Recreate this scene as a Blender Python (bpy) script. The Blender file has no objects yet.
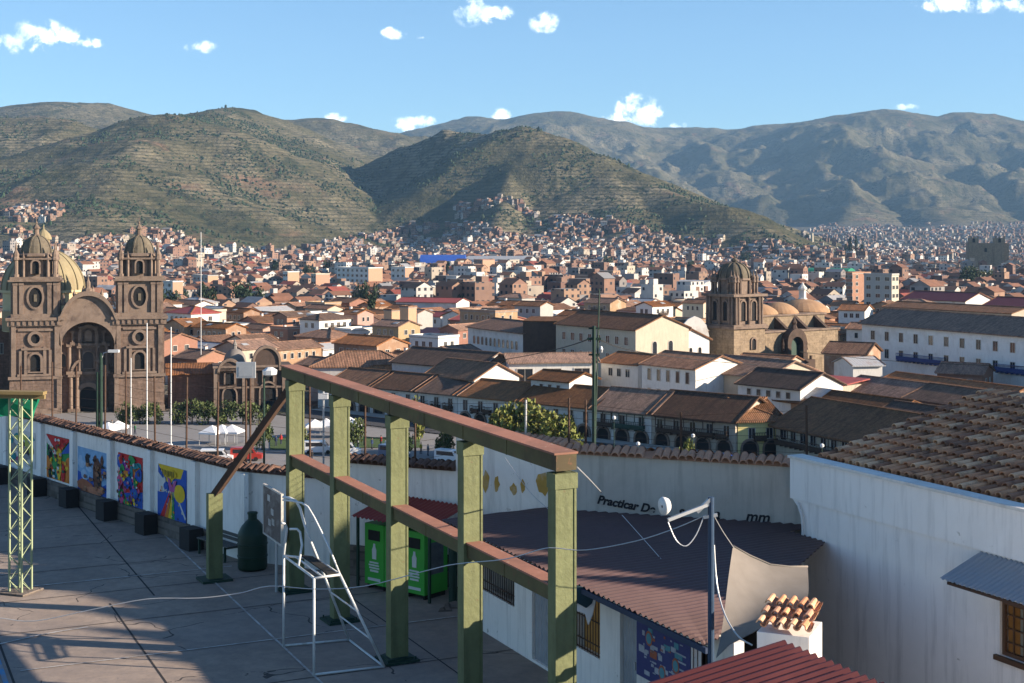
import bpy, math, random
import numpy as np
from mathutils import Vector, Matrix
random.seed(7)
rng = np.random.RandomState(11)
C = bpy.context.scene.collection
F = 1400.0
CAMZ = 9.0
HY = 240.0
R = math.radians
ZG = -25.0
SUN = Vector((0.985, -0.17, 0.33)).normalized()   # towards the sun

# ------------------------------------------------------------------ helpers
def XY(px, Y):
    return ((px - 512.0) / F * Y, Y)
def P(px, py, Y):
    return Vector(((px - 512.0) / F * Y, Y, CAMZ - (py - HY) * Y / F))
def GP(px, py, z=0.0):
    Y = (CAMZ - z) * F / (py - HY)
    return Vector(((px - 512.0) / F * Y, Y, z))
def on_line(px, p, d):
    t = (px - 512.0) / F
    k = (t * p[1] - p[0]) / (d[0] - t * d[1])
    return Vector((p[0] + d[0] * k, p[1] + d[1] * k, 0))
def zat(py, Y):
    return CAMZ - (py - HY) * Y / F

def tag(o, label=None, cat=None, group=None, kind=None):
    if label: o['label'] = label
    if cat: o['category'] = cat
    if group: o['group'] = group
    if kind: o['kind'] = kind
    return o
def empty(name, loc, rz=0.0, label=None, cat=None, group=None):
    o = bpy.data.objects.new(name, None); C.objects.link(o)
    o.location = loc; o.rotation_euler = (0, 0, rz)
    o.empty_display_size = 0.3
    return tag(o, label, cat, group)

class MB:
    def __init__(s):
        s.v = []; s.f = []; s.m = []; s.T = None
    def add(s, pts, faces, mi=0):
        n = len(s.v)
        if s.T is not None:
            pts = [s.T @ Vector(p) for p in pts]
        s.v.extend([tuple(p) for p in pts])
        for f in faces:
            s.f.append(tuple(i + n for i in f)); s.m.append(mi)
    def box(s, x0, y0, z0, x1, y1, z1, mi=0):
        s.add([(x0,y0,z0),(x1,y0,z0),(x1,y1,z0),(x0,y1,z0),(x0,y0,z1),(x1,y0,z1),(x1,y1,z1),(x0,y1,z1)],
              [(0,3,2,1),(4,5,6,7),(0,1,5,4),(1,2,6,5),(2,3,7,6),(3,0,4,7)], mi)
    def bar(s, a, b, w, h, mi=0, up=(0,0,1)):
        a = Vector(a); b = Vector(b); d = (b - a).normalized(); u = Vector(up)
        if abs(d.dot(u)) > 0.98: u = Vector((1, 0, 0))
        r = d.cross(u).normalized(); u = r.cross(d).normalized()
        p = []
        for q in (a, b):
            for (i, j) in ((-1,-1),(1,-1),(1,1),(-1,1)):
                p.append(q + r * (i * w / 2) + u * (j * h / 2))
        s.add(p, [(3,2,1,0),(4,5,6,7),(0,1,5,4),(1,2,6,5),(2,3,7,6),(3,0,4,7)], mi)
    def cyl(s, a, b, r0, r1=None, n=8, mi=0, cap=True):
        if r1 is None: r1 = r0
        a = Vector(a); b = Vector(b); d = (b - a).normalized(); u = Vector((0,0,1))
        if abs(d.z) > 0.95: u = Vector((1,0,0))
        r = d.cross(u).normalized(); u = r.cross(d).normalized()
        p = []
        for q, rr in ((a, r0), (b, r1)):
            for k in range(n):
                t = 2 * math.pi * k / n
                p.append(q + r * (rr * math.cos(t)) + u * (rr * math.sin(t)))
        fs = [(k, (k+1) % n, n + (k+1) % n, n + k) for k in range(n)]
        if cap: fs += [tuple(range(n-1, -1, -1)), tuple(range(n, 2*n))]
        s.add(p, fs, mi)
    def tube(s, pts, r, n=6, mi=0):
        pts = [Vector(p) for p in pts]; rings = []
        prev = None
        for i, q in enumerate(pts):
            d = (pts[min(i+1, len(pts)-1)] - pts[max(i-1, 0)]).normalized()
            u = Vector((0,0,1)) if prev is None else prev
            if abs(d.dot(u)) > 0.97: u = Vector((1,0,0)) if abs(d.x) < .9 else Vector((0,1,0))
            rr = d.cross(u).normalized(); uu = rr.cross(d).normalized(); prev = uu
            rings.append([q + rr * (r*math.cos(2*math.pi*k/n)) + uu * (r*math.sin(2*math.pi*k/n)) for k in range(n)])
        p = [x for ring in rings for x in ring]
        fs = []
        for i in range(len(pts)-1):
            for k in range(n):
                fs.append((i*n+k, i*n+(k+1) % n, (i+1)*n+(k+1) % n, (i+1)*n+k))
        fs += [tuple(range(n-1,-1,-1)), tuple((len(pts)-1)*n+k for k in range(n))]
        s.add(p, fs, mi)
    def lathe(s, prof, c=(0,0,0), n=16, mi=0, sx=1.0):
        p = []
        for (r, z) in prof:
            for k in range(n):
                t = 2*math.pi*(k+.5)/n
                p.append((c[0] + r*math.cos(t)*sx, c[1] + r*math.sin(t), c[2] + z))
        fs = []
        for i in range(len(prof)-1):
            for k in range(n):
                fs.append((i*n+k, i*n+(k+1) % n, (i+1)*n+(k+1) % n, (i+1)*n+k))
        fs += [tuple(range(n-1,-1,-1)), tuple((len(prof)-1)*n+k for k in range(n))]
        s.add(p, fs, mi)
    def prism(s, poly, y0, y1, mi=0):            # polygon in x,z (counter-clockwise seen from -y) pushed along y
        n = len(poly)
        p = [(x, y0, z) for x, z in poly] + [(x, y1, z) for x, z in poly]
        fs = [tuple(range(n)), tuple(range(2*n-1, n-1, -1))]
        fs += [(k, n+k, n+(k+1) % n, (k+1) % n) for k in range(n)]
        s.add(p, fs, mi)
    def ring(s, inner, outer, y0, y1, mi=0, close=True):   # band between two outlines of the same count
        n = len(inner)
        p = [(x, y0, z) for x, z in inner] + [(x, y0, z) for x, z in outer] + [(x, y1, z) for x, z in inner] + [(x, y1, z) for x, z in outer]
        fs = []
        for k in range(n if close else n-1):
            j = (k+1) % n
            fs += [(k, j, n+j, n+k), (n+k, n+j, 3*n+j, 3*n+k), (k, 2*n+k, 2*n+j, j)]
        s.add(p, fs, mi)
    def mesh(s, name, mats, smooth=False):
        me = bpy.data.meshes.new(name)
        me.from_pydata(s.v, [], s.f)
        for m in (mats if isinstance(mats, (list, tuple)) else [mats]): me.materials.append(m)
        if s.f: me.polygons.foreach_set('material_index', s.m)
        if smooth: me.polygons.foreach_set('use_smooth', [True]*len(s.f))
        me.update()
        return me
    def build(s, name, mats, parent=None, smooth=False, loc=None, rz=0.0):
        o = bpy.data.objects.new(name, s.mesh(name, mats, smooth)); C.objects.link(o)
        if parent is not None: o.parent = parent
        if loc is not None: o.location = loc
        o.rotation_euler = (0, 0, rz)
        return o
def inst(name, me, parent=None, loc=(0,0,0), rz=0.0, sc=None):
    o = bpy.data.objects.new(name, me); C.objects.link(o)
    if parent is not None: o.parent = parent
    o.location = loc; o.rotation_euler = (0, 0, rz)
    if sc is not None: o.scale = sc
    return o
def kids(o, table):
    return table.get(o, [])
def copy_tree(o, parent=None):
    c = o.copy(); C.objects.link(c)
    if parent is not None: c.parent = parent
    for ch in list(o.children): copy_tree(ch, c)
    return c
def arch_poly(w, h, n=8, z0=0.0, cx=0.0):        # opening outline, round head
    r = w/2
    p = [(cx-r, z0), (cx+r, z0)]
    for k in range(n+1):
        t = math.pi*k/n
        p.append((cx+r*math.cos(t), z0+h-r+r*math.sin(t)))
    return p

# ------------------------------------------------------------------ materials
class NT:
    def __init__(s, m):
        s.t = m.node_tree; s.n = s.t.nodes; s.l = s.t.links
    def __call__(s, typ, **kw):
        nd = s.n.new(typ)
        for k, v in kw.items():
            if k == 'inp':
                for kk, vv in v.items():
                    if isinstance(vv, bpy.types.NodeSocket): s.l.new(vv, nd.inputs[kk])
                    else: nd.inputs[kk].default_value = vv
            else: setattr(nd, k, v)
        return nd
    def math(s, op, a, b=0.0, c=None, clamp=False):
        nd = s.n.new('ShaderNodeMath'); nd.operation = op; nd.use_clamp = clamp
        for i, x in enumerate((a, b) if c is None else (a, b, c)):
            if isinstance(x, bpy.types.NodeSocket): s.l.new(x, nd.inputs[i])
            else: nd.inputs[i].default_value = x
        return nd.outputs[0]
    def mix(s, fac, a, b, blend='MIX'):
        nd = s.n.new('ShaderNodeMix'); nd.data_type = 'RGBA'; nd.blend_type = blend
        for sock, x in ((nd.inputs[0], fac), (nd.inputs[6], a), (nd.inputs[7], b)):
            if isinstance(x, bpy.types.NodeSocket): s.l.new(x, sock)
            elif isinstance(x, (int, float)): sock.default_value = x
            else: sock.default_value = (x[0], x[1], x[2], 1)
        return nd.outputs[2]
    def ramp(s, fac, stops, interp='LINEAR'):
        nd = s.n.new('ShaderNodeValToRGB'); cr = nd.color_ramp; cr.interpolation = interp
        while len(cr.elements) < len(stops): cr.elements.new(0.5)
        for e, (p, c) in zip(cr.elements, stops):
            e.position = p; e.color = (c[0], c[1], c[2], 1) if isinstance(c, (tuple, list)) else (c, c, c, 1)
        s.l.new(fac, nd.inputs[0]); return nd.outputs[0]
    def noise(s, vec, scale, detail=4, rough=0.55, dist=0.0):
        nd = s.n.new('ShaderNodeTexNoise'); nd.inputs['Scale'].default_value = scale
        nd.inputs['Detail'].default_value = detail; nd.inputs['Roughness'].default_value = rough
        nd.inputs['Distortion'].default_value = dist
        s.l.new(vec, nd.inputs['Vector']); return nd.outputs['Fac']
def newmat(name):
    m = bpy.data.materials.new(name); m.use_nodes = True
    nt = NT(m); b = nt.n['Principled BSDF']
    return m, nt, b
def c3(c, k=1.0): return (min(1, c[0]*k), min(1, c[1]*k), min(1, c[2]*k))

def M_basic(name, col, rough=0.8, var=0.18, scale=1.2, metal=0.0, stain=None, bump=0.0, streak=0.0, objvar=0.0, world=False, spec=0.3, chips=None):
    m, nt, b = newmat(name)
    tc = nt('ShaderNodeTexCoord'); geo = nt('ShaderNodeNewGeometry')
    vec = geo.outputs['Position'] if world else tc.outputs['Object']
    n1 = nt.noise(vec, scale, 6, 0.6); n2 = nt.noise(vec, scale*7, 4, 0.6)
    c = nt.mix(nt.math('MULTIPLY_ADD', n1, 1.6, -0.3, clamp=True), c3(col, 1-var), c3(col, 1+var))
    c = nt.mix(nt.math('MULTIPLY_ADD', n2, 2.0, -0.5, clamp=True), c, nt.mix(0.5, c, c3(col, 1-var*1.3)))
    if stain:
        n3 = nt.noise(vec, scale*0.45, 7, 0.65, 0.6)
        c = nt.mix(nt.ramp(n3, [(0.50, 0.0), (0.66, stain[1])]), c, stain[0])
    if chips:
        n5 = nt.noise(vec, chips[1], 8, 0.72, 0.3)
        c = nt.mix(nt.ramp(n5, [(chips[2], 0.0), (chips[2]+0.035, 0.9)]), c, chips[0])
    if streak:
        mp = nt('ShaderNodeMapping'); mp.inputs['Scale'].default_value = (2.4, 2.4, 0.22); nt.l.new(vec, mp.inputs['Vector'])
        n4 = nt.noise(mp.outputs[0], 2.2, 5, 0.62)
        c = nt.mix(nt.ramp(n4, [(0.50, 0.0), (0.72, streak)]), c, c3(col, 0.42))
    if objvar:
        oi = nt('ShaderNodeObjectInfo')
        hs = nt('ShaderNodeHueSaturation')
        nt.l.new(c, hs.inputs['Color'])
        nt.l.new(nt.math('MULTIPLY_ADD', oi.outputs['Random'], objvar*2, 1-objvar), hs.inputs['Value'])
        nt.l.new(nt.math('MULTIPLY_ADD', oi.outputs['Random'], 0.02, 0.49), hs.inputs['Hue'])
        c = hs.outputs[0]
    nt.l.new(c, b.inputs['Base Color'])
    b.inputs['Roughness'].default_value = rough; b.inputs['Metallic'].default_value = metal
    b.inputs['Specular IOR Level'].default_value = spec
    if bump:
        bp = nt('ShaderNodeBump'); bp.inputs['Strength'].default_value = bump; bp.inputs['Distance'].default_value = 0.05
        nt.l.new(n2, bp.inputs['Height']); nt.l.new(bp.outputs[0], b.inputs['Normal'])
    return m

def M_tile(name, col, dark, period=0.33):
    """old barrel tile roofs: ribs down the slope (object x), blotchy weathering, random per house"""
    m, nt, b = newmat(name)
    tc = nt('ShaderNodeTexCoord'); vec = tc.outputs['Object']
    oi = nt('ShaderNodeObjectInfo')
    off = nt('ShaderNodeVectorMath', operation='ADD'); nt.l.new(vec, off.inputs[0]); nt.l.new(oi.outputs['Location'], off.inputs[1])
    v = off.outputs[0]
    n1 = nt.noise(v, 0.28, 6, 0.65, 0.4); n2 = nt.noise(v, 1.7, 5, 0.7); n3 = nt.noise(v, 5.0, 3, 0.6)
    c = nt.mix(nt.math('MULTIPLY_ADD', n1, 2.6, -0.8, clamp=True), dark, col)
    c = nt.mix(nt.math('MULTIPLY_ADD', n2, 3.0, -1.1, clamp=True), c, nt.mix(0.75, c, c3(col, 1.7)))
    mps = nt('ShaderNodeMapping'); mps.inputs['Scale'].default_value = (1.0, 0.16, 0.16); nt.l.new(v, mps.inputs['Vector'])
    c = nt.mix(nt.ramp(nt.noise(mps.outputs[0], 1.3, 6, .7), [(.46, 0.0), (.62, .65)]), c, c3(dark, .75))
    c = nt.mix(nt.ramp(nt.noise(v, .8, 7, .75, .8), [(.56, 0.0), (.63, .6)]), c, (0.13, 0.115, 0.075))
    c = nt.mix(nt.math('MULTIPLY_ADD', n3, 3.0, -1.2, clamp=True), nt.mix(0.5, c, c3(dark, 0.55)), c)
    sx = nt('ShaderNodeSeparateXYZ'); nt.l.new(vec, sx.inputs[0])
    rib = nt.math('SINE', nt.math('MULTIPLY', sx.outputs['X'], 2*math.pi/period))
    rib = nt.math('MULTIPLY_ADD', rib, 0.5, 0.5)
    rowz = nt.math('FRACT', nt.math('MULTIPLY', sx.outputs['Z'], 5.5))
    c = nt.mix(nt.math('MULTIPLY', nt.math('SUBTRACT', 1.0, rib), 0.32), c, c3(dark, 0.4))
    c = nt.mix(nt.math('MULTIPLY', nt.math('GREATER_THAN', rowz, 0.82), 0.3), c, c3(dark, 0.4))
    hs = nt('ShaderNodeHueSaturation'); nt.l.new(c, hs.inputs['Color'])
    nt.l.new(nt.math('MULTIPLY_ADD', oi.outputs['Random'], 0.75, 0.75), hs.inputs['Value'])
    nt.l.new(nt.math('MULTIPLY_ADD', nt.math('FRACT', nt.math('MULTIPLY', oi.outputs['Random'], 7.3)), 0.5, 0.75), hs.inputs['Saturation'])
    nt.l.new(hs.outputs[0], b.inputs['Base Color'])
    b.inputs['Roughness'].default_value = 0.92; b.inputs['Specular IOR Level'].default_value = 0.15
    bp = nt('ShaderNodeBump'); bp.inputs['Strength'].default_value = 0.7; bp.inputs['Distance'].default_value = 0.09
    nt.l.new(nt.math('ADD', rib, nt.math('MULTIPLY', n3, 0.8)), bp.inputs['Height']); nt.l.new(bp.outputs[0], b.inputs['Normal'])
    return m

def M_stone(name, col, mortar, course=0.55, rough=0.9, var=0.3, streak=0.5):
    m, nt, b = newmat(name)
    tc = nt('ShaderNodeTexCoord'); vec = tc.outputs['Object']
    sx = nt('ShaderNodeSeparateXYZ'); nt.l.new(vec, sx.inputs[0])
    cb = nt('ShaderNodeCombineXYZ'); nt.l.new(nt.math('ADD', sx.outputs['X'], sx.outputs['Y']), cb.inputs[0]); nt.l.new(sx.outputs['Z'], cb.inputs[1])
    br = nt('ShaderNodeTexBrick'); nt.l.new(cb.outputs[0], br.inputs['Vector'])
    br.inputs['Scale'].default_value = 1.0; br.inputs['Mortar Size'].default_value = 0.03
    br.inputs['Brick Width'].default_value = course*2.0; br.inputs['Row Height'].default_value = course
    br.inputs['Color1'].default_value = (*c3(col, 1+var), 1); br.inputs['Color2'].default_value = (*c3(col, 1-var), 1); br.inputs['Mortar'].default_value = (*mortar, 1)
    n1 = nt.noise(vec, 0.35, 7, 0.65, 0.4); n2 = nt.noise(vec, 2.3, 5, 0.65)
    c = nt.mix(nt.math('MULTIPLY_ADD', n1, 2.4, -0.7, clamp=True), nt.mix(0.55, br.outputs[0], c3(col, 0.5)), br.outputs[0])
    c = nt.mix(nt.math('MULTIPLY_ADD', n2, 2.4, -0.9, clamp=True), c, c3(col, 1.25))
    if streak:
        mp = nt('ShaderNodeMapping'); mp.inputs['Scale'].default_value = (1.0, 1.0, 0.12); nt.l.new(vec, mp.inputs['Vector'])
        c = nt.mix(nt.ramp(nt.noise(mp.outputs[0], 1.1, 6, 0.65), [(0.48, 0.0), (0.7, streak)]), c, c3(col, 0.3))
    nt.l.new(c, b.inputs['Base Color']); b.inputs['Roughness'].default_value = rough; b.inputs['Specular IOR Level'].default_value = 0.2
    bp = nt('ShaderNodeBump'); bp.inputs['Strength'].default_value = 0.6; bp.inputs['Distance'].default_value = 0.12
    nt.l.new(n2, bp.inputs['Height']); nt.l.new(bp.outputs[0], b.inputs['Normal'])
    return m

def M_uvwin(name, col, glass=(0.03,0.035,0.045), pu=3.1, pv=2.9, ww=0.42, wh=0.45, var=0.25):
    """wall with a grid of window openings laid in metres on the wall itself (distant houses)"""
    m, nt, b = newmat(name)
    uv = nt('ShaderNodeUVMap'); sx = nt('ShaderNodeSeparateXYZ'); nt.l.new(uv.outputs[0], sx.inputs[0])
    u = nt.math('MULTIPLY', sx.outputs[0], 1/pu); v = nt.math('MULTIPLY', sx.outputs[1], 1/pv)
    fu = nt.math('FRACT', u); fv = nt.math('FRACT', v)
    wn = nt('ShaderNodeTexWhiteNoise', noise_dimensions='2D')
    cb = nt('ShaderNodeCombineXYZ'); nt.l.new(nt.math('FLOOR', u), cb.inputs[0]); nt.l.new(nt.math('FLOOR', v), cb.inputs[1]); nt.l.new(cb.outputs[0], wn.inputs['Vector'])
    inu = nt.math('LESS_THAN', nt.math('ABSOLUTE', nt.math('SUBTRACT', fu, 0.5)), ww/2)
    inv = nt.math('LESS_THAN', nt.math('ABSOLUTE', nt.math('SUBTRACT', fv, 0.5)), wh/2)
    ok = nt.math('MULTIPLY', nt.math('MULTIPLY', inu, inv), nt.math('LESS_THAN', wn.outputs[0], 0.72))
    geo = nt('ShaderNodeNewGeometry')
    hs = nt('ShaderNodeHueSaturation'); n1 = nt.noise(geo.outputs['Position'], 0.25, 5, 0.6)
    hs.inputs['Color'].default_value = (*col, 1)
    nt.l.new(nt.math('MULTIPLY_ADD', geo.outputs['Random Per Island'], var*2, 1-var), hs.inputs['Value'])
    nt.l.new(nt.math('MULTIPLY_ADD', geo.outputs['Random Per Island'], 0.03, 0.485), hs.inputs['Hue'])
    c = nt.mix(nt.math('MULTIPLY_ADD', n1, 1.6, -0.6, clamp=True), hs.outputs[0], c3(col, 0.6))
    c = nt.mix(ok, c, glass)
    nt.l.new(c, b.inputs['Base Color']); b.inputs['Roughness'].default_value = 0.85; b.inputs['Specular IOR Level'].default_value = 0.2
    return m

def M_corr(name, col, period=0.2, axis='X', rust=None, rough=0.5, metal=0.0, lo=0.55):
    m, nt, b = newmat(name)
    tc = nt('ShaderNodeTexCoord'); vec = tc.outputs['Object']
    sx = nt('ShaderNodeSeparateXYZ'); nt.l.new(vec, sx.inputs[0])
    rib = nt.math('MULTIPLY_ADD', nt.math('SINE', nt.math('MULTIPLY', sx.outputs[axis], 2*math.pi/period)), 0.5, 0.5)
    n1 = nt.noise(vec, 0.6, 6, 0.65, 0.5); n2 = nt.noise(vec, 4, 4, 0.6)
    c = nt.mix(nt.math('MULTIPLY_ADD', n1, 2, -0.5, clamp=True), c3(col, 0.7), c3(col, 1.25))
    c = nt.mix(nt.math('MULTIPLY_ADD', n2, 1.5, -0.5, clamp=True), c, c3(col, 0.75))
    if rust: c = nt.mix(nt.ramp(n1, [(0.5, 0.0), (0.68, 0.7)]), c, rust)
    nt.l.new(c, b.inputs['Base Color']); b.inputs['Roughness'].default_value = rough; b.inputs['Metallic'].default_value = metal
    b.inputs['Specular IOR Level'].default_value = 0.3
    bp = nt('ShaderNodeBump'); bp.inputs['Strength'].default_value = 0.8; bp.inputs['Distance'].default_value = 0.04
    nt.l.new(rib, bp.inputs['Height']); nt.l.new(bp.outputs[0], b.inputs['Normal'])
    return m

MAT = {}
MAT['white'] = M_basic('white_plaster', (0.66, 0.645, 0.61), 0.85, 0.10, 0.5, streak=0.4, objvar=0.08, stain=((.42,.37,.31), .6))
MAT['wallwhite'] = M_basic('bright_limewash', (.80, .78, .74), 0.85, 0.08, 0.5, streak=0.3, stain=((.55,.5,.44), .5))
MAT['cream'] = M_basic('cream_plaster', (0.47, 0.41, 0.32), 0.85, 0.12, 0.5, streak=0.4, objvar=0.08)
MAT['ochre'] = M_basic('ochre_plaster', (0.36, 0.26, 0.15), 0.85, 0.1, 0.7, streak=0.3, objvar=0.1)
MAT['yellow'] = M_basic('yellow_plaster', (0.70, 0.60, 0.26), 0.85, 0.06, 0.7, streak=0.25)
MAT['adobe'] = M_basic('adobe_wall', (0.33, 0.21, 0.13), 0.95, 0.2, 0.9, stain=((0.5,0.45,0.38), 0.5), objvar=0.12)
MAT['brick'] = M_basic('red_brick_wall', (0.31, 0.165, 0.115), 0.95, 0.2, 0.9, objvar=0.12)
MAT['grey'] = M_basic('grey_render', (0.36, 0.35, 0.33), 0.9, 0.12, 0.8, streak=0.3, objvar=0.1)
MAT['pink'] = M_basic('pink_plaster', (0.42, 0.27, 0.22), 0.9, 0.1, 0.8, objvar=0.1)
MAT['salmon'] = M_basic('salmon_plaster', (0.44, 0.27, 0.18), 0.9, 0.1, 0.8, objvar=0.06)
MAT['tile'] = M_tile('terracotta_tiles', (0.37, 0.185, 0.105), (0.15, 0.082, 0.052))
MAT['tile_brown'] = M_tile('old_brown_tiles', (0.27, 0.145, 0.085), (0.12, 0.07, 0.047))
MAT['tile_dark'] = M_tile('dark_lichen_tiles', (0.15, 0.085, 0.055), (0.075, 0.047, 0.034))
MAT['tile_red'] = M_corr('red_metal_roof', (0.33, 0.07, 0.055), 0.6, rough=0.6)
MAT['tile_maroon'] = M_corr('maroon_metal_roof', (0.13, 0.03, 0.035), 0.6, rough=0.6)
MAT['tin'] = M_corr('grey_tin_roof', (0.42, 0.43, 0.44), 0.6, rust=(0.22, 0.11, 0.06), rough=0.6)
MAT['blue_roof'] = M_corr('blue_arched_roof', (0.035, 0.10, 0.42), 1.2, rough=0.5)
MAT['green_roof'] = M_corr('green_metal_roof', (0.02, 0.22, 0.12), 0.8, rough=0.6)
MAT['flat'] = M_basic('concrete_flat_roof', (0.33, 0.31, 0.28), 0.95, 0.25, 0.4, objvar=0.2)
MAT['glass'] = M_basic('dark_window_glass', (0.022, 0.026, 0.033), 0.12, 0.3, 0.6, spec=0.6)
MAT['wood'] = M_basic('dark_balcony_wood', (0.055, 0.033, 0.022), 0.7, 0.2, 3)
MAT['bluewood'] = M_basic('blue_painted_wood', (0.03, 0.055, 0.19), 0.6, 0.15, 3)
MAT['greenwood'] = M_basic('dark_green_painted_wood', (0.02, 0.055, 0.04), 0.6, 0.15, 3)
MAT['frame'] = M_basic('pale_window_frame', (0.55, 0.52, 0.47), 0.7, 0.1, 3)
MAT['stone'] = M_stone('brown_andesite_ashlar', (0.175, 0.122, 0.094), (0.10, 0.065, 0.05))
MAT['stone_trim'] = M_basic('carved_andesite', (0.215, 0.158, 0.122), 0.92, 0.3, 0.9, stain=((0.08,0.055,0.045), 0.75), bump=0.8)
MAT['stone_dark'] = M_basic('weathered_dark_andesite', (0.088, 0.06, 0.047), 0.95, 0.3, 0.8, stain=((0.04,0.03,0.026), 0.7), bump=0.8)
MAT['stone_red'] = M_stone('reddish_stone_masonry', (0.21, 0.11, 0.075), (0.09, 0.05, 0.04), 0.5)
MAT['stone_tan'] = M_stone('tan_stone_masonry', (0.25, 0.19, 0.13), (0.17, 0.12, 0.08), 0.6)
MAT['dome_tan'] = M_basic('tan_brick_dome', (0.36, 0.22, 0.125), 0.9, 0.18, 0.5, stain=((0.25,0.14,0.08), 0.5), bump=0.3)
MAT['dome_yellow'] = M_basic('yellowed_stone_dome', (0.27, 0.225, 0.135), 0.9, 0.15, 0.5, stain=((0.2,0.15,0.09), 0.6), bump=0.3)
MAT['drum_yellow'] = M_basic('yellow_plaster_drum', (0.50, 0.41, 0.24), 0.9, 0.1, 0.5)
MAT['lead'] = M_basic('ribbed_stone_cupola', (0.15, 0.125, 0.09), 0.9, 0.3, 0.8, stain=((0.05,0.04,0.033), 0.7), bump=0.6)
MAT['greydome'] = M_basic('grey_plaster_cupola', (0.20, 0.18, 0.165), 0.8, 0.15, 0.6)
MAT['void'] = M_basic('dark_opening', (0.012, 0.012, 0.013), 0.9, 0.2, 1)  # near-black colour stands in for the shade inside openings
MAT['asphalt'] = M_basic('asphalt', (0.055, 0.055, 0.06), 0.95, 0.15, 0.5, world=True)
MAT['paving'] = M_basic('plaza_paving', (0.23, 0.22, 0.215), 0.9, 0.2, 0.15, world=True)
MAT['canvas'] = M_basic('white_canvas', (0.78, 0.78, 0.78), 0.8, 0.05, 1)
MAT['bluecanvas'] = M_basic('blue_canvas', (0.03, 0.09, 0.42), 0.7, 0.1, 1)
MAT['whitepaint'] = M_basic('white_paint_metal', (0.60, 0.61, 0.61), 0.45, 0.05, 3, spec=0.5)
MAT['chair_paint'] = M_basic('chipped_white_paint', (0.62, 0.64, 0.64), 0.4, 0.06, 3, stain=((0.25,0.23,0.2), 0.6), spec=0.5)
MAT['rusty'] = M_basic('rusty_steel', (0.085, 0.05, 0.035), 0.85, 0.3, 6)
MAT['poledark'] = M_basic('dark_green_pole_paint', (0.018, 0.045, 0.032), 0.6, 0.2, 3)
MAT['galv'] = M_basic('galvanised_steel', (0.45, 0.46, 0.47), 0.45, 0.12, 4, metal=0.4)
MAT['rubber'] = M_basic('black_rubber', (0.02, 0.02, 0.02), 0.85, 0.2, 5)

# ------------------------------------------------------------------ terrain
_perm = rng.permutation(4096)
def _h(ix, iy, s):
    return _perm[(_perm[(ix + s*57) & 4095] + iy) & 4095] / 4095.0
def vnoise(x, y, s=0):
    ix = np.floor(x).astype(np.int64); iy = np.floor(y).astype(np.int64)
    fx = x-ix; fy = y-iy; fx = fx*fx*(3-2*fx); fy = fy*fy*(3-2*fy)
    a = _h(ix, iy, s); b = _h(ix+1, iy, s); c = _h(ix, iy+1, s); d = _h(ix+1, iy+1, s)
    return a*(1-fx)*(1-fy)+b*fx*(1-fy)+c*(1-fx)*fy+d*fx*fy
def fbm(x, y, o=5, s=0, ridged=False):
    t = 0; a = 0.5; tot = 0
    for k in range(o):
        n = vnoise(x, y, s+k)
        if ridged: n = 1-np.abs(2*n-1); n = n*n
        t = t+a*n; tot += a; a *= 0.5; x = x*2.03+11.3; y = y*2.03+4.7
    return t/tot
def ss(a, b, x):
    t = np.clip((x-a)/(b-a), 0, 1); return t*t*(3-2*t)

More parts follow.
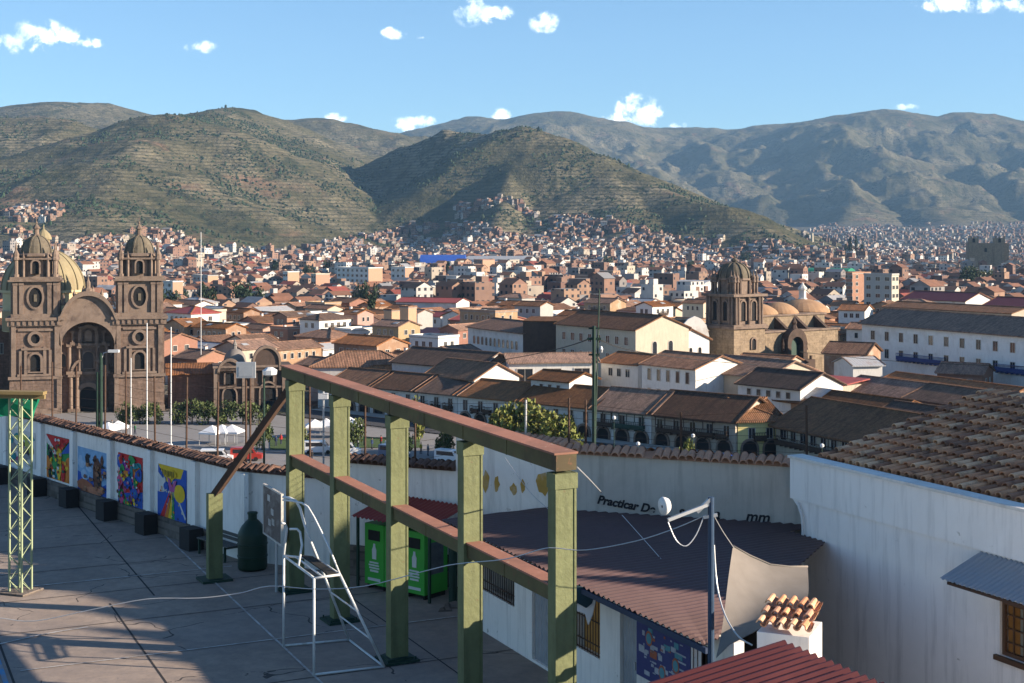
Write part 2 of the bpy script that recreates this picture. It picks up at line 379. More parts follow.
# every ridge: crest line as (direction px, elevation py, distance), side slope, foot rounding
RIDGES = [
 # far left and middle back range
 (0.34, 90, [(-500,130,5200),(-200,125,4900),(0,115,4500),(45,104.5,4600),(67,102,4600),(97,104,4700),(116,111,4700),(144,118,4800),(200,130,5000)]),
 (0.32, 70, [(-400,160,3000),(-150,135,3050),(0,121,3000),(34,119,3000),(56,123,3000),(94,137,2950),(125,160,2800)]),
 (0.34, 90, [(255,135,5200),(285,126,5000),(305,118.5,5000),(320,117,5000),(345,122,5000),(360,129,5100),(384,141,5200),(430,165,5300)]),
 (0.33, 150, [(250,150,8500),(369,132.5,8500),(417,132,8500),(440,127,8400),(462,123.5,8400),(479,118.5,8300),(489,122,8300),(530,121,8300),(548,117,8200),(564,113,8200),(575,120,8200),(612,128,8300),(672,129.5,8500),(730,132,8500),(764,127,8300),(809,122,8200),(850,115.6,8000),(880,110.5,8000),(902,114.5,8000),(925,119,8000),(951,119,8000),(966,114.5,8000),(996,119,8000),(1040,125,8000),(1150,118,8000),(1400,125,8200),(1700,140,8500)]),
 # spurs of the right range
 (0.46, 60, [(564,113,8200),(592,139,7500),(622,160,6900),(668,185,6200),(705,208,5600)]),
 (0.46, 60, [(672,129,8500),(700,150,7500),(722,172,6800),(765,205,5900)]),
 (0.48, 60, [(764,127,8300),(776,150,7500),(790,172,6800),(800,205,5900)]),
 (0.44, 60, [(850,115,8000),(838,136,7200),(852,148,6800),(880,163,6300),(905,178,6000),(935,205,5400),(952,222,5100)]),
 (0.46, 60, [(838,138,7200),(826,160,6600),(838,180,6200),(852,205,5600),(846,222,5200)]),
 (0.46, 60, [(880,111,8000),(900,128,7500),(960,140,7200),(985,160,6800),(975,190,6200),(960,205,5800)]),
 (0.46, 60, [(966,114,8000),(1000,140,7300),(1030,155,6800),(1015,185,6100),(1040,215,5500)]),
 (0.44, 60, [(1150,118,8000),(1130,150,7000),(1110,190,6000)]),
 # big left hill
 (0.46, 65, [(-500,190,2300),(-250,170,2350),(-60,170,2400),(37,160,2500),(70,148,2550),(94,136,2600),(120,127,2650),(146,117.5,2700),(161,116,2700),(180,117.5,2900),(195,114.5,3050),(215,111,3300),(232,111,3550),(255,116,3800),(285,127,4100),(311,138,4300),(349,151,4600),(384,170,4900),(420,190,5100)]),
 (0.36, 45, [(146,118,2700),(120,160,2300),(95,205,1950),(80,240,1700),(70,262,1500)]),
 (0.42, 40, [(232,111,3550),(217,145,3150),(198,185,2700),(180,222,2250),(165,248,1900)]),
 (0.36, 45, [(37,160,2500),(20,200,2100),(0,230,1750),(-20,255,1450)]),
 (0.36, 45, [(-250,170,2350),(-270,210,1900),(-300,250,1500)]),
 # middle hill
 (0.80, 20, [(262,262,3300),(281,249,3260),(292,237,3240),(326,201,3150),(356,170,3080),(384,157,3010),(405,147,2970),(425,140,2930),(447,135,2880),(470,132.5,2840),(500,132,2780),(530,131,2730)]),
 (0.50, 35, [(530,131,2730),(560,140,2680),(594,156,2600),(612,169,2540),(650,185,2430),(687,200,2300),(725,210,2170),(752,228,2060),(790,247,1900),(815,262,1750)]),
 (0.66, 12, [(526,131,2735),(514,160,2600),(507,188,2430),(500,215,2260),(492,240,2120),(486,258,2000)]),
 (0.36, 30, [(600,160,2570),(612,185,2430),(625,212,2260),(638,240,2060)]),
]
SEGS = []
for (sl, rnd, pts) in RIDGES:
    P3 = [P(*q) for q in pts]
    for a, b in zip(P3[:-1], P3[1:]):
        SEGS.append((a.x, a.y, a.z, b.x, b.y, b.z, sl, rnd))
def floor_z(x, y):
    px = 512+F*x/np.maximum(y, 1)
    s0 = np.interp(x, [-30, -5], [63, 42])
    z = -0.12+(ZG+0.12)*ss(0, 85, y-s0)
    z = z+85*ss(2700, 5600, y)*ss(560, 800, px) + 30*ss(2700, 5600, y)*(1-ss(560, 800, px))
    z = z+26*ss(1050, 2000, y)*(1-ss(60, 330, px))          # left side climbs earlier
    z = z+22*ss(1500, 2200, y)*ss(380, 470, px)*(1-ss(620, 760, px))
    return z
def terrain(x, y):
    x = np.asarray(x, float); y = np.asarray(y, float)
    fl = floor_z(x, y)
    acc = np.zeros_like(x); 
    k = 1/14.0
    best = np.full_like(x, -1e9)
    hs = []
    wx = x+50*(fbm(x/330, y/330, 3, 21)-0.5)*2; wy = y+50*(fbm(x/330, y/330, 3, 31)-0.5)*2
    far = ss(3500, 6000, y)
    wx = wx+150*far*(fbm(x/900, y/900, 3, 41)-0.5)*2
    wt = np.clip(np.abs(y-0)/1, 0, 1)
    for (ax, ay, az, bx, by, bz, sl, rnd) in SEGS:
        dx = bx-ax; dy = by-ay; L = dx*dx+dy*dy
        def dist(qx, qy):
            t = np.clip(((qx-ax)*dx+(qy-ay)*dy)/L, 0, 1)
            return np.hypot(qx-ax-t*dx, qy-ay-t*dy), t
        d0, t = dist(x, y)
        d1, _ = dist(wx, wy)
        w = np.clip(d0/180.0, 0, 1)
        d = d0*(1-w)+d1*w
        h = az+(bz-az)*t-sl*(np.sqrt(d*d+rnd*rnd)-rnd)
        hs.append(h); best = np.maximum(best, h)
    for h in hs: acc += np.exp(np.clip((h-best)*k, -30, 0))
    hz = best+np.log(acc)/k*0.25
    rel = np.clip((hz-fl)/120.0, 0, 1)
    amp = rel*(1-0.55*np.exp(-np.clip(0, 0, 1)))
    rg = fbm(x/260, y/260, 5, 3, True)-0.45
    rg2 = fbm(x/90, y/90, 4, 9)-0.5
    rgf = fbm(x/620, y/620, 6, 17, True)-0.45
    pxq = 512+F*x/np.maximum(y, 1); pyq = HY-(hz-CAMZ)*F/np.maximum(y, 1)
    silh = np.interp(pxq, [-500,0,369,417,462,479,489,530,564,575,612,672,730,764,809,850,880,902,925,951,966,996,1024,1150], [120,120,132,132,123,118,122,121,113,120,128,129,132,127,122,115,110,114,119,119,114,119,124,118])
    crest = 0.25+0.75*ss(0, 16, pyq-silh)
    hz = hz+amp*(rg*52*(1-far)+rg2*17*(1-far)+(rgf*300+rg*150)*far*crest)
    d = hz-fl
    kk = 10.0
    z = fl+np.where(d > 60, d, kk*np.log1p(np.exp(np.clip(d/kk, -30, 30))))
    z = np.where(y < 700, fl, fl+(z-fl)*ss(700, 1000, y))
    return z, np.clip((z-fl-6)/18.0, 0, 1)
def tz(x, y):
    return float(terrain(np.array([x]), np.array([y]))[0][0])

def make_terrain():
    pxs = np.concatenate([np.linspace(-900, -60, 60), np.linspace(-56, 1080, 520), np.linspace(1090, 1900, 60)])
    ys = np.concatenate([np.geomspace(44, 1000, 60), np.geomspace(1020, 5000, 300), np.geomspace(5040, 10500, 170)])
    PX, YY = np.meshgrid(pxs, ys)
    X = (PX-512)/F*YY
    Z, hm = terrain(X, YY)
    n, m = X.shape
    v = np.stack([X.ravel(), YY.ravel(), Z.ravel()], 1)
    idx = np.arange(n*m).reshape(n, m)
    f = np.stack([idx[:-1, :-1].ravel(), idx[:-1, 1:].ravel(), idx[1:, 1:].ravel(), idx[1:, :-1].ravel()], 1)
    me = bpy.data.meshes.new('terrain')
    me.vertices.add(len(v)); me.vertices.foreach_set('co', v.astype(np.float32).ravel())
    me.loops.add(f.size); me.loops.foreach_set('vertex_index', f.astype(np.int32).ravel())
    me.polygons.add(len(f)); me.polygons.foreach_set('loop_start', np.arange(0, f.size, 4, dtype=np.int32))
    me.polygons.foreach_set('loop_total', np.full(len(f), 4, np.int32)) if False else None
    me.update(calc_edges=True)
    at = me.attributes.new('hill', 'FLOAT', 'POINT'); at.data.foreach_set('value', hm.astype(np.float32).ravel())
    me.polygons.foreach_set('use_smooth', np.ones(len(f), bool))
    m_, nt, b = newmat('valley_and_hills')
    geo = nt('ShaderNodeNewGeometry'); pos = geo.outputs['Position']
    a = nt('ShaderNodeAttribute', attribute_name='hill')
    n1 = nt.noise(pos, 0.0035, 8, 0.62, 0.5); n2 = nt.noise(pos, 0.02, 6, 0.65); n3 = nt.noise(pos, 0.09, 5, 0.7)
    grass = nt.mix(nt.math('MULTIPLY_ADD', n2, 3.0, -1.0, clamp=True), (0.135, 0.116, 0.074), (0.265, 0.228, 0.155))
    grass = nt.mix(nt.math('MULTIPLY_ADD', n1, 4.0, -1.6, clamp=True), (0.082, 0.077, 0.043), grass)
    # terraces and stock paths following the contours
    sx = nt('ShaderNodeSeparateXYZ'); nt.l.new(pos, sx.inputs[0])
    zz = nt.math('ADD', sx.outputs['Z'], nt.math('MULTIPLY', n2, 4.0))
    tw = nt.math('SINE', nt.math('MULTIPLY', zz, 0.95))
    grass = nt.mix(nt.math('MULTIPLY', nt.math('GREATER_THAN', tw, 0.55), nt.math('MULTIPLY', n1, 1.15)), grass, (0.05, 0.048, 0.026))
    # shrubs and trees as dark spots, denser in patches
    vo = nt('ShaderNodeTexVoronoi'); vo.inputs['Scale'].default_value = 0.075; nt.l.new(pos, vo.inputs['Vector'])
    spot = nt.math('LESS_THAN', vo.outputs['Distance'], nt.math('MULTIPLY_ADD', n1, 1.2, -0.40))
    grass = nt.mix(nt.math('MULTIPLY', spot, 0.85), grass, (0.028, 0.036, 0.018))
    sc = nt.math('MULTIPLY_ADD', n3, 5.0, -2.95, clamp=True)
    grass = nt.mix(nt.math('MULTIPLY', sc, 0.7), grass, (0.03, 0.038, 0.018))
    red = nt.ramp(nt.noise(pos, 0.006, 6, 0.6, 1.0), [(0.60, 0.0), (0.70, 0.7)])
    grass = nt.mix(red, grass, (0.20, 0.12, 0.08))
    city = nt.mix(nt.math('MULTIPLY_ADD', n3, 3, -1, clamp=True), (0.085, 0.085, 0.075), (0.17, 0.15, 0.125))
    city = nt.mix(nt.math('MULTIPLY_ADD', n2, 4, -2.0, clamp=True), city, (0.04, 0.055, 0.026))
    nr = nt('ShaderNodeTexNoise'); nr.noise_type = 'RIDGED_MULTIFRACTAL'; nr.inputs['Scale'].default_value = 0.0042; nr.inputs['Detail'].default_value = 7; nt.l.new(pos, nr.inputs['Vector'])
    grass = nt.mix(nt.ramp(nr.outputs['Fac'], [(.55, 0.0), (1.0, .7)]), grass, (0.038, 0.045, 0.026))
    grass = nt.mix(nt.ramp(nt.noise(pos, 0.011, 8, .7, 1.2), [(.52, 0.0), (.60, .75)]), grass, (0.032, 0.04, 0.023))
    c = nt.mix(a.outputs['Fac'], city, grass)
    nt.l.new(c, b.inputs['Base Color']); b.inputs['Roughness'].default_value = 1.0; b.inputs['Specular IOR Level'].default_value = 0.05
    bp = nt('ShaderNodeBump'); bp.inputs['Strength'].default_value = 0.9; bp.inputs['Distance'].default_value = 16.0
    nt.l.new(nt.math('ADD', n2, nt.math('MULTIPLY', n3, 0.3)), bp.inputs['Height']); nt.l.new(bp.outputs[0], b.inputs['Normal'])
    me.materials.append(m_)
    o = bpy.data.objects.new('terrain', me); C.objects.link(o); tag(o, 'grassy brown hills ringing the valley with the city on its floor', kind='structure')
make_terrain()

# ------------------------------------------------------------------ buildings
mcache = {}
def cached(key, fn):
    if key not in mcache: mcache[key] = fn()
    return mcache[key]
def gable_wall(w, d, h, rise, mat, below=2.0):
    rise = rise*0.72
    def fn():
        b = MB()
        b.add([(0,0,-below),(w,0,-below),(w,d,-below),(0,d,-below),(0,0,h),(w,0,h),(w,d,h),(0,d,h),(0,d/2,h+rise),(w,d/2,h+rise)],
              [(0,1,5,4),(1,2,6,9,5),(2,3,7,6),(3,0,4,8,7)])
        return b.mesh('wall', MAT[mat])
    return cached(('gw', w, d, h, rise, mat, below), fn)
def box_wall(w, d, h, mat, below=2.0):
    def fn():
        b = MB(); b.box(0, 0, -below, w, d, h); return b.mesh('wall', MAT[mat])
    return cached(('bw', w, d, h, mat, below), fn)
def roof_mesh(kind, w, d, h, rise, mat, ov=0.6, ridge='cream'):
    rise = rise*0.72
    def fn():
        b = MB(); t = 0.22; W0, W1 = -ov*0.7, w+ov*0.7
        if kind == 'gable':
            s = rise/(d/2); e = h-ov*s
            for z, sgn in ((0, 1), (1, -1)):
                y0 = -ov if z == 0 else d+ov
                q = [(W0, y0, e+.04), (W1, y0, e+.04), (W1, d/2, h+rise+.04), (W0, d/2, h+rise+.04)]
                q2 = [(x, y, zz+t) for x, y, zz in q]
                if z == 0: b.add(q+q2, [(3,2,1,0),(4,5,6,7),(0,1,5,4),(1,2,6,5),(3,0,4,7)])
                else: b.add(q+q2, [(0,1,2,3),(7,6,5,4),(4,5,1,0),(5,6,2,1),(7,4,0,3)])
            b.bar((W0-.02, d/2, h+rise+t+.07), (W1+.02, d/2, h+rise+t+.07), .34, .2, 1)
            for xx in (W0, W1):
                b.bar((xx, -ov, e+t+.06), (xx, d/2, h+rise+t+.06), .22, .14, 1)
                b.bar((xx, d+ov, e+t+.06), (xx, d/2, h+rise+t+.06), .22, .14, 1)
        elif kind == 'hip':
            e = h-ov*rise/(d/2)+.04; r = h+rise+.04; hd = d/2
            q = [(-ov, -ov, e), (w+ov, -ov, e), (w+ov, d+ov, e), (-ov, d+ov, e), (hd, hd, r), (w-hd, hd, r)]
            q2 = [(x, y, zz+t) for x, y, zz in q]
            b.add(q2, [(0,1,5,4),(1,2,5),(2,3,4,5),(3,0,4)])
            b.add(q[:4]+q2[:4], [(0,1,5,4),(1,2,6,5),(2,3,7,6),(3,0,4,7),(3,2,1,0)])
            b.bar(Vector(q2[4])+Vector((0,0,.05)), Vector(q2[5])+Vector((0,0,.05)), .34, .2, 1)
            for i, j in ((0,4),(1,5),(2,5),(3,4)):
                b.bar(Vector(q2[i])+Vector((0,0,.04)), Vector(q2[j])+Vector((0,0,.04)), .3, .18, 1)
        elif kind == 'shed':
            q = [(W0, -ov, h-.15), (W1, -ov, h-.15), (W1, d+ov, h+rise), (W0, d+ov, h+rise)]
            q2 = [(x, y, zz+t) for x, y, zz in q]
            b.add(q+q2, [(3,2,1,0),(4,5,6,7),(0,1,5,4),(1,2,6,5),(2,3,7,6),(3,0,4,7)])
        else:
            b.box(-.15, -.15, h+.003, w+.15, d+.15, h+.2)
            for (a_, c_, e_, f_) in ((-.15,-.15,w+.15,.05),(-.15,d-.05,w+.15,d+.15),(-.15,.05,.05,d-.05),(w-.05,.05,w+.15,d-.05)):
                b.box(a_, c_, h+.2, e_, f_, h+.75, 1)
        return b.mesh('roof', [MAT[mat], MAT[ridge] if ridge in MAT else MAT['tile']])
    return cached(('rf', kind, w, d, h, rise, mat, ov, ridge), fn)
def win_mesh(w, h, fr='frame', arch=False, bars=True):
    def fn():
        b = MB()
        f = 0.09 if w < 1.4 else 0.12
        if arch:
            inn = arch_poly(w, h, 8); out = arch_poly(w+2*f, h+f, 8)
            b.prism(inn, -0.03, 0.05, 0); b.ring(inn, out, -0.1, 0.05, 1)
        else:
            b.box(-w/2, -0.03, 0, w/2, 0.05, h, 0)
            b.box(-w/2-f, -.1, -f, w/2+f, .04, 0, 1); b.box(-w/2-f, -.1, h, w/2+f, .04, h+f, 1)
            b.box(-w/2-f, -.1, 0, -w/2, .04, h, 1); b.box(w/2, -.1, 0, w/2+f, .04, h, 1)
            if bars and w > 0.9: b.box(-.03, -.06, 0, .03, -.03, h, 1)
        return b.mesh('window', [MAT['glass'], MAT[fr]])
    return cached(('wn', w, h, fr, arch, bars), fn)
def balc_mesh(w, h=1.1, dep=0.8, mat='wood', roofed=False, H=2.6):
    def fn():
        b = MB()
        b.box(-w/2, -dep, -.12, w/2, 0, 0)
        n = max(3, int(w/0.35))
        for k in range(n+1):
            x = -w/2+.04+(w-.08)*k/n
            b.box(x-.03, -dep, 0, x+.03, -dep+.06, h-.001)
        b.box(-w/2, -dep-.01, h, w/2, -dep+.08, h+.09); b.box(-w/2, -dep+.01, .1, w/2, -dep+.05, h*.62)
        for sx_ in (-w/2+.03, w/2-.03):
            b.box(sx_-.03, -dep+.08, h, sx_+.03, 0, h+.08); b.box(sx_-.025, -dep+.06, .1, sx_+.025, 0, h*.62)
        for x in np.linspace(-w/2+.2, w/2-.2, max(2, int(w/1.2))): b.box(x-.06, -dep*.9, -.35, x+.06, 0, -.121)
        if roofed:
            for x in np.linspace(-w/2+.06, w/2-.06, max(2, int(w/1.6)+1)): b.box(x-.06, -dep, h+.09, x+.06, -dep+.1, H)
            b.box(-w/2-.1, -dep-.1, H, w/2+.1, 0, H+.12)
        return b.mesh('balcony', MAT[mat])
    return cached(('bl', w, h, dep, mat, roofed, H), fn)

OCC = []
def occ_add(x, y, rz, w, d, m=2.0):
    OCC.append((x, y, math.cos(rz), math.sin(rz), w, d, m))
def occupied(x, y, r):
    for (ox, oy, c, s, w, d, m) in OCC:
        dx = x-ox; dy = y-oy; u = dx*c+dy*s; v = -dx*s+dy*c
        if -r-m < u < w+r+m and -r-m < v < d+r+m: return True
    return False

def building(name, label, cat, px, Y, rot, w, d, eave, rise=2.0, wall='white', roof='tile', kind='gable', wins=(), balcs=(), group=None, zb=None, ov=0.6, ridge='tile_brown', below=2.0, occ=True, xy=None):
    """front-left corner at direction px and distance Y; eave = image row of the eave there, or ('h', metres)"""
    x, y = XY(px, Y) if xy is None else xy
    zb = ZG if zb is None else zb
    h = eave[1] if isinstance(eave, tuple) else zat(eave, Y)-zb
    h = round(h, 2)
    t = empty(name, (x, y, zb), R(rot), label, cat, group)
    if kind == 'gable': inst('wall', gable_wall(w, d, h, rise, wall, below), t)
    else: inst('wall', box_wall(w, d, h, wall, below), t)
    inst('roof', roof_mesh(kind, w, d, h, rise, roof, ov, ridge), t)
    for wi in wins:     # (face, n, z-from-eave, ww, wh, margin, opts)
        face, n, dz, ww, wh = wi[:5]; mg = wi[5] if len(wi) > 5 else 1.5; op = wi[6] if len(wi) > 6 else {}
        L = w if face == 'f' else d
        me = win_mesh(ww, wh, **op)
        for k in range(n):
            u = mg+(L-2*mg)*(k+.5)/n
            z = h-dz-wh
            if face == 'f': inst('window', me, t, (u, 0, z), 0)
            elif face == 'r': inst('window', me, t, (w, u, z), R(90))
            elif face == 'l': inst('window', me, t, (0, u, z), R(-90))
    for (face, u, z, bw, mat) in balcs:
        me = balc_mesh(bw, mat=mat)
        if face == 'f': inst('balcony', me, t, (u, 0, h-z), 0)
        else: inst('balcony', me, t, (w, u, h-z), R(90))
    if occ: occ_add(x, y, R(rot), w, d)
    if 'LASTB' in globals(): LASTB[0] = t
    return t

# ---- the twin-towered church -------------------------------------------------
def tower(parent, cx, W, H0):
    """bell tower from the cornice up; cx centre on facade, square W"""
    t = MB(); y0 = 0.3; hw = W/2; cy = y0+hw
    # belfry stage with an oval opening on each side and paired pilasters
    t.box(cx-hw, y0, H0, cx+hw, y0+W, H0+7.6)
    t.box(cx-hw-.35, y0-.35, H0, cx+hw+.35, y0+W+.35, H0+.7, 0)
    for (sx_, dy, rot) in ((1, 0, 0),):
        for s in (-1, 1):
            for off in (0.42, 1.55):
                x = cx+s*(hw-off)
                t.box(x-.38, y0-.4, H0+.7, x+.38, y0-.002, H0+6.8)
                t.box(x-.48, y0-.5, H0+6.3, x+.48, y0-.003, H0+6.8)
    for s in (-1, 1):
        for off in (0.5, 1.7, W-1.7, W-.5):
            yy = y0+off
            x0, x1 = (cx-hw-.4, cx-hw-.002) if s < 0 else (cx+hw+.002, cx+hw+.4)
            t.box(x0, yy-.38, H0+.7, x1, yy+.38, H0+6.8)
    t.box(cx-hw-.9, y0-.9, H0+7.0, cx+hw+.9, y0+W+.9, H0+7.35)
    t.box(cx-hw-.55, y0-.55, H0+7.35, cx+hw+.55, y0+W+.55, H0+7.9)
    st = t.build('belfry', MAT['stone_trim'], parent)
    o = MB()
    def oval(rx, rz, n=20): return [(cx+rx*math.cos(2*math.pi*k/n), H0+3.9+rz*math.sin(2*math.pi*k/n)) for k in range(n)]
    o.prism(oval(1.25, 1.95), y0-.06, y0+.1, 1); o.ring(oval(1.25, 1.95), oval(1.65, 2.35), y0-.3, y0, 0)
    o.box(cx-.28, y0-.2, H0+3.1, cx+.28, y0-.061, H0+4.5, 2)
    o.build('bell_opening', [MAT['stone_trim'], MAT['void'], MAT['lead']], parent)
    yc = y0+hw
    for s in (-1, 1):
        o = MB(); xx = cx+s*(hw+.05)
        ring = [(xx, yc+1.2*math.cos(2*math.pi*k/16), H0+3.9+1.9*math.sin(2*math.pi*k/16)) for k in range(16)]
        o.add(ring, [tuple(range(16)) if s > 0 else tuple(range(15, -1, -1))], 1)
        o.build('bell_opening', [MAT['stone_trim'], MAT['void'], MAT['lead']], parent)
    # octagonal second stage with corner turrets
    u = MB(); z1 = H0+7.9
    u.lathe([(hw*.86, z1), (hw*.86, z1+3.9), (hw*.98, z1+4.0), (hw*.98, z1+4.35), (hw*.8, z1+4.6)], (cx, cy, 0), 8)
    for sx_ in (-1, 1):
        for sy in (-1, 1):
            c = (cx+sx_*(hw-.55), cy+sy*(hw-.55), 0)
            u.lathe([(.62, z1), (.62, z1+.5), (.42, z1+.55), (.42, z1+3.2), (.72, z1+3.3), (.72, z1+3.7), (.58, z1+3.9), (.62, z1+4.4), (.3, z1+5.1), (.16, z1+5.3), (.24, z1+5.6), (.05, z1+6.7)], c, 8)
            c2 = (cx+sx_*(hw-.5), cy+sy*(hw-1.9), 0)
            u.lathe([(.34, z1), (.34, z1+3.2), (.5, z1+3.4), (.2, z1+4.2), (.04, z1+5.0)], c2, 6)
            c3_ = (cx+sx_*(hw-1.9), cy+sy*(hw-.5), 0)
            u.lathe([(.34, z1), (.34, z1+3.2), (.5, z1+3.4), (.2, z1+4.2), (.04, z1+5.0)], c3_, 6)
    u.box(cx-hw*.98, cy-hw*.98, z1+3.35, cx+hw*.98, cy+hw*.98, z1+3.7)
    u.build('octagonal_stage', MAT['stone_trim'], parent)
    v = MB(); a = arch_poly(1.3, 2.5, 8, z1+.6, cx); v.prism(a, cy-hw*.9, cy-hw*.6, 0)
    v.ring(a, arch_poly(1.9, 2.85, 8, z1+.6, cx), cy-hw*.98, cy-hw*.8, 1)
    v.build('arched_opening', [MAT['void'], MAT['stone_trim']], parent)
    dm = MB(); zd = z1+4.5
    prof = [(2.95*math.cos(R(a_))**.9, zd+3.6*math.sin(R(a_))) for a_ in range(0, 86, 9)]
    dm.lathe([(3.15, zd-.15), (3.15, zd+.05)]+prof, (cx, cy, 0), 24)
    for k in range(8):
        t_ = 2*math.pi*(k+.5)/8
        pts = [(cx+r*1.02*math.cos(t_), cy+r*1.02*math.sin(t_), z) for r, z in prof]
        for a_, b_ in zip(pts[:-1], pts[1:]): dm.bar(a_, b_, .3, .2)
    dm.build('cupola', MAT['lead'], parent, smooth=False)
    l = MB(); zl = zd+3.45
    l.lathe([(.75, zl), (.75, zl+.3), (.5, zl+.35), (.5, zl+1.4), (.8, zl+1.5), (.7, zl+1.8), (.3, zl+2.2), (.12, zl+2.4), (.25, zl+2.7), (.05, zl+3.0)], (cx, cy, 0), 8)
    l.bar((cx, cy, zl+2.9), (cx, cy, zl+3.9), .1, .1); l.bar((cx-.3, cy, zl+3.5), (cx+.3, cy, zl+3.5), .09, .09)
    l.build('finial', MAT['stone_trim'], parent)

def church():
    Y = 275.0; x, y = XY(88, Y)
    t = empty('church', (x, y, ZG), R(16), 'brown stone baroque church with two bell towers and a big yellowed dome', 'church')
    H = 18.9; hw = 14.75
    b = MB()
    TW = 9.1
    LX = -hw+.4+TW/2; RX = hw-.4-TW/2
    for cx in (LX, RX):
        b.box(cx-TW/2-.2, 0, -2, cx+TW/2+.2, TW, H-1.6)
    b.box(LX+TW/2, 3.6, -2, RX-TW/2, 9, H+.8)                    # recessed centre
    b.box(LX, 8.9, -2, RX, 38, 15.5)                             # nave body
    b.build('wall', MAT['stone'], t)
    # arch over the recess with trilobed pediment
    a = MB()
    n = 22; xi0 = LX+TW/2+.2; xi1 = RX-TW/2-.2; rr = (xi1-xi0)/2; mx = (xi0+xi1)/2
    inn = []; out = []
    for k in range(n+1):
        th = math.pi*(1-k/n)
        inn.append((mx+rr*math.cos(th), 13.2+min(6.6, rr*.93)*math.sin(th)))
        # outer outline: shoulders at cornice then central lobe
        xo = mx+(rr+.5)*math.cos(th); s = math.sin(th)
        zo = H-.7+4.9*max(0, s-.35)/.65 if s > .35 else H-.7
        out.append((xo, zo))
    a.ring(inn, out, -.35, 3.8, 0, close=False)
    # mouldings following the outer outline
    for off, th_ in ((0.0, .75),):
        up = [(x_, z_+.9) for x_, z_ in out]
        a.ring(out, up, -1.1, 2.6, 0, close=False)
    for s in (-1, 1):
        a.box(mx+s*(rr+.35)-.4, -.3, -1, mx+s*(rr+.35)+.4, 2.4, 13.4)
    # volutes and little statues on the crest
    for k, xx in enumerate((-4.6, -2.6, -.9, .9, 2.6, 4.6)):
        zz = H+3.6-abs(xx)*.42+1.0
        a.lathe([(.5, 0), (.55, .4), (.28, .8), (.42, 1.3), (.15, 1.9), (.05, 2.3)], (mx+xx, 1, zz-.4), 6)
    a.lathe([(.9, 0), (.9, .8), (.5, 1.1), (.5, 2.1), (.2, 2.7), (.05, 3.6)], (mx, 1, H+4.6), 8)
    a.build('pediment_arch', MAT['stone_trim'], t)
    c = MB()
    for cx in (LX, RX):
        c.box(cx-TW/2-.9, -.95, H-.55, cx+TW/2+.9, TW+.4, H)
        c.box(cx-TW/2-.6, -.6, H-1.6, cx+TW/2+.6, TW+.2, H-.55)
        for k in range(9):
            xx = cx-TW/2+.3+k*(TW-.6)/8
            c.box(xx-.22, -.8, H-1.4, xx+.22, -.601, H-.7)
        c.box(cx-TW/2-.45, -.45, 6.9, cx+TW/2+.45, .2, 7.5)
        c.box(cx-TW/2-.3, -.3, -2, cx+TW/2+.3, .2, 1.2)
        for s in (-1, 1):
            for off in (.55,):
                c.box(cx+s*(TW/2-off)-.42, -.38, 7.5, cx+s*(TW/2-off)+.42, -.002, H-1.7)
            c.box(cx+s*1.75-.28, -.4, 7.9, cx+s*1.75+.28, -.002, 13.2)
            c.box(cx+s*2.75-.25, -.3, 7.9, cx+s*2.75+.25, -.002, 12.6)
        c.box(cx-3.3, -.55, 7.5, cx+3.3, -.002, 7.95)
        c.box(cx-2.6, -.5, 12.6, cx+2.6, -.002, 13.0)
        c.box(cx-3.2, -.4, 16.3, cx+3.2, -.002, 16.7)
        c.build('cornice', MAT['stone_trim'], t); c = MB()
    # tower windows
    for cx in (LX, RX):
        w = MB(); ar = arch_poly(1.9, 3.4, 8, 8.4, cx)
        w.prism(ar, -.08, .1, 0); w.ring(ar, arch_poly(2.9, 4.0, 8, 8.2, cx), -.45, 0, 1)
        w.build('arched_window', [MAT['void'], MAT['stone_trim']], t)
        w = MB()
        c0 = [(cx+.85*math.cos(2*math.pi*k/16), 14.8+.95*math.sin(2*math.pi*k/16)) for k in range(16)]
        c1 = [(cx+1.45*math.cos(2*math.pi*k/16), 14.8+1.5*math.sin(2*math.pi*k/16)) for k in range(16)]
        w.prism(c0, -.08, .1, 0); w.ring(c0, c1, -.4, 0, 1)
        w.build('round_window', [MAT['void'], MAT['stone_trim']], t)
    # retable-like centrepiece in the recess
    r = MB(); Y0 = 3.6
    for s in (-1, 1):
        for (off, z0, z1, rad) in ((2.1, .6, 6.9, .42), (3.3, .6, 6.9, .42), (5.4, .6, 6.9, .3), (1.7, 8.0, 12.6, .34), (3.6, 8.0, 12.9, .4), (5.6, 8.0, 11.5, .25), (1.5, 13.6, 16.4, .28), (3.0, 13.8, 15.6, .26)):
            r.cyl((mx+s*off, Y0-.55, z0), (mx+s*off, Y0-.55, z1), rad, rad*.86, 8)
            r.box(mx+s*off-rad-.12, Y0-1.05, z1, mx+s*off+rad+.12, Y0-.01, z1+.45)
            r.box(mx+s*off-rad-.15, Y0-1.1, z0-.6, mx+s*off+rad+.15, Y0-.01, z0)
    r.box(mx-4.1, Y0-.9, 7.35, mx+4.1, Y0-.002, 7.9); r.box(mx-4.2, Y0-.8, 13.05, mx+4.2, Y0-.002, 13.5)
    r.box(mx-rr+.2, Y0-.5, 7.0, mx-4.3, Y0-.002, 7.5); r.box(mx+4.3, Y0-.5, 7.0, mx+rr-.2, Y0-.002, 7.5)
    ina = arch_poly(3.0, 3.0, 10, 13.6, mx); r.ring(ina, arch_poly(3.9, 3.6, 10, 13.6, mx), Y0-.8, Y0, 0)
    r.prism(arch_poly(1.4, 2.2, 8, 13.9, mx), Y0-.5, Y0-.1, 0)
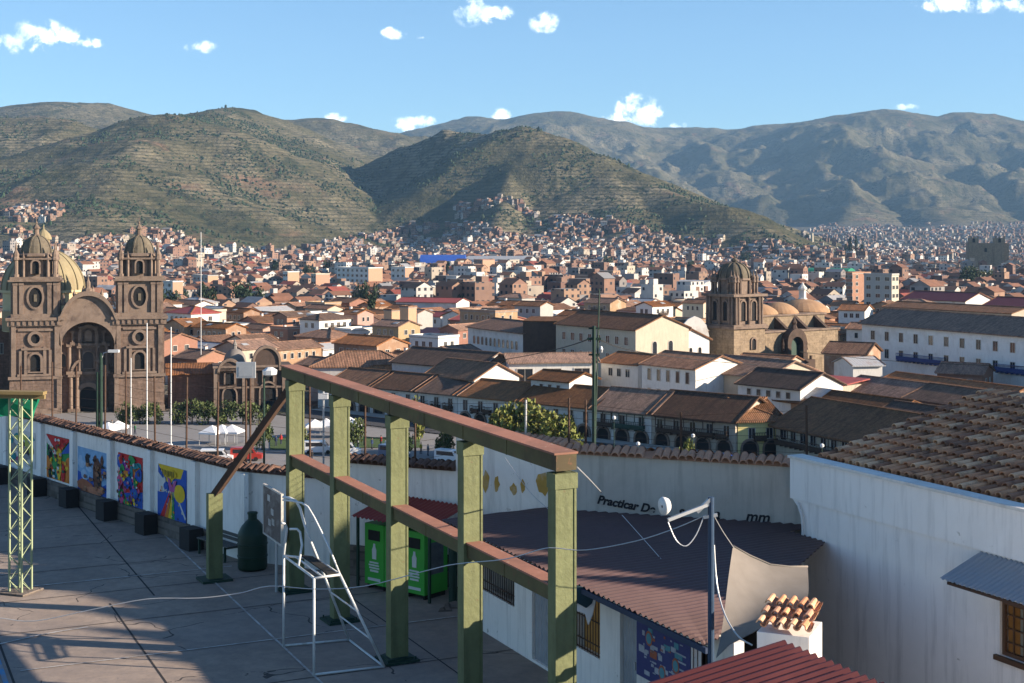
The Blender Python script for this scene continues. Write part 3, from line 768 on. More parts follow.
    # flame shaped broken pediment over the door
    for s in (-1, 1):
        pts = [(mx+s*3.2, Y0-.7, 7.0), (mx+s*3.0, Y0-.8, 8.6), (mx+s*2.3, Y0-.8, 9.7), (mx+s*1.4, Y0-.8, 10.3)]
        for a_, b_ in zip(pts[:-1], pts[1:]): r.bar(a_, b_, .6, .5)
    r.ring(arch_poly(3.2, 4.9, 10, 0, mx), arch_poly(4.6, 5.8, 10, 0, mx), Y0-.7, Y0, 0)
    r.build('portal_carving', MAT['stone_trim'], t)
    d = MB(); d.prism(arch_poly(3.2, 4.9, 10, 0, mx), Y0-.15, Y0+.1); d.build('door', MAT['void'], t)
    for (xx, w_, h_, z0) in ((mx, 2.0, 3.3, 8.5), (mx-5.0, 1.5, 2.6, 8.9), (mx+5.0, 1.5, 2.6, 8.9)):
        w = MB(); w.prism(arch_poly(w_, h_, 8, z0, xx), Y0-.1, Y0+.05, 0); w.ring(arch_poly(w_, h_, 8, z0, xx), arch_poly(w_+.7, h_+.4, 8, z0-.1, xx), Y0-.35, Y0, 1)
        w.build('arched_window', [MAT['glass'], MAT['stone_trim']], t)
    tower(t, LX, 8.3, H); tower(t, RX, 8.3, H)
    # crossing dome behind
    dc = (-9.3, 23.0, 0)
    k = MB()
    k.lathe([(8.1, 15.0), (8.1, 23.0), (8.6, 23.1), (8.6, 23.6)], dc, 32)
    k.box(-17, 15, 15.5, 3, 31, 19.5)
    k.build('drum', MAT['drum_yellow'], t)
    k = MB(); prof = [(8.4*math.cos(R(a_)), 23.6+8.6*math.sin(R(a_))) for a_ in range(0, 84, 7)]
    k.lathe(prof, dc, 32)
    for q in range(16):
        th = 2*math.pi*(q+.5)/16
        pts = [(dc[0]+r_*1.01*math.cos(th), dc[1]+r_*1.01*math.sin(th), z_) for r_, z_ in prof]
        for a_, b_ in zip(pts[:-1], pts[1:]): k.bar(a_, b_, .35, .2)
    k.build('dome', MAT['dome_yellow'], t)
    k = MB(); k.lathe([(1.7, 31.7), (1.5, 32.0), (1.3, 32.1), (1.3, 34.0), (1.7, 34.1), (1.7, 34.5), (1.3, 35.3), (.6, 36.0), (.2, 36.3), (.1, 37.2)], dc, 12)
    k.build('lantern', MAT['dome_yellow'], t)
    occ_add(x-18, y-6, R(16), 40, 46)
church()

# dark stone building left of the church
building('stone_building', 'dark brown stone building filling the gap left of the church', 'building', -48, 300, 10, 13, 20, 330, 2.2, 'stone_red', 'tile_dark', wins=(('f', 3, 3, 1.2, 2.2),))

# small domed chapel with arched gables beside the church
def chapel():
    Y = 282.0; x, y = XY(240, Y)
    t = empty('chapel', (x, y, ZG), R(14), 'small dark stone chapel with grey cupola and arched gable behind the plaza trees', 'chapel')
    b = MB(); b.box(-6.5, 0, -2, 14, 18, 9.0); b.build('wall', MAT['stone_dark'], t)
    g = MB()
    for (cx, w, z0, h) in ((-2.6, 5.2, 9.5, 2.2), (6.8, 6.2, 9.5, 5.0)):
        pl = arch_poly(w, h, 12, z0-1.0, cx); g.prism(pl, -.5, 1.0, 0); g.ring(pl, arch_poly(w+1.1, h+.6, 12, z0-1.0, cx), -.9, 1.1, 1)
    for xx in (-6.2, 1.0, 3.1, 11.2, 13.6): g.box(xx-.45, -.6, -2, xx+.45, -.002, 9.3, 1)
    g.box(-6.9, -.8, 9.2, 14.4, -.003, 9.7, 1); g.box(-6.8, -.5, 4.6, 14.2, -.004, 5.0, 1)
    g.build('arched_gable', [MAT['stone_dark'], MAT['stone_trim']], t)
    for cx, w, h, z0 in ((-2.6, 3.2, 4.6, .2), (7.2, 4.0, 5.5, .2), (-2.6, 2.2, 3.2, 5.6), (7.2, 2.4, 3.4, 5.8)):
        d = MB(); d.prism(arch_poly(w, h, 10, z0, cx), -.1, .1, 0); d.ring(arch_poly(w, h, 10, z0, cx), arch_poly(w+.8, h+.4, 10, z0, cx), -.5, 0, 1)
        d.build('door' if z0 < 1 else 'arched_window', [MAT['void'], MAT['stone_trim']], t)
    d = MB(); d.lathe([(3.0, 9.3), (3.0, 10.2)]+[(2.9*math.cos(R(a_)), 10.2+2.9*math.sin(R(a_))) for a_ in range(0, 86, 8)], (-1.0, 6, 0), 20)
    d.build('cupola', MAT['greydome'], t, smooth=True)
    d = MB(); d.lathe([(.6, 13.0), (.5, 13.8), (.7, 13.9), (.3, 14.6), (.1, 15.2)], (-1.0, 6, 0), 8); d.build('finial', MAT['greydome'], t)
    t.scale = (.78, .8, .9)
    occ_add(x-7, y-3, R(14), 24, 24)
chapel()
building('brick_building', 'reddish stone wall block between the church and the domed chapel', 'building', 168, 284, 14, 9, 20, 375, 1.6, 'stone_red', 'tile', wins=())

# ---- domed single-tower church on the right ---------------------------------
def merced():
    Y = 330.0; x, y = XY(734, Y)
    t = empty('church', (x, y, ZG), R(35), 'brown stone church with one ribbed dome tower and four shallow tan domes', 'church')
    S = 9.2; zc = lambda py: zat(py, Y)-ZG
    z_led = zc(325); z_top = zc(297); z_dr = zc(282)
    b = MB(); b.box(-.5, -.5, -2, S+.5, S+.5, z_led-1.0)
    b.build('wall', MAT['stone_tan'], t)
    c = MB()
    c.box(-1.1, -1.1, z_led-1.0, S+1.1, S+1.1, z_led-.4); c.box(-.8, -.8, z_led-.4, S+.8, S+.8, z_led)
    c.box(-1.0, -1.0, z_top, S+1.0, S+1.0, z_top+.6)
    c.box(.1, .1, z_led, S-.1, S-.1, z_top)
    for face in (0, 1, 2, 3):
        for u in (.35, 1.25, S/2, S-1.25, S-.35):
            for (a_, bb, e) in ((-.55, z_led, z_top),):
                if face == 0: q = (u, a_+.25)
                elif face == 1: q = (S-a_-.25, u)
                elif face == 2: q = (u, S-a_-.25)
                else: q = (a_+.25, u)
                c.cyl((q[0], q[1], z_led), (q[0], q[1], z_top), .36, .3, 8)
    c.build('belfry', MAT['stone_trim'], t)
    for face in (0, 1):
        for u in (S*.31, S*.69):
            w = MB(); ar = arch_poly(1.5, 4.6, 8, 0, 0); w.prism(ar, -.06, .1, 0); w.ring(ar, arch_poly(2.1, 5.0, 8, 0, 0), -.35, 0, 1)
            w.build('bell_opening', [MAT['void'], MAT['stone_trim']], t, loc=(u, .1, z_led+.9) if face == 0 else (.1, u, z_led+.9), rz=0 if face == 0 else R(-90))
    w = MB(); ar = arch_poly(1.3, 2.6, 8, 0, 0); w.prism(ar, -.06, .1, 0); w.ring(ar, arch_poly(1.9, 3.0, 8, 0, 0), -.3, 0, 1)
    w.build('arched_window', [MAT['void'], MAT['stone_trim']], t, loc=(5.8, -.5, z_led-6.0))
    u = MB(); cx = cy = S/2; z1 = z_top+.6
    u.lathe([(3.6, z1), (3.6, z_dr+.2), (4.1, z_dr+.3), (4.1, z_dr+.8)], (cx, cy, 0), 12)
    for k in range(8):
        th = 2*math.pi*(k+.5)/8
        u.cyl((cx+3.9*math.cos(th), cy+3.9*math.sin(th), z1), (cx+3.9*math.cos(th), cy+3.9*math.sin(th), z_dr+.3), .4, .34, 6)
    for sx_ in (0.1, .9):
        for sy in (.1, .9):
            for (ox, oy) in ((0, 0), (1.0 if sx_ < .5 else -1.0, 0), (0, 1.0 if sy < .5 else -1.0)):
                u.lathe([(.55, z1), (.4, z1+.3), (.4, z1+2.6), (.65, z1+2.8), (.5, z1+3.4), (.6, z1+3.9), (.2, z1+4.6), (.05, z1+5.6)], (sx_*S+ox, sy*S+oy, 0), 8)
    u.build('drum', MAT['stone_trim'], t)
    d = MB(); zd = z_dr+.8; hd = zc(263)-zd
    prof = [(3.9*math.cos(R(a_))**.8, zd+hd*math.sin(R(a_))) for a_ in range(0, 88, 8)]
    d.lathe(prof, (cx, cy, 0), 24)
    for k in range(12):
        th = 2*math.pi*(k+.5)/12
        pts = [(cx+r*1.02*math.cos(th), cy+r*1.02*math.sin(th), z) for r, z in prof]
        for a_, b_ in zip(pts[:-1], pts[1:]): d.bar(a_, b_, .4, .3)
    d.build('cupola', MAT['lead'], t)
    f = MB(); f.lathe([(.8, zc(263.5)), (.6, zc(262)), (.9, zc(261)), (.5, zc(259)), (.15, zc(258)), (.3, zc(257)), (.08, zc(255))], (cx, cy, 0), 8); f.build('finial', MAT['lead'], t)
    # nave with buttresses and shallow domes
    n = MB(); zn = zat(334, 335)-ZG
    n.box(S+.5, 2.0, -2, 38, 17, zn); n.box(S+.5, 6.5, zn, 38, 17, zn+3.6, 0)
    n.build('nave_wall', MAT['stone_tan'], t)
    q = MB(); q.box(S+.4, 1.6, zn, 38.4, 6.45, zn+.45); q.box(S+.5, 6.1, zn+3.6, 38.4, 17.2, zn+4.0); q.build('nave_cornice', MAT['stone_trim'], t)
    for k, xx in enumerate((13.5, 20.5, 27.5, 34.5)):
        q = MB(); q.add([(xx-.5, 2.2, zn+.45), (xx+.5, 2.2, zn+.45), (xx+.5, 6.5, zn+3.4), (xx-.5, 6.5, zn+3.4), (xx-.5, 6.5, zn+.45), (xx+.5, 6.5, zn+.45)], [(0,1,2,3), (0,3,4), (1,5,2)])
        q.build('buttress', MAT['stone_dark'], t)
    for k, (xx, yy, rr, hh) in enumerate(((12.5, 11.6, 4.9, 2.2), (19.5, 11.6, 5.0, 2.4), (26.5, 11.6, 5.2, 2.6), (39.0, 15.0, 7.0, 3.0))):
        q = MB(); q.lathe([(rr, zn+3.7), (rr, zn+4.2)]+[(rr*(1-s**1.25)+.01, zn+4.2+hh*math.sin(s*math.pi/2)**.9) for s in np.linspace(.02, .99, 10)], (xx, yy, 0), 28)
        dd = q.build('dome', MAT['dome_tan'], t, smooth=False)
    q = MB(); zl = zn+6.9; q.lathe([(1.3, zl), (1.3, zl+.4), (1.0, zl+.5), (1.0, zl+2.6), (1.35, zl+2.7), (1.2, zl+3.2), (.5, zl+3.9), (.1, zl+4.6)], (39.0, 15.0, 0), 8); q.build('lantern', MAT['white'], t)
    # side portal with a green window
    q = MB(); pc = 21.0
    ar = arch_poly(4.2, 8.8, 12, 1.6, pc); q.ring(ar, arch_poly(6.6, 11.2, 12, 1.2, pc), -.3, 2.0, 0)
    for s in (-1, 1):
        for off in (2.6, 3.9, 5.4): q.cyl((pc+s*off, .4, -1), (pc+s*off, .4, 8.2-off*.5), .42, .34, 8)
        q.lathe([(.5, 8), (.3, 9), (.4, 9.6), (.05, 11)], (pc+s*4.0, .6, -1.0), 6)
    q.box(pc-6.4, -.2, -2, pc-2.1, 1.99, 4.6); q.box(pc+2.1, -.2, -2, pc+6.4, 1.99, 4.6)
    q.lathe([(.9, 12.3), (.5, 13.2), (.7, 13.8), (.1, 15.2)], (pc, .8, 0), 6)
    q.build('portal_carving', MAT['stone_dark'], t)
    w = MB(); w.prism(arch_poly(2.6, 4.6, 10, 5.4, pc), .9, 1.9, 0); w.build('arched_window', [MAT['greenwood']], t)
    occ_add(x-3, y-4, R(35), 52, 26)
merced()

# ------------------------------------------------------------------ named buildings in the city
U = Vector
RA = math.radians(-39.8); rdir = U((math.cos(RA), math.sin(RA)))
r0 = U(XY(737, 221.0))
def _arch():
    m = MB(); ar = arch_poly(2.4, 2.2, 8, 0, 0); m.prism(ar, -.05, .08, 0); m.ring(ar, arch_poly(3.0, 2.55, 8, 0, 0), -.25, 0, 1)
    return m.mesh('arch', [MAT['void'], MAT['stone_trim']])
def row_house(pxa, pxb, label, wall, roof, d=12, rise=3.2, eave=-19.6, wins=(), balc=(), roofk='gable', arcade=True):
    a = on_line(pxa, r0, rdir); b = on_line(pxb, r0, rdir)
    w = round((b-a).length-0.12, 2)
    h = round(eave-ZG, 2)
    t = empty('house', (a.x, a.y, ZG), RA, label, 'house', 'houses lining the plaza')
    inst('wall', gable_wall(w, d, h, rise, wall), t)
    inst('roof', roof_mesh('gable', w, d, h, rise, roof, 0.9, 'tile_brown'), t)
    n = max(1, int(w/3.0))
    for k in range(n):
        u = w*(k+.5)/n
        inst('window', win_mesh(1.05, 1.9), t, (u, 0, h-2.75), 0)
    if arcade:
        na = max(2, int(w/3.6))
        for k in range(na): inst('arch', cached(('arch',), _arch), t, (w*(k+.5)/na, 0, 0), 0)
    for (u, bw, mat, rf) in balc:
        inst('balcony', balc_mesh(bw, mat=mat, roofed=rf, H=2.35), t, (w*u, 0, h-2.85), 0)
    occ_add(a.x, a.y, RA, w, d)
    return t
row_house(330, 372, 'white house with dark roof at the far left end of the plaza row', 'white', 'tile_brown')
row_house(372, 416, 'white two storey house under a near black roof beside the hip roofed hall', 'white', 'tile_dark', balc=((.5, 5, 'wood', False),))
row_house(416, 458, 'white plaza house with dark roof and three small dark balconies', 'white', 'tile_dark', balc=((.2, 2, 'wood', False), (.5, 2, 'wood', False), (.8, 2, 'wood', False)))
row_house(458, 520, 'white plaza house with reddish patch of tiles and wooden balconies left of the big bush', 'white', 'tile_brown', balc=((.3, 1.8, 'wood', False), (.5, 1.8, 'wood', False), (.7, 1.8, 'wood', False)))
row_house(520, 594, 'white plaza house with brown roof partly hidden by the big bush', 'white', 'tile_brown', rise=3.6, balc=((.65, 3, 'greenwood', False),))
row_house(594, 652, 'white plaza house with glazed dark green balconies right of the tall green pole', 'white', 'tile_brown', rise=3.9, balc=((.2, 4, 'wood', True), (.62, 6.5, 'greenwood', True)))
row_house(652, 736, 'cream plaza house with long carved wooden gallery under a dark roof', 'cream', 'tile_dark', d=13, rise=4.2, balc=((.42, 11, 'wood', True), (.86, 2.2, 'wood', False)))
t = building('house', 'yellow corner house with stone arches at the end of the plaza row', 'house', 738, 221.5, 8, 7.4, 14, 421, 3.6, 'yellow', 'tile_brown', 'hip', wins=(('f', 2, 1.2, 1.0, 1.6, .8),), balcs=(('f', 3.5, 3.0, 2.0, 'wood'),), group='houses lining the plaza', ov=.7)
for u in (1.9, 5.5): inst('arch', cached(('arch',), _arch), t, (u, 0, 0), 0)
t = building('house', 'long brown roofed house with a continuous upstairs gallery right of the yellow corner', 'house', 776, 221.5, -64, 31, 15, 424, 5.0, 'cream', 'tile_brown', wins=(('f', 12, .7, 1.3, 1.5, .8),), group='houses lining the plaza', ov=1.0)
inst('balcony', balc_mesh(30, mat='wood', roofed=True, H=2.3), t, (15.5, 0, 2.0), 0)

building('hall', 'low wide hip roofed hall tier seen under the green frame top beam', 'hall', 318, 284, 3, 27, 22, 386, 4.0, 'white', 'tile', 'hip', wins=(('f', 7, 1.0, 1.2, 1.8),), ov=1.0)
building('hall', 'hip roofed hall with a long terracotta roof and white band below it', 'hall', 311, 296, 3, 21, 13, 367, 3.6, 'white', 'tile', 'hip', ov=.5, occ=False)

building('house', 'dark roofed house right behind the plaza row, left of the white gable', 'house', *([0, 0]), -42, 24, 13, ('h', 8.6), 3.6, 'white', 'tile_dark', xy=XY(392, 292), group='houses behind the plaza row')
building('house', 'second dark roofed house behind the plaza row beside the white gable', 'house', 0, 0, -48, 17, 13, ('h', 8.0), 3.8, 'white', 'tile_dark', xy=XY(432, 287), group='houses behind the plaza row')
t = building('house', 'white house with broad sunlit gable wall behind the plaza row', 'house', 0, 0, -50, 15, 11, ('h', 7.8), 3.6, 'white', 'tile_brown', xy=(XY(474, 262)[0]-9.6, XY(474, 262)[1]+11.5), group='houses behind the plaza row')
t = building('house', 'white modern house with wide dark glass windows behind the plaza row', 'house', 509, 272, 7, 17.5, 10, 363, 1.7, 'white', 'tile', wins=(('f', 3, 1.2, 3.0, 2.6, .3), ), group='houses behind the plaza row')
building('house', 'small white house with brown roof directly in front of the wide glass windows', 'house', 531, 254, -42, 9, 8, 379, 1.7, 'white', 'tile_brown', wins=(('f', 3, .7, .8, 1.1),), group='houses behind the plaza row')
building('house', 'white house between tall green pole and row of tall narrow windows', 'house', 601, 281, -48, 10, 11, 362, 2.2, 'white', 'tile', wins=(('f', 3, 1.0, 1.0, 1.5), ('r', 2, 1, 1.0, 1.4)), group='houses behind the plaza row')
building('house', 'white house with five tall narrow windows under red brown tiles', 'house', 642, 268, -53, 14.5, 13, 364, 2.8, 'white', 'tile', wins=(('f', 5, .7, .9, 2.1, .8), ('f', 5, 4.4, .9, 1.4, .8)), group='houses behind the plaza row')
building('house', 'cream blank walled house with big tiled roof below the domed tower', 'house', 699, 266, -53, 17, 15, 371, 3.4, 'cream', 'tile_brown', group='houses behind the plaza row')
building('house', 'brown roofed house with small white upper windows behind the yellow corner', 'house', 0, 0, -50, 14, 12, ('h', 8.2), 3.2, 'white', 'tile_dark', wins=(('f', 5, .7, .9, 1.1),), xy=XY(738, 252), group='houses behind the plaza row')
building('house', 'tan house with roof terrace in front of the side portal', 'house', 797, 262, -50, 9, 9, 383, 1.0, 'cream', 'tile_red', 'shed', wins=(('f', 2, 1.2, 1.2, 1.0),), group='houses behind the plaza row')
t = building('house', 'long low brown roof with a pale skylight above the gallery house', 'house', 776, 246, -58, 26, 11, 400, 2.6, 'adobe', 'tile_brown', group='houses behind the plaza row')
m = MB(); m.add([(5, 1.2, 0), (9, 1.2, 0), (9, 4.6, 1.62), (5, 4.6, 1.62)], [(0,1,2,3)]); m.add([(5, 1.2, .1), (9, 1.2, .1), (9, 4.6, 1.72), (5, 4.6, 1.72)], [(0,1,2,3)])
m.build('skylight', MAT['tin'], t, loc=(0, 0, (zat(400, 246)-ZG)+.75))
building('house', 'adobe house with dark open gable right of the skylight roof', 'house', 838, 262, -62, 26, 12, 389, 2.8, 'adobe', 'tile', group='houses behind the plaza row')
building('house', 'brown roofed house above the old tiled roof with pale ridge', 'house', 905, 240, -64, 40, 12, 398, 2.8, 'adobe', 'tile_brown', group='houses behind the plaza row')
building('house', 'sandy roofed house just beyond the nearest old tiled roof', 'house', 868, 214, -60, 22, 12, 418, 2.8, 'cream', 'tile_brown', group='houses behind the plaza row')
building('house', 'reddish low roof directly under the long white convent wall', 'house', 880, 285, -64, 34, 9, 381, 2.0, 'adobe', 'tile', group='houses behind the plaza row')
building('shed', 'small bare white gabled shed in front of the long white convent', 'shed', 853, 286, 12, 6.5, 9, 366, 1.8, 'white', 'tin', group=None)
building('house', 'dark stone gabled house beside the small white shed', 'house', 824, 296, -30, 9, 11, 353, 2.6, 'adobe', 'tile', group='houses behind the plaza row')

t = building('convent', 'very long white two storey convent with dark roof and blue balconies', 'convent', 862, 330, -64, 84, 15, 323, 4.2, 'wallwhite', 'tile_brown', wins=(('f', 17, 1.6, 1.25, 2.0, 1.5), ('f', 17, 5.6, 1.25, 2.0, 1.5)), ov=.8, ridge='tile_brown')
h_ = zat(323, 330)-ZG
inst('balcony', balc_mesh(15, mat='bluewood', h=1.5), t, (20, 0, h_-7.7), 0)
inst('balcony', balc_mesh(13, mat='bluewood', h=1.5), t, (49, 0, h_-7.7), 0)

building('hall', 'white hall with a row of small arched windows left of the dark stone block', 'hall', 468, 352, -62, 29.5, 15, 327, 2.6, 'white', 'tile', wins=(('f', 11, 1.9, 1.1, 2.0, 2.5, dict(arch=True)),), ov=.6)
building('stone_tower', 'blank dark brown stone block between the white and cream halls', 'tower', 523, 326, -14, 8.4, 9, 321, .6, 'stone_dark', 'tile_brown', 'shed', ov=.2)
building('hall', 'long cream hall with two rows of square windows under a brown roof', 'hall', 556, 318, -55, 28, 15, 324, 3.8, 'cream', 'tile', wins=(('f', 8, 1.6, 1.2, 1.7), ('f', 8, 5.4, 1.2, 1.7), ('r', 2, 2.5, 1.2, 2.6, 3, dict(arch=True))), ov=.5)
def white_church():
    x, y = XY(662, 322); t = empty('church', (x, y, ZG), R(14), 'plain white church with curved gable and one tall arched window left of the domed tower', 'church')
    h = zat(330, 322)-ZG
    b = MB(); b.box(0, .6, -2, 11.5, 26, h)
    pl = [(0, -2), (11.6, -2), (11.6, h-1.5), (10.9, h+1.0), (9.6, h+2.5), (8.0, h+3.1), (6.4, h+2.4), (5.0, h+.9), (2.5, h-.6), (0, h-1.8)]
    b.prism(pl, 0, .6); b.build('wall', MAT['white'], t)
    w = MB(); ar = arch_poly(1.9, 4.8, 8, h-5.4, 8.0); w.prism(ar, -.06, .1, 0); w.ring(ar, arch_poly(2.3, 5.1, 8, h-5.5, 8.0), -.2, 0, 1); w.build('arched_window', [MAT['void'], MAT['white']], t)
    inst('roof', roof_mesh('gable', 11.5, 25, h-.6, 2.6, 'tile', .3), t, (0, .8, 0))
    occ_add(x, y, R(14), 12, 26)
white_church()
building('hall', 'white gabled hall end wall with paired windows left of the curved gable', 'hall', 645, 312, -56, 9, 11, 339, 3.2, 'white', 'tile', wins=(('r', 3, 1.6, .9, 1.7, 1.5, dict(arch=True)),))

building('house', 'wide building with a bright maroon metal roof at the right edge', 'house', 978, 430, -52, 40, 22, 309, 4.6, 'grey', 'tile_maroon', wins=(('f', 6, 1, 1.4, 1.6),), group='houses behind the white convent')
building('house', 'maroon roofed building just above the long white convent', 'house', 902, 500, -52, 26, 16, 299, 3.6, 'white', 'tile_maroon', wins=(('f', 6, 1, 1.4, 1.6),), group='houses behind the white convent')
building('house', 'long pale yellow building with dark lintels behind the white convent roof', 'house', 884, 402, -58, 44, 12, 307, 1.8, 'cream', 'tile_brown', wins=(('f', 9, 1, 2.2, 1.6),), group='houses behind the white convent')
building('house', 'brick house with bright red metal roof in the middle of the town', 'house', 450, 455, -30, 19, 16, 320, 2.0, 'brick', 'tile_red', wins=(('f', 5, .8, 1.6, 1.6),), group='red roofed houses')
building('house', 'low house with crimson metal roof left of the brick red roofed one', 'house', 396, 560, -20, 26, 14, 302, 2.0, 'white', 'tile_red', group='red roofed houses')
building('house', 'low house with pink red metal sheet roof below the paired orange stair towers', 'house', 418, 430, -15, 10, 9, 333, 1.4, 'white', 'tile_red', 'shed', group='red roofed houses')
building('stair_tower', 'left of two plain orange rendered stair towers among the roofs', 'tower', 384, 425, -42, 3.4, 3.4, 311, .2, 'salmon', 'flat', 'flat')
building('stair_tower', 'right of two plain orange rendered stair towers among the roofs', 'tower', 400, 418, -42, 3.6, 3.4, 308, .2, 'salmon', 'flat', 'flat')

def apartment(px, Y, wpx, dpx, ytop, label, wall='white', side='salmon', roof='flat', rot=-42, rows=None, group='apartment blocks in the middle of the city'):
    w = round(wpx/F*Y/math.cos(R(-rot)), 0); d = round(max(6, dpx/F*Y/math.sin(R(-rot))), 0)
    x, y = XY(px, Y); zb = tz(x, y); H = round(zat(ytop, Y)-zb, 0)
    rows = rows or max(2, int(H/3.1)); n = max(2, int(w/4.0))
    t = empty('apartment_block', (x, y, zb), R(rot), label, 'apartment block', group)
    m = cached(('apw', w, d, H, wall, side), lambda: _apw(w, d, H, wall, side))
    inst('wall', m, t); inst('roof', roof_mesh('flat', w, d, H, 0, roof, 0.2, wall), t)
    me = win_mesh(1.9, 1.5, 'frame')
    for r in range(rows):
        for k in range(n):
            inst('window', me, t, (w*(k+.5)/n, 0, H*(r+.35)/rows), 0)
        if side != 'salmon' or d > 16:
            for k in range(2): inst('window', me, t, (w, d*(k+.5)/2, H*(r+.35)/rows), R(90))
    occ_add(x, y, R(rot), w, d, 1)
    return t
def _apw(w, d, H, wall, side):
    b = MB(); b.box(0, 0, -4, w, d, H, 0); b.m[3] = 1
    return b.mesh('wall', [MAT[wall], MAT[side]])
apartment(337, 900, 35, 13, 268, 'large white hotel block with five window rows and plain orange end wall')
apartment(391, 960, 15, 8, 267, 'narrower white block with orange end wall right of the large hotel block')
apartment(455, 820, 10, 16, 277, 'grey fronted block with wide orange brick end wall below the blue vaulted hall', 'grey')
apartment(474, 1180, 9, 12, 260, 'brick tower block with sunlit orange side under the white stadium roof', 'brick')
apartment(160, 700, 16, 6, 282, 'white flat block standing right behind the church right bell tower', 'white')
apartment(193, 900, 18, 8, 276, 'grey block with orange end wall behind the gap right of the church', 'grey')
apartment(283, 950, 6, 10, 272, 'slim white block with orange end wall left of the large hotel block', 'white')
apartment(311, 930, 6, 12, 274, 'cream block with orange end wall beside the large hotel block', 'cream')
apartment(586, 1000, 9, 12, 284, 'brick block with plain white windowed end wall behind the cream hall', 'brick', 'white')
apartment(498, 1250, 12, 10, 260, 'pale block with cream end wall right of the brick tower block', 'grey', 'cream')
apartment(864, 560, 22, 2, 276, 'grey and cream flat roofed block behind the four tan domes', 'grey', 'cream')
apartment(846, 620, 5, 26, 274, 'dark brick flat block left of the grey and cream block', 'brick', 'brick')

def vault(px, Y, w, d, h, rise, label, rmat, rot=0, name='sports_hall'):
    x, y = XY(px, Y); zb = tz(x, y); t = empty(name, (x, y, zb), R(rot), label, 'sports hall')
    inst('wall', box_wall(w, d, h, 'white'), t)
    m = MB(); n = 14; pts = []
    for k in range(n+1):
        a = math.pi*k/n; pts.append((d/2-(d/2+.4)*math.cos(a), h+rise*math.sin(a)))
    v = [(-.4, p, z) for p, z in pts]+[(w+.4, p, z) for p, z in pts]
    m.add(v, [(k, n+1+k, n+2+k, k+1) for k in range(n)]+[tuple(range(n, -1, -1)), tuple(range(n+1, 2*n+2))])
    m.build('roof', MAT[rmat], t); occ_add(x, y, R(rot), w, d)
vault(420, 1500, 48, 40, 7, 11, 'big hall with blue vaulted roof at the foot of the middle hill', 'blue_roof')
vault(466, 1580, 72, 45, 11, 4, 'pale grey flat arched stadium hall right of the blue vault', 'tin', -8)
vault(666, 800, 24, 26, 9, 2, 'grey blue warehouse hall left of the domed tower', 'tin', -35)
vault(846-40, 1150, 34, 24, 6, 5, 'hall with green metal arched roof beyond the tan domes', 'green_roof', -30)

def fortress():
    Y = 1400; x, y = XY(969, Y); zb = tz(x, y); t = empty('stone_church', (x, y, zb), R(-12), 'massive brown stone church block with two square towers far off at right', 'church')
    top = zat(243, Y)-zb
    b = MB(); b.box(0, 0, -6, 38, 30, top); b.box(0, -1, -6, 9, 12, top+5); b.box(24, -1, -6, 34, 12, top+5)
    for (a, c) in ((0, 9), (24, 34)):
        for u in (a+.6, c-1.4): b.box(u, -1, top+5, u+1.6, .6, top+7)
        b.box((a+c)/2-.8, -1, top+5, (a+c)/2+.8, .6, top+6.6)
    b.build('wall', MAT['stone_tan'], t)
    for u, wz in ((4.5, top+.5), (29, top+.5), (16, top-9)):
        w = MB(); w.prism(arch_poly(2.6, 4.2, 6, wz, u), -1.2 if u != 16 else -.1, -.9 if u != 16 else .1); w.build('arched_window', MAT['void'], t)
    occ_add(x, y, R(-12), 40, 32, 6)
fortress()
x, y = XY(812, 2300); zb = tz(x, y)
m = MB(); m.cyl((0, 0, -5), (0, 0, zat(233, 2300)-zb), 3.0, 2.2, 10); tag(m.build('chimney', MAT['cream'], loc=(x, y, zb)), 'lone tall pale chimney rising before the right hand hills', 'chimney')

# ------------------------------------------------------------------ town houses, one by one
ZONES = [(-60, 175, 'behind the twin towered church'), (175, 290, 'behind the domed chapel'), (290, 460, 'behind the hip roofed hall'), (460, 560, 'behind the white arcade hall'), (560, 650, 'behind the cream hall'), (650, 715, 'behind the white curved gable'), (715, 870, 'behind the tan domes'), (870, 1100, 'behind the long white convent')]
def zone(px):
    for a, b, s in ZONES:
        if a <= px < b: return s
    return ZONES[-1][2]
WALLC = [('white', 'white', 8), ('cream', 'cream', 2), ('adobe', 'brown adobe', 4), ('brick', 'brick', 3), ('ochre', 'ochre', 1), ('pink', 'pink', 1), ('grey', 'grey', 1)]
WP = [w for w in WALLC for _ in range(w[2])]
RP = ['tile']*9+['tile_brown']*6+['tile_red']*1+['tin']*1
RNAME = {'tile': 'terracotta roof', 'tile_brown': 'brown tiled roof', 'tile_red': 'red metal roof', 'tin': 'grey tin roof', 'flat': 'flat roof'}
cand = []
ga = R(-42); gc, gs = math.cos(ga), math.sin(ga)
for i in range(-70, 70):
    for j in range(-70, 70):
        if j % 6 == 0 or i % 7 == 0: continue
        u = i*15.5; v = j*13.0+420
        x = u*gc-v*gs-300; y = u*gs+v*gc+60
        if y < 262 or y > 640: continue
        px = 512+F*x/y
        if px < -40 or px > 1060: continue
        if px < 175 and y < 330: continue
        if 90 < px < 420 and y < 286: continue
        cand.append((y, x, px))
cand.sort()
houses = []
for (y, x, px) in cand:
    if len(houses) >= 250: break
    if random.random() < .09: continue
    w = random.choice((9, 11, 13, 15)); d = random.choice((7, 8.5, 10)); h = random.choice((5.2, 6.0, 6.8, 7.6)) if random.random() < .85 else 9.4
    if y > 400 and random.random() < .3: h += 2.6
    rot = ga+random.choice((0, 0, R(90)))+random.uniform(-.05, .05)+(R(10) if px > 800 else 0)
    if occupied(x, y, 6.0): continue
    houses.append((x, y, px, w, d, h, rot))
LASTY = houses[-1][1]
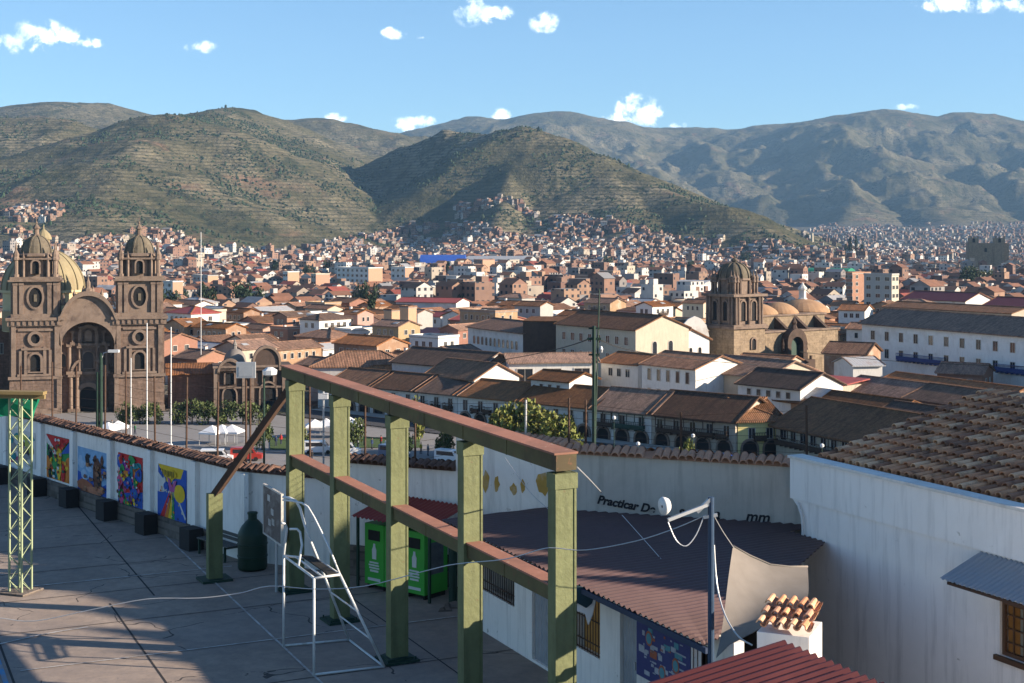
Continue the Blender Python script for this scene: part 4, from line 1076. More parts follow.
ordn = ['first', 'second', 'third', 'fourth', 'fifth', 'sixth', 'seventh', 'eighth', 'ninth', 'tenth', 'eleventh', 'twelfth', 'thirteenth', 'fourteenth', 'fifteenth', 'sixteenth', 'seventeenth', 'eighteenth', 'nineteenth', 'twentieth']
ordn += ['twenty-'+q for q in ordn[:9]]+['thirtieth']+['thirty-'+q for q in ordn[:9]]+['fortieth']+['forty-'+q for q in ordn[:9]]
recs = []
def _annex(w, h):
    b = MB(); b.box(w*.1, -3.0, -3, w*.55, -.7, h*.5, 0); b.add([(w*.1-.3, -3.4, h*.5+.02), (w*.55+.3, -3.4, h*.5+.02), (w*.55+.3, -.62, h*.5+.95), (w*.1-.3, -.62, h*.5+.95), (w*.1-.3, -3.4, h*.5+.18), (w*.55+.3, -3.4, h*.5+.18), (w*.55+.3, -.62, h*.5+1.1), (w*.1-.3, -.62, h*.5+1.1)], [(3,2,1,0),(4,5,6,7),(0,1,5,4),(1,2,6,5),(2,3,7,6),(3,0,4,7)], 1)
    return b.mesh('annex', [MAT['white'], MAT['tile']])
def _chim(d):
    b = MB(); b.box(-.35, -.35, 0, .35, .35, 1.3); b.box(-.42, -.42, 1.3, .42, .42, 1.42, 1); return b.mesh('chimney', [MAT['white'], MAT['brick']])
def _skyl():
    b = MB(); b.box(-.9, -.6, 0, .9, .6, .06); return b.mesh('skylight', [MAT['tin']])
LASTB = [None]
for (x, y, px, w, d, h, rot) in houses:
    wc = random.choice(WP); rf = random.choice(RP)
    kind = 'gable' if random.random() < .85 else 'hip'
    if y > 380 and random.random() < .16: kind = 'flat'; rf = 'flat'
    recs.append((x, y, px, w, d, h, rot, wc, rf, kind))
bykey = {}
for r in recs:
    key = (r[7][1], RNAME[r[8]], zone(r[2]))
    bykey.setdefault(key, []).append(r)
for key, L in bykey.items():
    L.sort(key=lambda r: r[1])
    for n_, (x, y, px, w, d, h, rot, wc, rf, kind) in enumerate(L):
        if kind == 'hip' and w < d+2: w = d+4
        lab = '%s house with %s, %s %s' % (key[0], key[1], ('%s nearest such' % ordn[n_]) if len(L) > 1 else 'the only one', key[2])
        rise = round(d*.23, 2)
        cw, cd = w/2, d/2
        ox = x-(cw*math.cos(rot)-cd*math.sin(rot)); oy = y-(cw*math.sin(rot)+cd*math.cos(rot))
        turned = math.cos(rot-ga) < .5
        wins = []
        ww = random.choice((.9, 1.1))
        n = int(w/3)
        if not turned: wins = [('f', n, 1.0, ww, 1.4), ('r', 2, 1.0, ww, 1.3)]
        else: wins = [('l', 2, 1.0, ww, 1.4), ('f', n, 1.0, ww, 1.3)]
        if h > 7: wins.append((wins[0][0], wins[0][1], 4.1, ww, 1.4))
        if y > 470: wins = wins[:1]
        building('house', lab, 'house', 0, 0, math.degrees(rot), w, d, ('h', h), rise, wc[0], rf, kind, wins=wins, group='town houses', xy=(ox, oy), ridge='tile' if kind != 'flat' else wc[0], below=3, ov=.5, zb=tz(x, y))
        t_ = LASTB[0]; rr_ = random.random()
        if kind == 'gable' and rr_ < .30 and not turned:
            inst('annex', cached(('anx', w, h), lambda: _annex(w, h)), t_, (0, 0, 0))
        elif rr_ < .5 and h > 5.9:
            inst('balcony', balc_mesh(round(w*.4, 1), mat='wood'), t_, (w*.5, 0, h-2.9), 0)
        if random.random() < .35 and kind != 'hip':
            inst('chimney', cached(('chm', d), lambda: _chim(d)), t_, (w*random.uniform(.2, .8), d*.5, h+(rise*.72 if kind == 'gable' else 0)-.3), 0)
        if random.random() < .25:
            inst('skylight', cached(('skl',), _skyl), t_, (w*random.uniform(.25, .75), d*.22, h+(rise*.72*.44 if kind == 'gable' else .3)+.34), 0).rotation_euler = (math.atan(rise*.72/(d/2)) if kind == 'gable' else 0, 0, 0)

# ------------------------------------------------------------------ the rest of the town: thousands of far houses as one mass
WM = [M_uvwin('far_white_walls', (0.50, 0.475, 0.44)), M_uvwin('far_cream_walls', (0.36, 0.31, 0.25)), M_uvwin('far_brick_walls', (0.21, 0.13, 0.10), ww=.5), M_uvwin('far_orange_walls', (0.29, 0.18, 0.13)), M_uvwin('far_grey_walls', (0.25, 0.23, 0.22), ww=.55)]
def M_farroof(name, col, var):
    m, nt, b = newmat(name); geo = nt('ShaderNodeNewGeometry'); hs = nt('ShaderNodeHueSaturation'); hs.inputs['Color'].default_value = (*col, 1)
    nt.l.new(nt.math('MULTIPLY_ADD', geo.outputs['Random Per Island'], var*2, 1-var), hs.inputs['Value'])
    n = nt.noise(geo.outputs['Position'], .3, 4, .6)
    nt.l.new(nt.mix(nt.math('MULTIPLY_ADD', n, 2, -.6, clamp=True), c3(col, .6), hs.outputs[0]), b.inputs['Base Color']); b.inputs['Roughness'].default_value = .95
    return m
RM = [M_farroof('far_terracotta', (0.26, 0.12, 0.07), .35), M_farroof('far_concrete', (0.27, 0.25, 0.23), .3), M_farroof('far_tin', (0.36, 0.36, 0.37), .4), M_farroof('far_red_metal', (0.30, 0.07, 0.05), .3)]
def _x(): pass
def far_town(name, pts, label, cat='houses'):
    V = []; Fc = []; MI = []; UV = []
    for (x, y, z, w, d, h, rot, wm, rm, gab) in pts:
        c, s = math.cos(rot), math.sin(rot); n = len(V)
        def T(u, v, zz): return (x+u*c-v*s, y+u*s+v*c, z+zz)
        a, b_ = w/2, d/2
        V += [T(-a,-b_,-6), T(a,-b_,-6), T(a,b_,-6), T(-a,b_,-6), T(-a,-b_,h), T(a,-b_,h), T(a,b_,h), T(-a,b_,h)]
        for (i, j, L) in ((0, 1, w), (1, 2, d), (2, 3, w), (3, 0, d)):
            Fc.append((n+i, n+j, n+j+4, n+i+4)); MI.append(wm); o = random.random()*9
            o = math.floor(o)*3.1; UV += [(o, -6), (o+L, -6), (o+L, h), (o, h)]
        if gab:
            r = d*.26; m_ = len(V); e = .5; k = .5*.52
            V += [T(-a-.3,-b_-e,h-k), T(a+.3,-b_-e,h-k), T(a+.3,0,h+r), T(-a-.3,0,h+r), T(a+.3,b_+e,h-k), T(-a-.3,b_+e,h-k)]
            Fc += [(m_, m_+1, m_+2, m_+3), (m_+3, m_+2, m_+4, m_+5)]; MI += [5+rm]*2; UV += [(0, 0)]*8
            m_ = len(V); V += [T(a,-b_,h), T(a,b_,h), T(a,0,h+r-.1), T(-a,b_,h), T(-a,-b_,h), T(-a,0,h+r-.1)]
            Fc += [(m_, m_+1, m_+2), (m_+3, m_+4, m_+5)]; MI += [wm]*2; UV += [(0, 0)]*6
        else:
            Fc.append((n+4, n+5, n+6, n+7)); MI.append(5+rm); UV += [(0, 0)]*4
            if random.random() < .45:      # water tank room on the flat roof
                m_ = len(V); q = min(w, d)*.22; uu = random.uniform(-a+q, a-q); vv = random.uniform(-b_+q, b_-q)
                V += [T(uu-q,vv-q,h+.02), T(uu+q,vv-q,h+.02), T(uu+q,vv+q,h+.02), T(uu-q,vv+q,h+.02), T(uu-q,vv-q,h+2.4), T(uu+q,vv-q,h+2.4), T(uu+q,vv+q,h+2.4), T(uu-q,vv+q,h+2.4)]
                for f_ in ((0,1,5,4),(1,2,6,5),(2,3,7,6),(3,0,4,7)): Fc.append(tuple(m_+i for i in f_)); MI.append(wm); UV += [(0, 0)]*4
                Fc.append((m_+4, m_+5, m_+6, m_+7)); MI.append(6); UV += [(0, 0)]*4
    me = bpy.data.meshes.new(name); me.from_pydata(V, [], Fc)
    for m in WM+RM: me.materials.append(m)
    me.polygons.foreach_set('material_index', MI)
    ul = me.uv_layers.new(name='UVMap'); ul.data.foreach_set('uv', np.array(UV, np.float32).ravel())
    me.update(); o = bpy.data.objects.new(name, me); C.objects.link(o)
    tag(o, label, cat, kind='stuff'); return o

pts = []
cells = []
y = LASTY+4
ix = 0
while y < 3400:
    sp = 12+4*min(1, y/2200)
    ix += 1
    half = .42*y
    xs = np.arange(-half, half, sp)
    if ix % 7 == 0: y += sp*.9; continue
    for x in xs:
        cells.append((x+random.uniform(-3, 3)+(ix % 2)*sp/2, y+random.uniform(-3, 3)))
    y += sp
cx_ = np.array(cells); tzv, hm = terrain(cx_[:, 0], cx_[:, 1])
nz = fbm(cx_[:, 0]/120, cx_[:, 1]/120, 3, 77)
n2_ = fbm(cx_[:, 0]/400, cx_[:, 1]/400, 2, 87)
pxv = 512+F*cx_[:, 0]/cx_[:, 1]
for k, (x, y) in enumerate(cells):
    px = pxv[k]
    if hm[k] > .25: continue
    if occupied(x, y, 7): continue
    if nz[k] > .63: continue
    if y > 2900 and 560 > px > 200: continue
    near = y < 1200
    tall = nz[k] < .4 and random.random() < .4
    h = random.uniform(4.5, 8) if not tall else random.uniform(8.5, 16)
    w = random.uniform(7, 13); d = random.uniform(6, 10)
    if near and not tall: gab = random.random() < .72; rm = random.choice((0, 0, 0, 0, 0, 2, 3))
    else: gab = random.random() < .3; rm = random.choice((0, 0, 2)) if gab else random.choice((1, 1, 1, 2))
    if gab: rm = random.choice((0, 0, 0, 0, 2, 3)) if random.random() < .5 else 0
    wm = random.choice((0, 0, 0, 1, 2, 2, 2, 3, 3, 4))
    pts.append((x, y, tzv[k], w, d, h, R(-42)+(n2_[k]-.5)*1.2+random.choice((0, R(90)))+random.uniform(-.08, .08), wm, rm, gab))
far_town('distant_houses', pts, 'dense mass of small brick and white houses filling the valley floor')
# hillside quarters
hp = []
def quarter(n, pxr, yr, fn, hcap):
    q = []
    X = []; Yv = []
    pxx = rng.uniform(pxr[0], pxr[1], n); yy = np.sqrt(rng.uniform(yr[0]**2, yr[1]**2, n))
    xx = (pxx-512)/F*yy; zz, hm = terrain(xx, yy); py = HY+(CAMZ-zz)*F/yy
    nn = fbm(xx/110, yy/110, 3, 61)
    grid = set()
    for k in range(n):
        if not fn(pxx[k], py[k], nn[k], hm[k]): continue
        g = (int(xx[k]/11), int(yy[k]/13))
        if g in grid: continue
        grid.add(g)
        h = random.uniform(3.5, 8.0)
        hp.append((xx[k], yy[k], zz[k], random.uniform(6, 11), random.uniform(5.5, 8.5), h, R(-35)+random.uniform(-.5, .5), random.choice((2, 2, 2, 3, 3, 3, 1, 0, 4)), random.choice((0, 0, 1, 2)), random.random() < .35))
def lerp(pts, x): return float(np.interp(x, [p[0] for p in pts], [p[1] for p in pts]))
L1 = [(-60, 195), (0, 200), (60, 208), (120, 212), (160, 228), (190, 240), (230, 262)]
quarter(16000, (-60, 240), (900, 2300), lambda px, py, n, h: py > lerp(L1, px) and n < (.30 if py < 232 else .50) and py < 290, 8)
L2 = [(285, 252), (340, 242), (400, 228), (440, 208), (480, 200), (510, 196), (530, 212), (560, 216), (620, 222), (660, 236), (700, 242), (750, 236), (800, 252)]
quarter(22000, (240, 830), (1500, 2700), lambda px, py, n, h: py > lerp(L2, px) and n < (.66 if py > 226 else .50), 8)
quarter(9000, (640, 1080), (2400, 6200), lambda px, py, n, h: py > lerp([(640, 250), (780, 240), (830, 224), (1080, 222)], px) and n < .60, 8)
far_town('hillside_houses', hp, 'brick shanty quarters climbing the lower slopes of the hills')

# ------------------------------------------------------------------ trees
def M_leaf(name, col):
    m, nt, b = newmat(name); geo = nt('ShaderNodeNewGeometry'); hs = nt('ShaderNodeHueSaturation'); hs.inputs['Color'].default_value = (*col, 1)
    nt.l.new(nt.math('MULTIPLY_ADD', geo.outputs['Random Per Island'], 1.0, .5), hs.inputs['Value'])
    nt.l.new(nt.math('MULTIPLY_ADD', geo.outputs['Random Per Island'], .04, .48), hs.inputs['Hue'])
    nt.l.new(hs.outputs[0], b.inputs['Base Color']); b.inputs['Roughness'].default_value = .7; b.inputs['Specular IOR Level'].default_value = .2
    return m
MAT['leaf'] = M_leaf('olive_leaves', (0.075, 0.095, 0.032)); MAT['leaf_dark'] = M_leaf('dark_conifer_leaves', (0.028, 0.045, 0.022)); MAT['leaf_bright'] = M_leaf('yellow_green_leaves', (0.15, 0.16, 0.04))
MAT['bark'] = M_basic('bark', (0.09, 0.065, 0.045), .95, .3, 2)
def crown_mesh(kind, mat, n, leaf, seed):
    r = random.Random(seed); b = MB()
    cl = []
    for _ in range(9 if kind != 'tall' else 14):
        if kind == 'round': c = U((r.uniform(-.55, .55), r.uniform(-.55, .55), r.uniform(.3, .85))); s = r.uniform(.25, .42)
        elif kind == 'tall':
            z = r.uniform(.12, .95); c = U((r.uniform(-.2, .2)*(1.2-z), r.uniform(-.2, .2)*(1.2-z), z)); s = .26*(1.15-z)
        else: c = U((r.uniform(-.8, .8), r.uniform(-.6, .6), r.uniform(.2, .7))); s = r.uniform(.25, .4)
        cl.append((c, s))
    for _ in range(n):
        c, s = r.choice(cl)
        v = U((r.gauss(0, 1), r.gauss(0, 1), r.gauss(0, 1))).normalized()*s*(r.random()**.4)
        p = c+v; a = U((r.gauss(0, 1), r.gauss(0, 1), r.gauss(0, 1))).normalized(); q = a.cross(U((r.gauss(0, 1), r.gauss(0, 1), r.gauss(0, 1)))).normalized(); l = leaf*r.uniform(.6, 1.4)
        b.add([p-a*l, p+q*l*.55, p+a*l, p-q*l*.55], [(0, 1, 2, 3)])
    return b.mesh('crown', MAT[mat])
def trunk_mesh(seed, tall=False):
    r = random.Random(seed); b = MB(); b.cyl((0, 0, -.05), (.02, 0, .45), .045, .03, 6); 
    for k in range(6):
        a = r.uniform(0, 6.28); z = r.uniform(.25, .45); b.cyl((.01, 0, z), (.35*math.cos(a), .35*math.sin(a), z+.3), .018, .006, 5)
    if tall: b.cyl((.02, 0, .4), (0, 0, .92), .03, .008, 6)
    return b.mesh('trunk', MAT['bark'])
CR = {k: [crown_mesh(k[0], k[1], k[2], k[3], 100+i*7+len(k[0])) for i in range(3)] for k in (('round', 'leaf', 900, .075), ('round', 'leaf_dark', 900, .075), ('tall', 'leaf_dark', 900, .06), ('bush', 'leaf_bright', 3200, .06), ('round', 'leaf_bright', 700, .08))}
TR = [trunk_mesh(5), trunk_mesh(6, True)]
def tree(px, Y, hgt, wid, label, kind=('round', 'leaf', 900, .075), z=None, name='tree', cat='tree', group='city trees', xy=None):
    x, y = XY(px, Y) if xy is None else xy
    z = tz(x, y) if z is None else z
    t = empty(name, (x, y, z), random.uniform(0, 6.28), label, cat, group)
    inst('trunk', TR[1 if kind[0] == 'tall' else 0], t, sc=(hgt*.9, hgt*.9, hgt))
    inst('crown', random.choice(CR[kind]), t, sc=(wid/1.7 if kind[0] != 'tall' else wid, wid/1.7 if kind[0] != 'tall' else wid, hgt))
    return t
k0 = ('round', 'leaf', 900, .075)
for i, (px, hh, ww) in enumerate(((126, 3.6, 4.0), (140, 3.4, 4.4), (156, 3.5, 4.6), (178, 3.6, 4), (192, 3.9, 5.2), (208, 3.9, 5.4), (226, 3.8, 5.5), (243, 4.0, 5.4), (259, 3.6, 4.6))):
    tree(px, 258, hh, ww, '%s clipped olive green tree from the left in the row before the church and chapel' % ordn[i], k0, group='clipped plaza trees')
tree(538, 214, 9.4, 12.5, 'big loose yellow green bush right of the green frame, left part', ('bush', 'leaf_bright', 3200, .06), group='plaza bushes')
tree(519, 218, 8.6, 9, 'smaller yellow green bush hugging the left side of the big bush', ('bush', 'leaf_bright', 3200, .06), group='plaza bushes')
tree(558, 211, 8.0, 8.5, 'low yellow green bush hugging the right side of the big bush', ('bush', 'leaf_bright', 3200, .06), group='plaza bushes')
tree(677, 196, 6.2, 4.8, 'single round yellow green bush behind the tile topped wall', ('bush', 'leaf_bright', 3200, .06), group='plaza bushes')
tree(417, 238, 6.5, 3.4, 'small yellow green tree seen between the third and fourth green posts', ('round', 'leaf_bright', 700, .08), group='plaza bushes')
far_tr = [(207, 600, 12, 9, 1), (203, 640, 15, 7, 2), (250, 640, 12, 14, 1), (169, 560, 12, 12, 1), (243, 700, 11, 12, 1), (372, 520, 14, 11, 2), (360, 640, 12, 10, 1), (369, 600, 15, 9, 1), (275, 1250, 16, 15, 2), (330, 1200, 14, 12, 1), (337, 1300, 20, 10, 2), (310, 1100, 12, 14, 1), (545, 860, 9, 14, 1), (530, 900, 10, 12, 0), (555, 930, 10, 12, 1), (517, 880, 8, 12, 0), (457, 610, 9, 9, 1), (463, 590, 8, 8, 0), (448, 1100, 18, 8, 2), (620, 980, 10, 10, 1), (576, 1050, 10, 12, 0), (965, 930, 14, 14, 1), (975, 960, 14, 16, 1), (985, 990, 12, 12, 0), (850, 1900, 32, 14, 2), (846, 1950, 24, 14, 2), (856, 1920, 38, 12, 2), (862, 1980, 26, 14, 2), (690, 1500, 12, 12, 1), (708, 1400, 12, 14, 1), (745, 1700, 16, 16, 1), (770, 1600, 14, 14, 1), (400, 1250, 14, 14, 1), (385, 1350, 14, 16, 2), (420, 1350, 12, 12, 1), (235, 1300, 12, 12, 1), (180, 700, 12, 9, 1), (512, 1100, 12, 8, 1), (925, 700, 9, 9, 1), (610, 1500, 14, 14, 1)]
kinds = [('round', 'leaf', 900, .075), ('round', 'leaf_dark', 900, .075), ('tall', 'leaf_dark', 900, .06)]
kn = ['olive green broad tree', 'dark green broad tree', 'tall narrow dark tree']
cnt = {}
for (px, Y, hh, ww, kk) in sorted(far_tr, key=lambda q: (q[1])):
    kz = (kn[kk], zone(px)); cnt[kz] = cnt.get(kz, 0)+1
    tree(px, Y, hh, ww, '%s among town roofs, %s nearest %s' % (kn[kk], ordn[cnt[kz]-1], zone(px)), kinds[kk])
gr = 0
for px, Y, hh, ww, kd in ((300, 226, 2.0, 4, 1), (352, 222, 2.6, 4.4, 0), (405, 220, 2.0, 3.6, 1), (446, 219, 2.4, 4.2, 0), (262, 226, 1.6, 4.0, 0)):
    gr += 1
    tree(px, Y, hh+2.2, ww, 'small %s garden tree of the plaza %s' % ('yellow green' if kd else 'olive', 'below the domed chapel' if px < 275 else 'behind the first green post' if px < 320 else 'behind the second green post' if px < 372 else 'behind the third green post' if px < 415 else 'left of the fourth green post'), ('round', 'leaf_bright', 700, .08) if kd else k0, group='garden trees in the plaza')
# shrubs and eucalyptus scattered over the hill slopes: one mass
def scrub():
    n = 70000
    pxx = rng.uniform(-60, 1090, n); yy = np.sqrt(rng.uniform(900.**2, 3400.**2, n)); xx = (pxx-512)/F*yy
    zz, hm = terrain(xx, yy); nn = fbm(xx/90, yy/90, 4, 51); n3 = fbm(xx/300, yy/300, 3, 55)
    V = []; Fc = []
    for k in range(n):
        dens = .50-.34*(n3[k]-.5)
        if hm[k] < .05:
            if random.random() > .30 or occupied(xx[k], yy[k], 5): continue
        elif nn[k] < dens+.03 and random.random() > .05: continue
        s = random.uniform(.9, 2.9); hh = s*random.uniform(.7, 1.5)
        if random.random() < .05: hh *= 2.6; s *= 1.2
        x, y, z = xx[k], yy[k], zz[k]
        m = len(V); r_ = [random.uniform(.7, 1.25) for _ in range(10)]
        V += [(x, y, z+hh)]
        for q in range(5): V.append((x+s*.75*r_[q]*math.cos(q*1.257), y+s*.75*r_[q]*math.sin(q*1.257), z+hh*.62*r_[q]))
        for q in range(5): V.append((x+s*r_[5+q]*math.cos(q*1.257+.6), y+s*r_[5+q]*math.sin(q*1.257+.6), z-.3))
        for q in range(5):
            j = (q+1) % 5
            Fc += [(m, m+1+q, m+1+j), (m+1+q, m+6+q, m+1+j), (m+1+j, m+6+q, m+6+j)]
    me = bpy.data.meshes.new('hill_scrub'); me.from_pydata(V, [], Fc); me.materials.append(MAT['leaf_dark'])
    o = bpy.data.objects.new('hill_scrub', me); C.objects.link(o); tag(o, 'dark shrubs and small trees scattered over hills and gardens', 'scrub', kind='stuff')
scrub()

# ------------------------------------------------------------------ foreground: the school yard
DV = U((0.427, -0.904)); PR = U((0.904, 0.427))
def court_mat():
    m, nt, b = newmat('worn_concrete_court'); geo = nt('ShaderNodeNewGeometry'); v = geo.outputs['Position']
    n1 = nt.noise(v, .35, 8, .65, .5); n2 = nt.noise(v, 3, 6, .7); n3 = nt.noise(v, .12, 4, .5)
    c = nt.mix(nt.math('MULTIPLY_ADD', n1, 2.4, -.7, clamp=True), (.27, .21, .17), (.46, .365, .29))
    c = nt.mix(nt.math('MULTIPLY_ADD', n2, 2.6, -1.0, clamp=True), nt.mix(.5, c, (.13, .115, .11)), c)
    c = nt.mix(nt.ramp(n3, [(.45, 0), (.62, .45)]), c, (.20, .18, .178))
    wv = nt('ShaderNodeVectorMath', operation='ADD'); nn_ = nt('ShaderNodeTexNoise'); nn_.inputs['Scale'].default_value = .8; nt.l.new(v, nn_.inputs['Vector']); nt.l.new(v, wv.inputs[0]); nt.l.new(nn_.outputs['Color'], wv.inputs[1])
    vo = nt('ShaderNodeTexVoronoi', feature='DISTANCE_TO_EDGE'); vo.inputs['Scale'].default_value = .28; nt.l.new(wv.outputs[0], vo.inputs['Vector'])
    c = nt.mix(nt.math('MULTIPLY', nt.math('LESS_THAN', vo.outputs['Distance'], .004), nt.math('GREATER_THAN', n1, .5)), c, (.07, .06, .055))
    sp = nt.noise(v, 9, 4, .7); c = nt.mix(nt.ramp(sp, [(.62, 0), (.70, .55)]), c, (.10, .09, .085))
    nt.l.new(c, b.inputs['Base Color']); b.inputs['Roughness'].default_value = .85; b.inputs['Specular IOR Level'].default_value = .2
    bp = nt('ShaderNodeBump'); bp.inputs['Strength'].default_value = .25; bp.inputs['Distance'].default_value = .03; nt.l.new(n2, bp.inputs['Height']); nt.l.new(bp.outputs[0], b.inputs['Normal'])
    return m
MAT['court'] = court_mat()
MAT['joint'] = M_basic('dark_joint_filler', (.035, .032, .032), .9, .2, 2, world=True)
def worn_paint(name, col):
    m, nt, b = newmat(name); geo = nt('ShaderNodeNewGeometry'); n = nt.noise(geo.outputs['Position'], 2.2, 7, .7)
    nt.l.new(nt.mix(nt.ramp(n, [(.42, 0), (.6, .85)]), col, (.25, .22, .2)), b.inputs['Base Color']); b.inputs['Roughness'].default_value = .8
    return m
MAT['lineblue'] = worn_paint('worn_blue_paint', (.05, .22, .42)); MAT['linewhite'] = worn_paint('worn_white_paint', (.55, .53, .5))
m = MB(); m.add([(-70, -15, 0), (34, -15, 0), (34, 40, 0), (-4, 40, 0), (-26, 61, 0), (-70, 66, 0)], [(0, 1, 2, 3, 4, 5)]); tag(m.build('court', MAT['court']), kind='structure')
m = MB(); m.add([(-200, -120, -.3), (200, -120, -.3), (200, 46, -.3), (-200, 46, -.3)], [(0, 1, 2, 3)]); tag(m.build('ground', MAT['flat']), kind='structure')
def wl(w, l):   # court coordinates: w across, l along DV
    return U((w*PR.x+l*DV.x, w*PR.y+l*DV.y))
def strip(mb, w0, l0, w1, l1, wid, z, mi=0):
    a = wl(w0, l0); b = wl(w1, l1); dd = (b-a).normalized(); nn = U((-dd.y, dd.x))*wid/2
    mb.add([(a.x-nn.x, a.y-nn.y, z), (b.x-nn.x, b.y-nn.y, z), (b.x+nn.x, b.y+nn.y, z), (a.x+nn.x, a.y+nn.y, z)], [(0, 1, 2, 3)], mi)
m = MB()
for w_ in (-5.5, -2.6, .2, 11.4, 14.2): strip(m, w_, -62, w_, -8, .035, .004)
strip(m, 5.8, -35.6, 5.8, -8, .045, .004); strip(m, 6.95, -62, 6.95, -35.9, .045, .004); strip(m, 3.0, -62, 3.0, -8, .05, .004)
for l_ in (-21.8, -24.8, -27.8, -33.8, -36.8, -39.8, -42.8, -45.8, -48.8, -51.8): strip(m, -20, l_, 17, l_, .03, .008)
tag(m.build('court_joints', MAT['joint']), kind='structure')
m = MB(); strip(m, 8.65, -62, 8.65, -8, .05, .012, 1); strip(m, 2.85, -62, 2.85, -8, .10, .012, 0); strip(m, 3.2, -30.8, 17, -30.8, .05, .016, 1)
strip(m, 3.2, -38.2, 9.5, -38.2, .05, .016, 1)
cc = GP(150, 690); prev = None
for k in range(19):
    a = R(120+k*6); q = U((cc.x+5.2*math.cos(a), cc.y+5.2*math.sin(a)))
    if prev is not None:
        dd = (q-prev).normalized(); nn = U((-dd.y, dd.x))*.03
        m.add([(prev.x-nn.x, prev.y-nn.y, .02), (q.x-nn.x, q.y-nn.y, .02), (q.x+nn.x, q.y+nn.y, .02), (prev.x+nn.x, prev.y+nn.y, .02)], [(0, 1, 2, 3)], 1)
    prev = q
tag(m.build('court_lines', [MAT['lineblue'], MAT['linewhite']]), kind='structure')

# boundary walls ---------------------------------------------------------------
WA = U((-7.65, 39.4)); WB = U((-4.5, 37.8)); WC = U((-1.46, 36.4)); WD = U((1.35, 33.8)); WE = U((7.1, 31.5))
WM_ = U((-.655, .756)); W0 = WA+WM_*26; W00 = W0+U((-.9, .42))*14
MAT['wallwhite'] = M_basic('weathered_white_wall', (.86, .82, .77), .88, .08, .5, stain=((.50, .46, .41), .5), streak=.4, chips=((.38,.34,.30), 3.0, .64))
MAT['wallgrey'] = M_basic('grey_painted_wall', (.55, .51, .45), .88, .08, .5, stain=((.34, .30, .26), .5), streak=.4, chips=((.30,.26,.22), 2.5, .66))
MAT['plinth'] = M_stone('rubble_plinth', (.17, .14, .12), (.08, .07, .06), .22, streak=.3)
MAT['capdark'] = M_basic('shade_tint_tile', (.15, .085, .062), .9, .4, 3, objvar=.0)  # darker copy of the coping tile, with shade put into its colour
MAT['caplit'] = M_basic('sunlit_tint_tile', (.52, .28, .18), .9, .3, 3)  # brighter copy of the coping tile, with sunlight put into its colour
def wallseg(mb, a, b, h, th=.3, mi=0, z0=-.2):
    n = U((-(b-a).y, (b-a).x)).normalized()
    if n.y < 0: n = -n
    p = [a, b, b+n*th, a+n*th]
    v = [(q.x, q.y, z0) for q in p]+[(q.x, q.y, h) for q in p]
    mb.add(v, [(0,1,5,4),(1,2,6,5),(2,3,7,6),(3,0,4,7),(4,5,6,7)], mi)
    return n
def tilecap(mb, a, b, h, th=.3, seed=1, over=.16, r=.11):
    rr = random.Random(seed); L = (b-a).length; t = (b-a)/L; n = U((-t.y, t.x))
    if n.y < 0: n = -n
    x = 0
    while x < L:
        for side in (0, 1):
            for lay in (0,):
                s = x+rr.uniform(-.02, .02)
                c = a+t*s
                q0 = c+n*(th/2); q1 = c-n*over if side == 0 else c+n*(th+over)
                z0, z1 = h+.17+rr.uniform(-.015, .02), h+.03+rr.uniform(-.03, .03)
                if rr.random() < .04: continue
                yaw = t*rr.uniform(-.03, .03)
                pts = []; N = 5
                for (q, z, rad) in ((q0, z0, r*.8), (q1+yaw, z1, r)):
                    for k in range(N+1):
                        an = math.pi*k/N
                        pts.append((q.x+t.x*rad*math.cos(an), q.y+t.y*rad*math.cos(an), z+rad*.9*math.sin(an)))
                for (q, z, rad) in ((q0, z0, r*.8-.02), (q1+yaw, z1, r-.02)):
                    for k in range(N+1):
                        an = math.pi*k/N
                        pts.append((q.x+t.x*rad*math.cos(an), q.y+t.y*rad*math.cos(an), z+rad*.9*math.sin(an)))
                M1 = N+1
                fs = [(k, k+1, M1+k+1, M1+k) for k in range(N)]+[(M1+k, M1+k+1, 3*M1+k+1, 3*M1+k) for k in range(N)]+[(2*M1+k, 3*M1+k, 3*M1+k+1, 2*M1+k+1) for k in range(N)]
                mb.add(pts, fs, 0)
        x += r*1.85
    # mortar bed under the tiles
    wallp = [a-n*(over*.55), b-n*(over*.55), b+n*(th+over*.55), a+n*(th+over*.55)]
    ridge = [(a+n*th/2), (b+n*th/2)]
    v = [(q.x, q.y, h+.001) for q in wallp]+[(q.x, q.y, h+.15) for q in ridge]
    mb.add(v, [(0, 1, 5, 4), (3, 4, 5, 2), (0, 4, 3), (1, 2, 5), (0, 3, 2, 1)], 0)
HM = 2.5
t = empty('boundary_wall', (WA.x, WA.y, 0), 0, 'long white yard wall with painted murals and dark clay tile coping', 'wall')
base = U((WA.x, WA.y))
def rel(p): return p-base
m = MB(); wallseg(m, rel(W00), rel(W0), HM); wallseg(m, rel(W0), rel(WA), HM); wallseg(m, rel(WA), rel(WB), HM); m.build('wall', MAT['wallwhite'], t)
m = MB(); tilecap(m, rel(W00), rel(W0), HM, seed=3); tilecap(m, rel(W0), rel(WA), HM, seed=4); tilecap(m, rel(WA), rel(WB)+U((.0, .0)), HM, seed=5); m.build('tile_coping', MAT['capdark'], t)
m = MB(); nW = U((-.756, -.655))
wallseg(m, rel(W0)+nW*.12, rel(WA)+nW*.12+WM_*1.6, .55, .118, z0=-.1); m.build('plinth', MAT['plinth'], t)
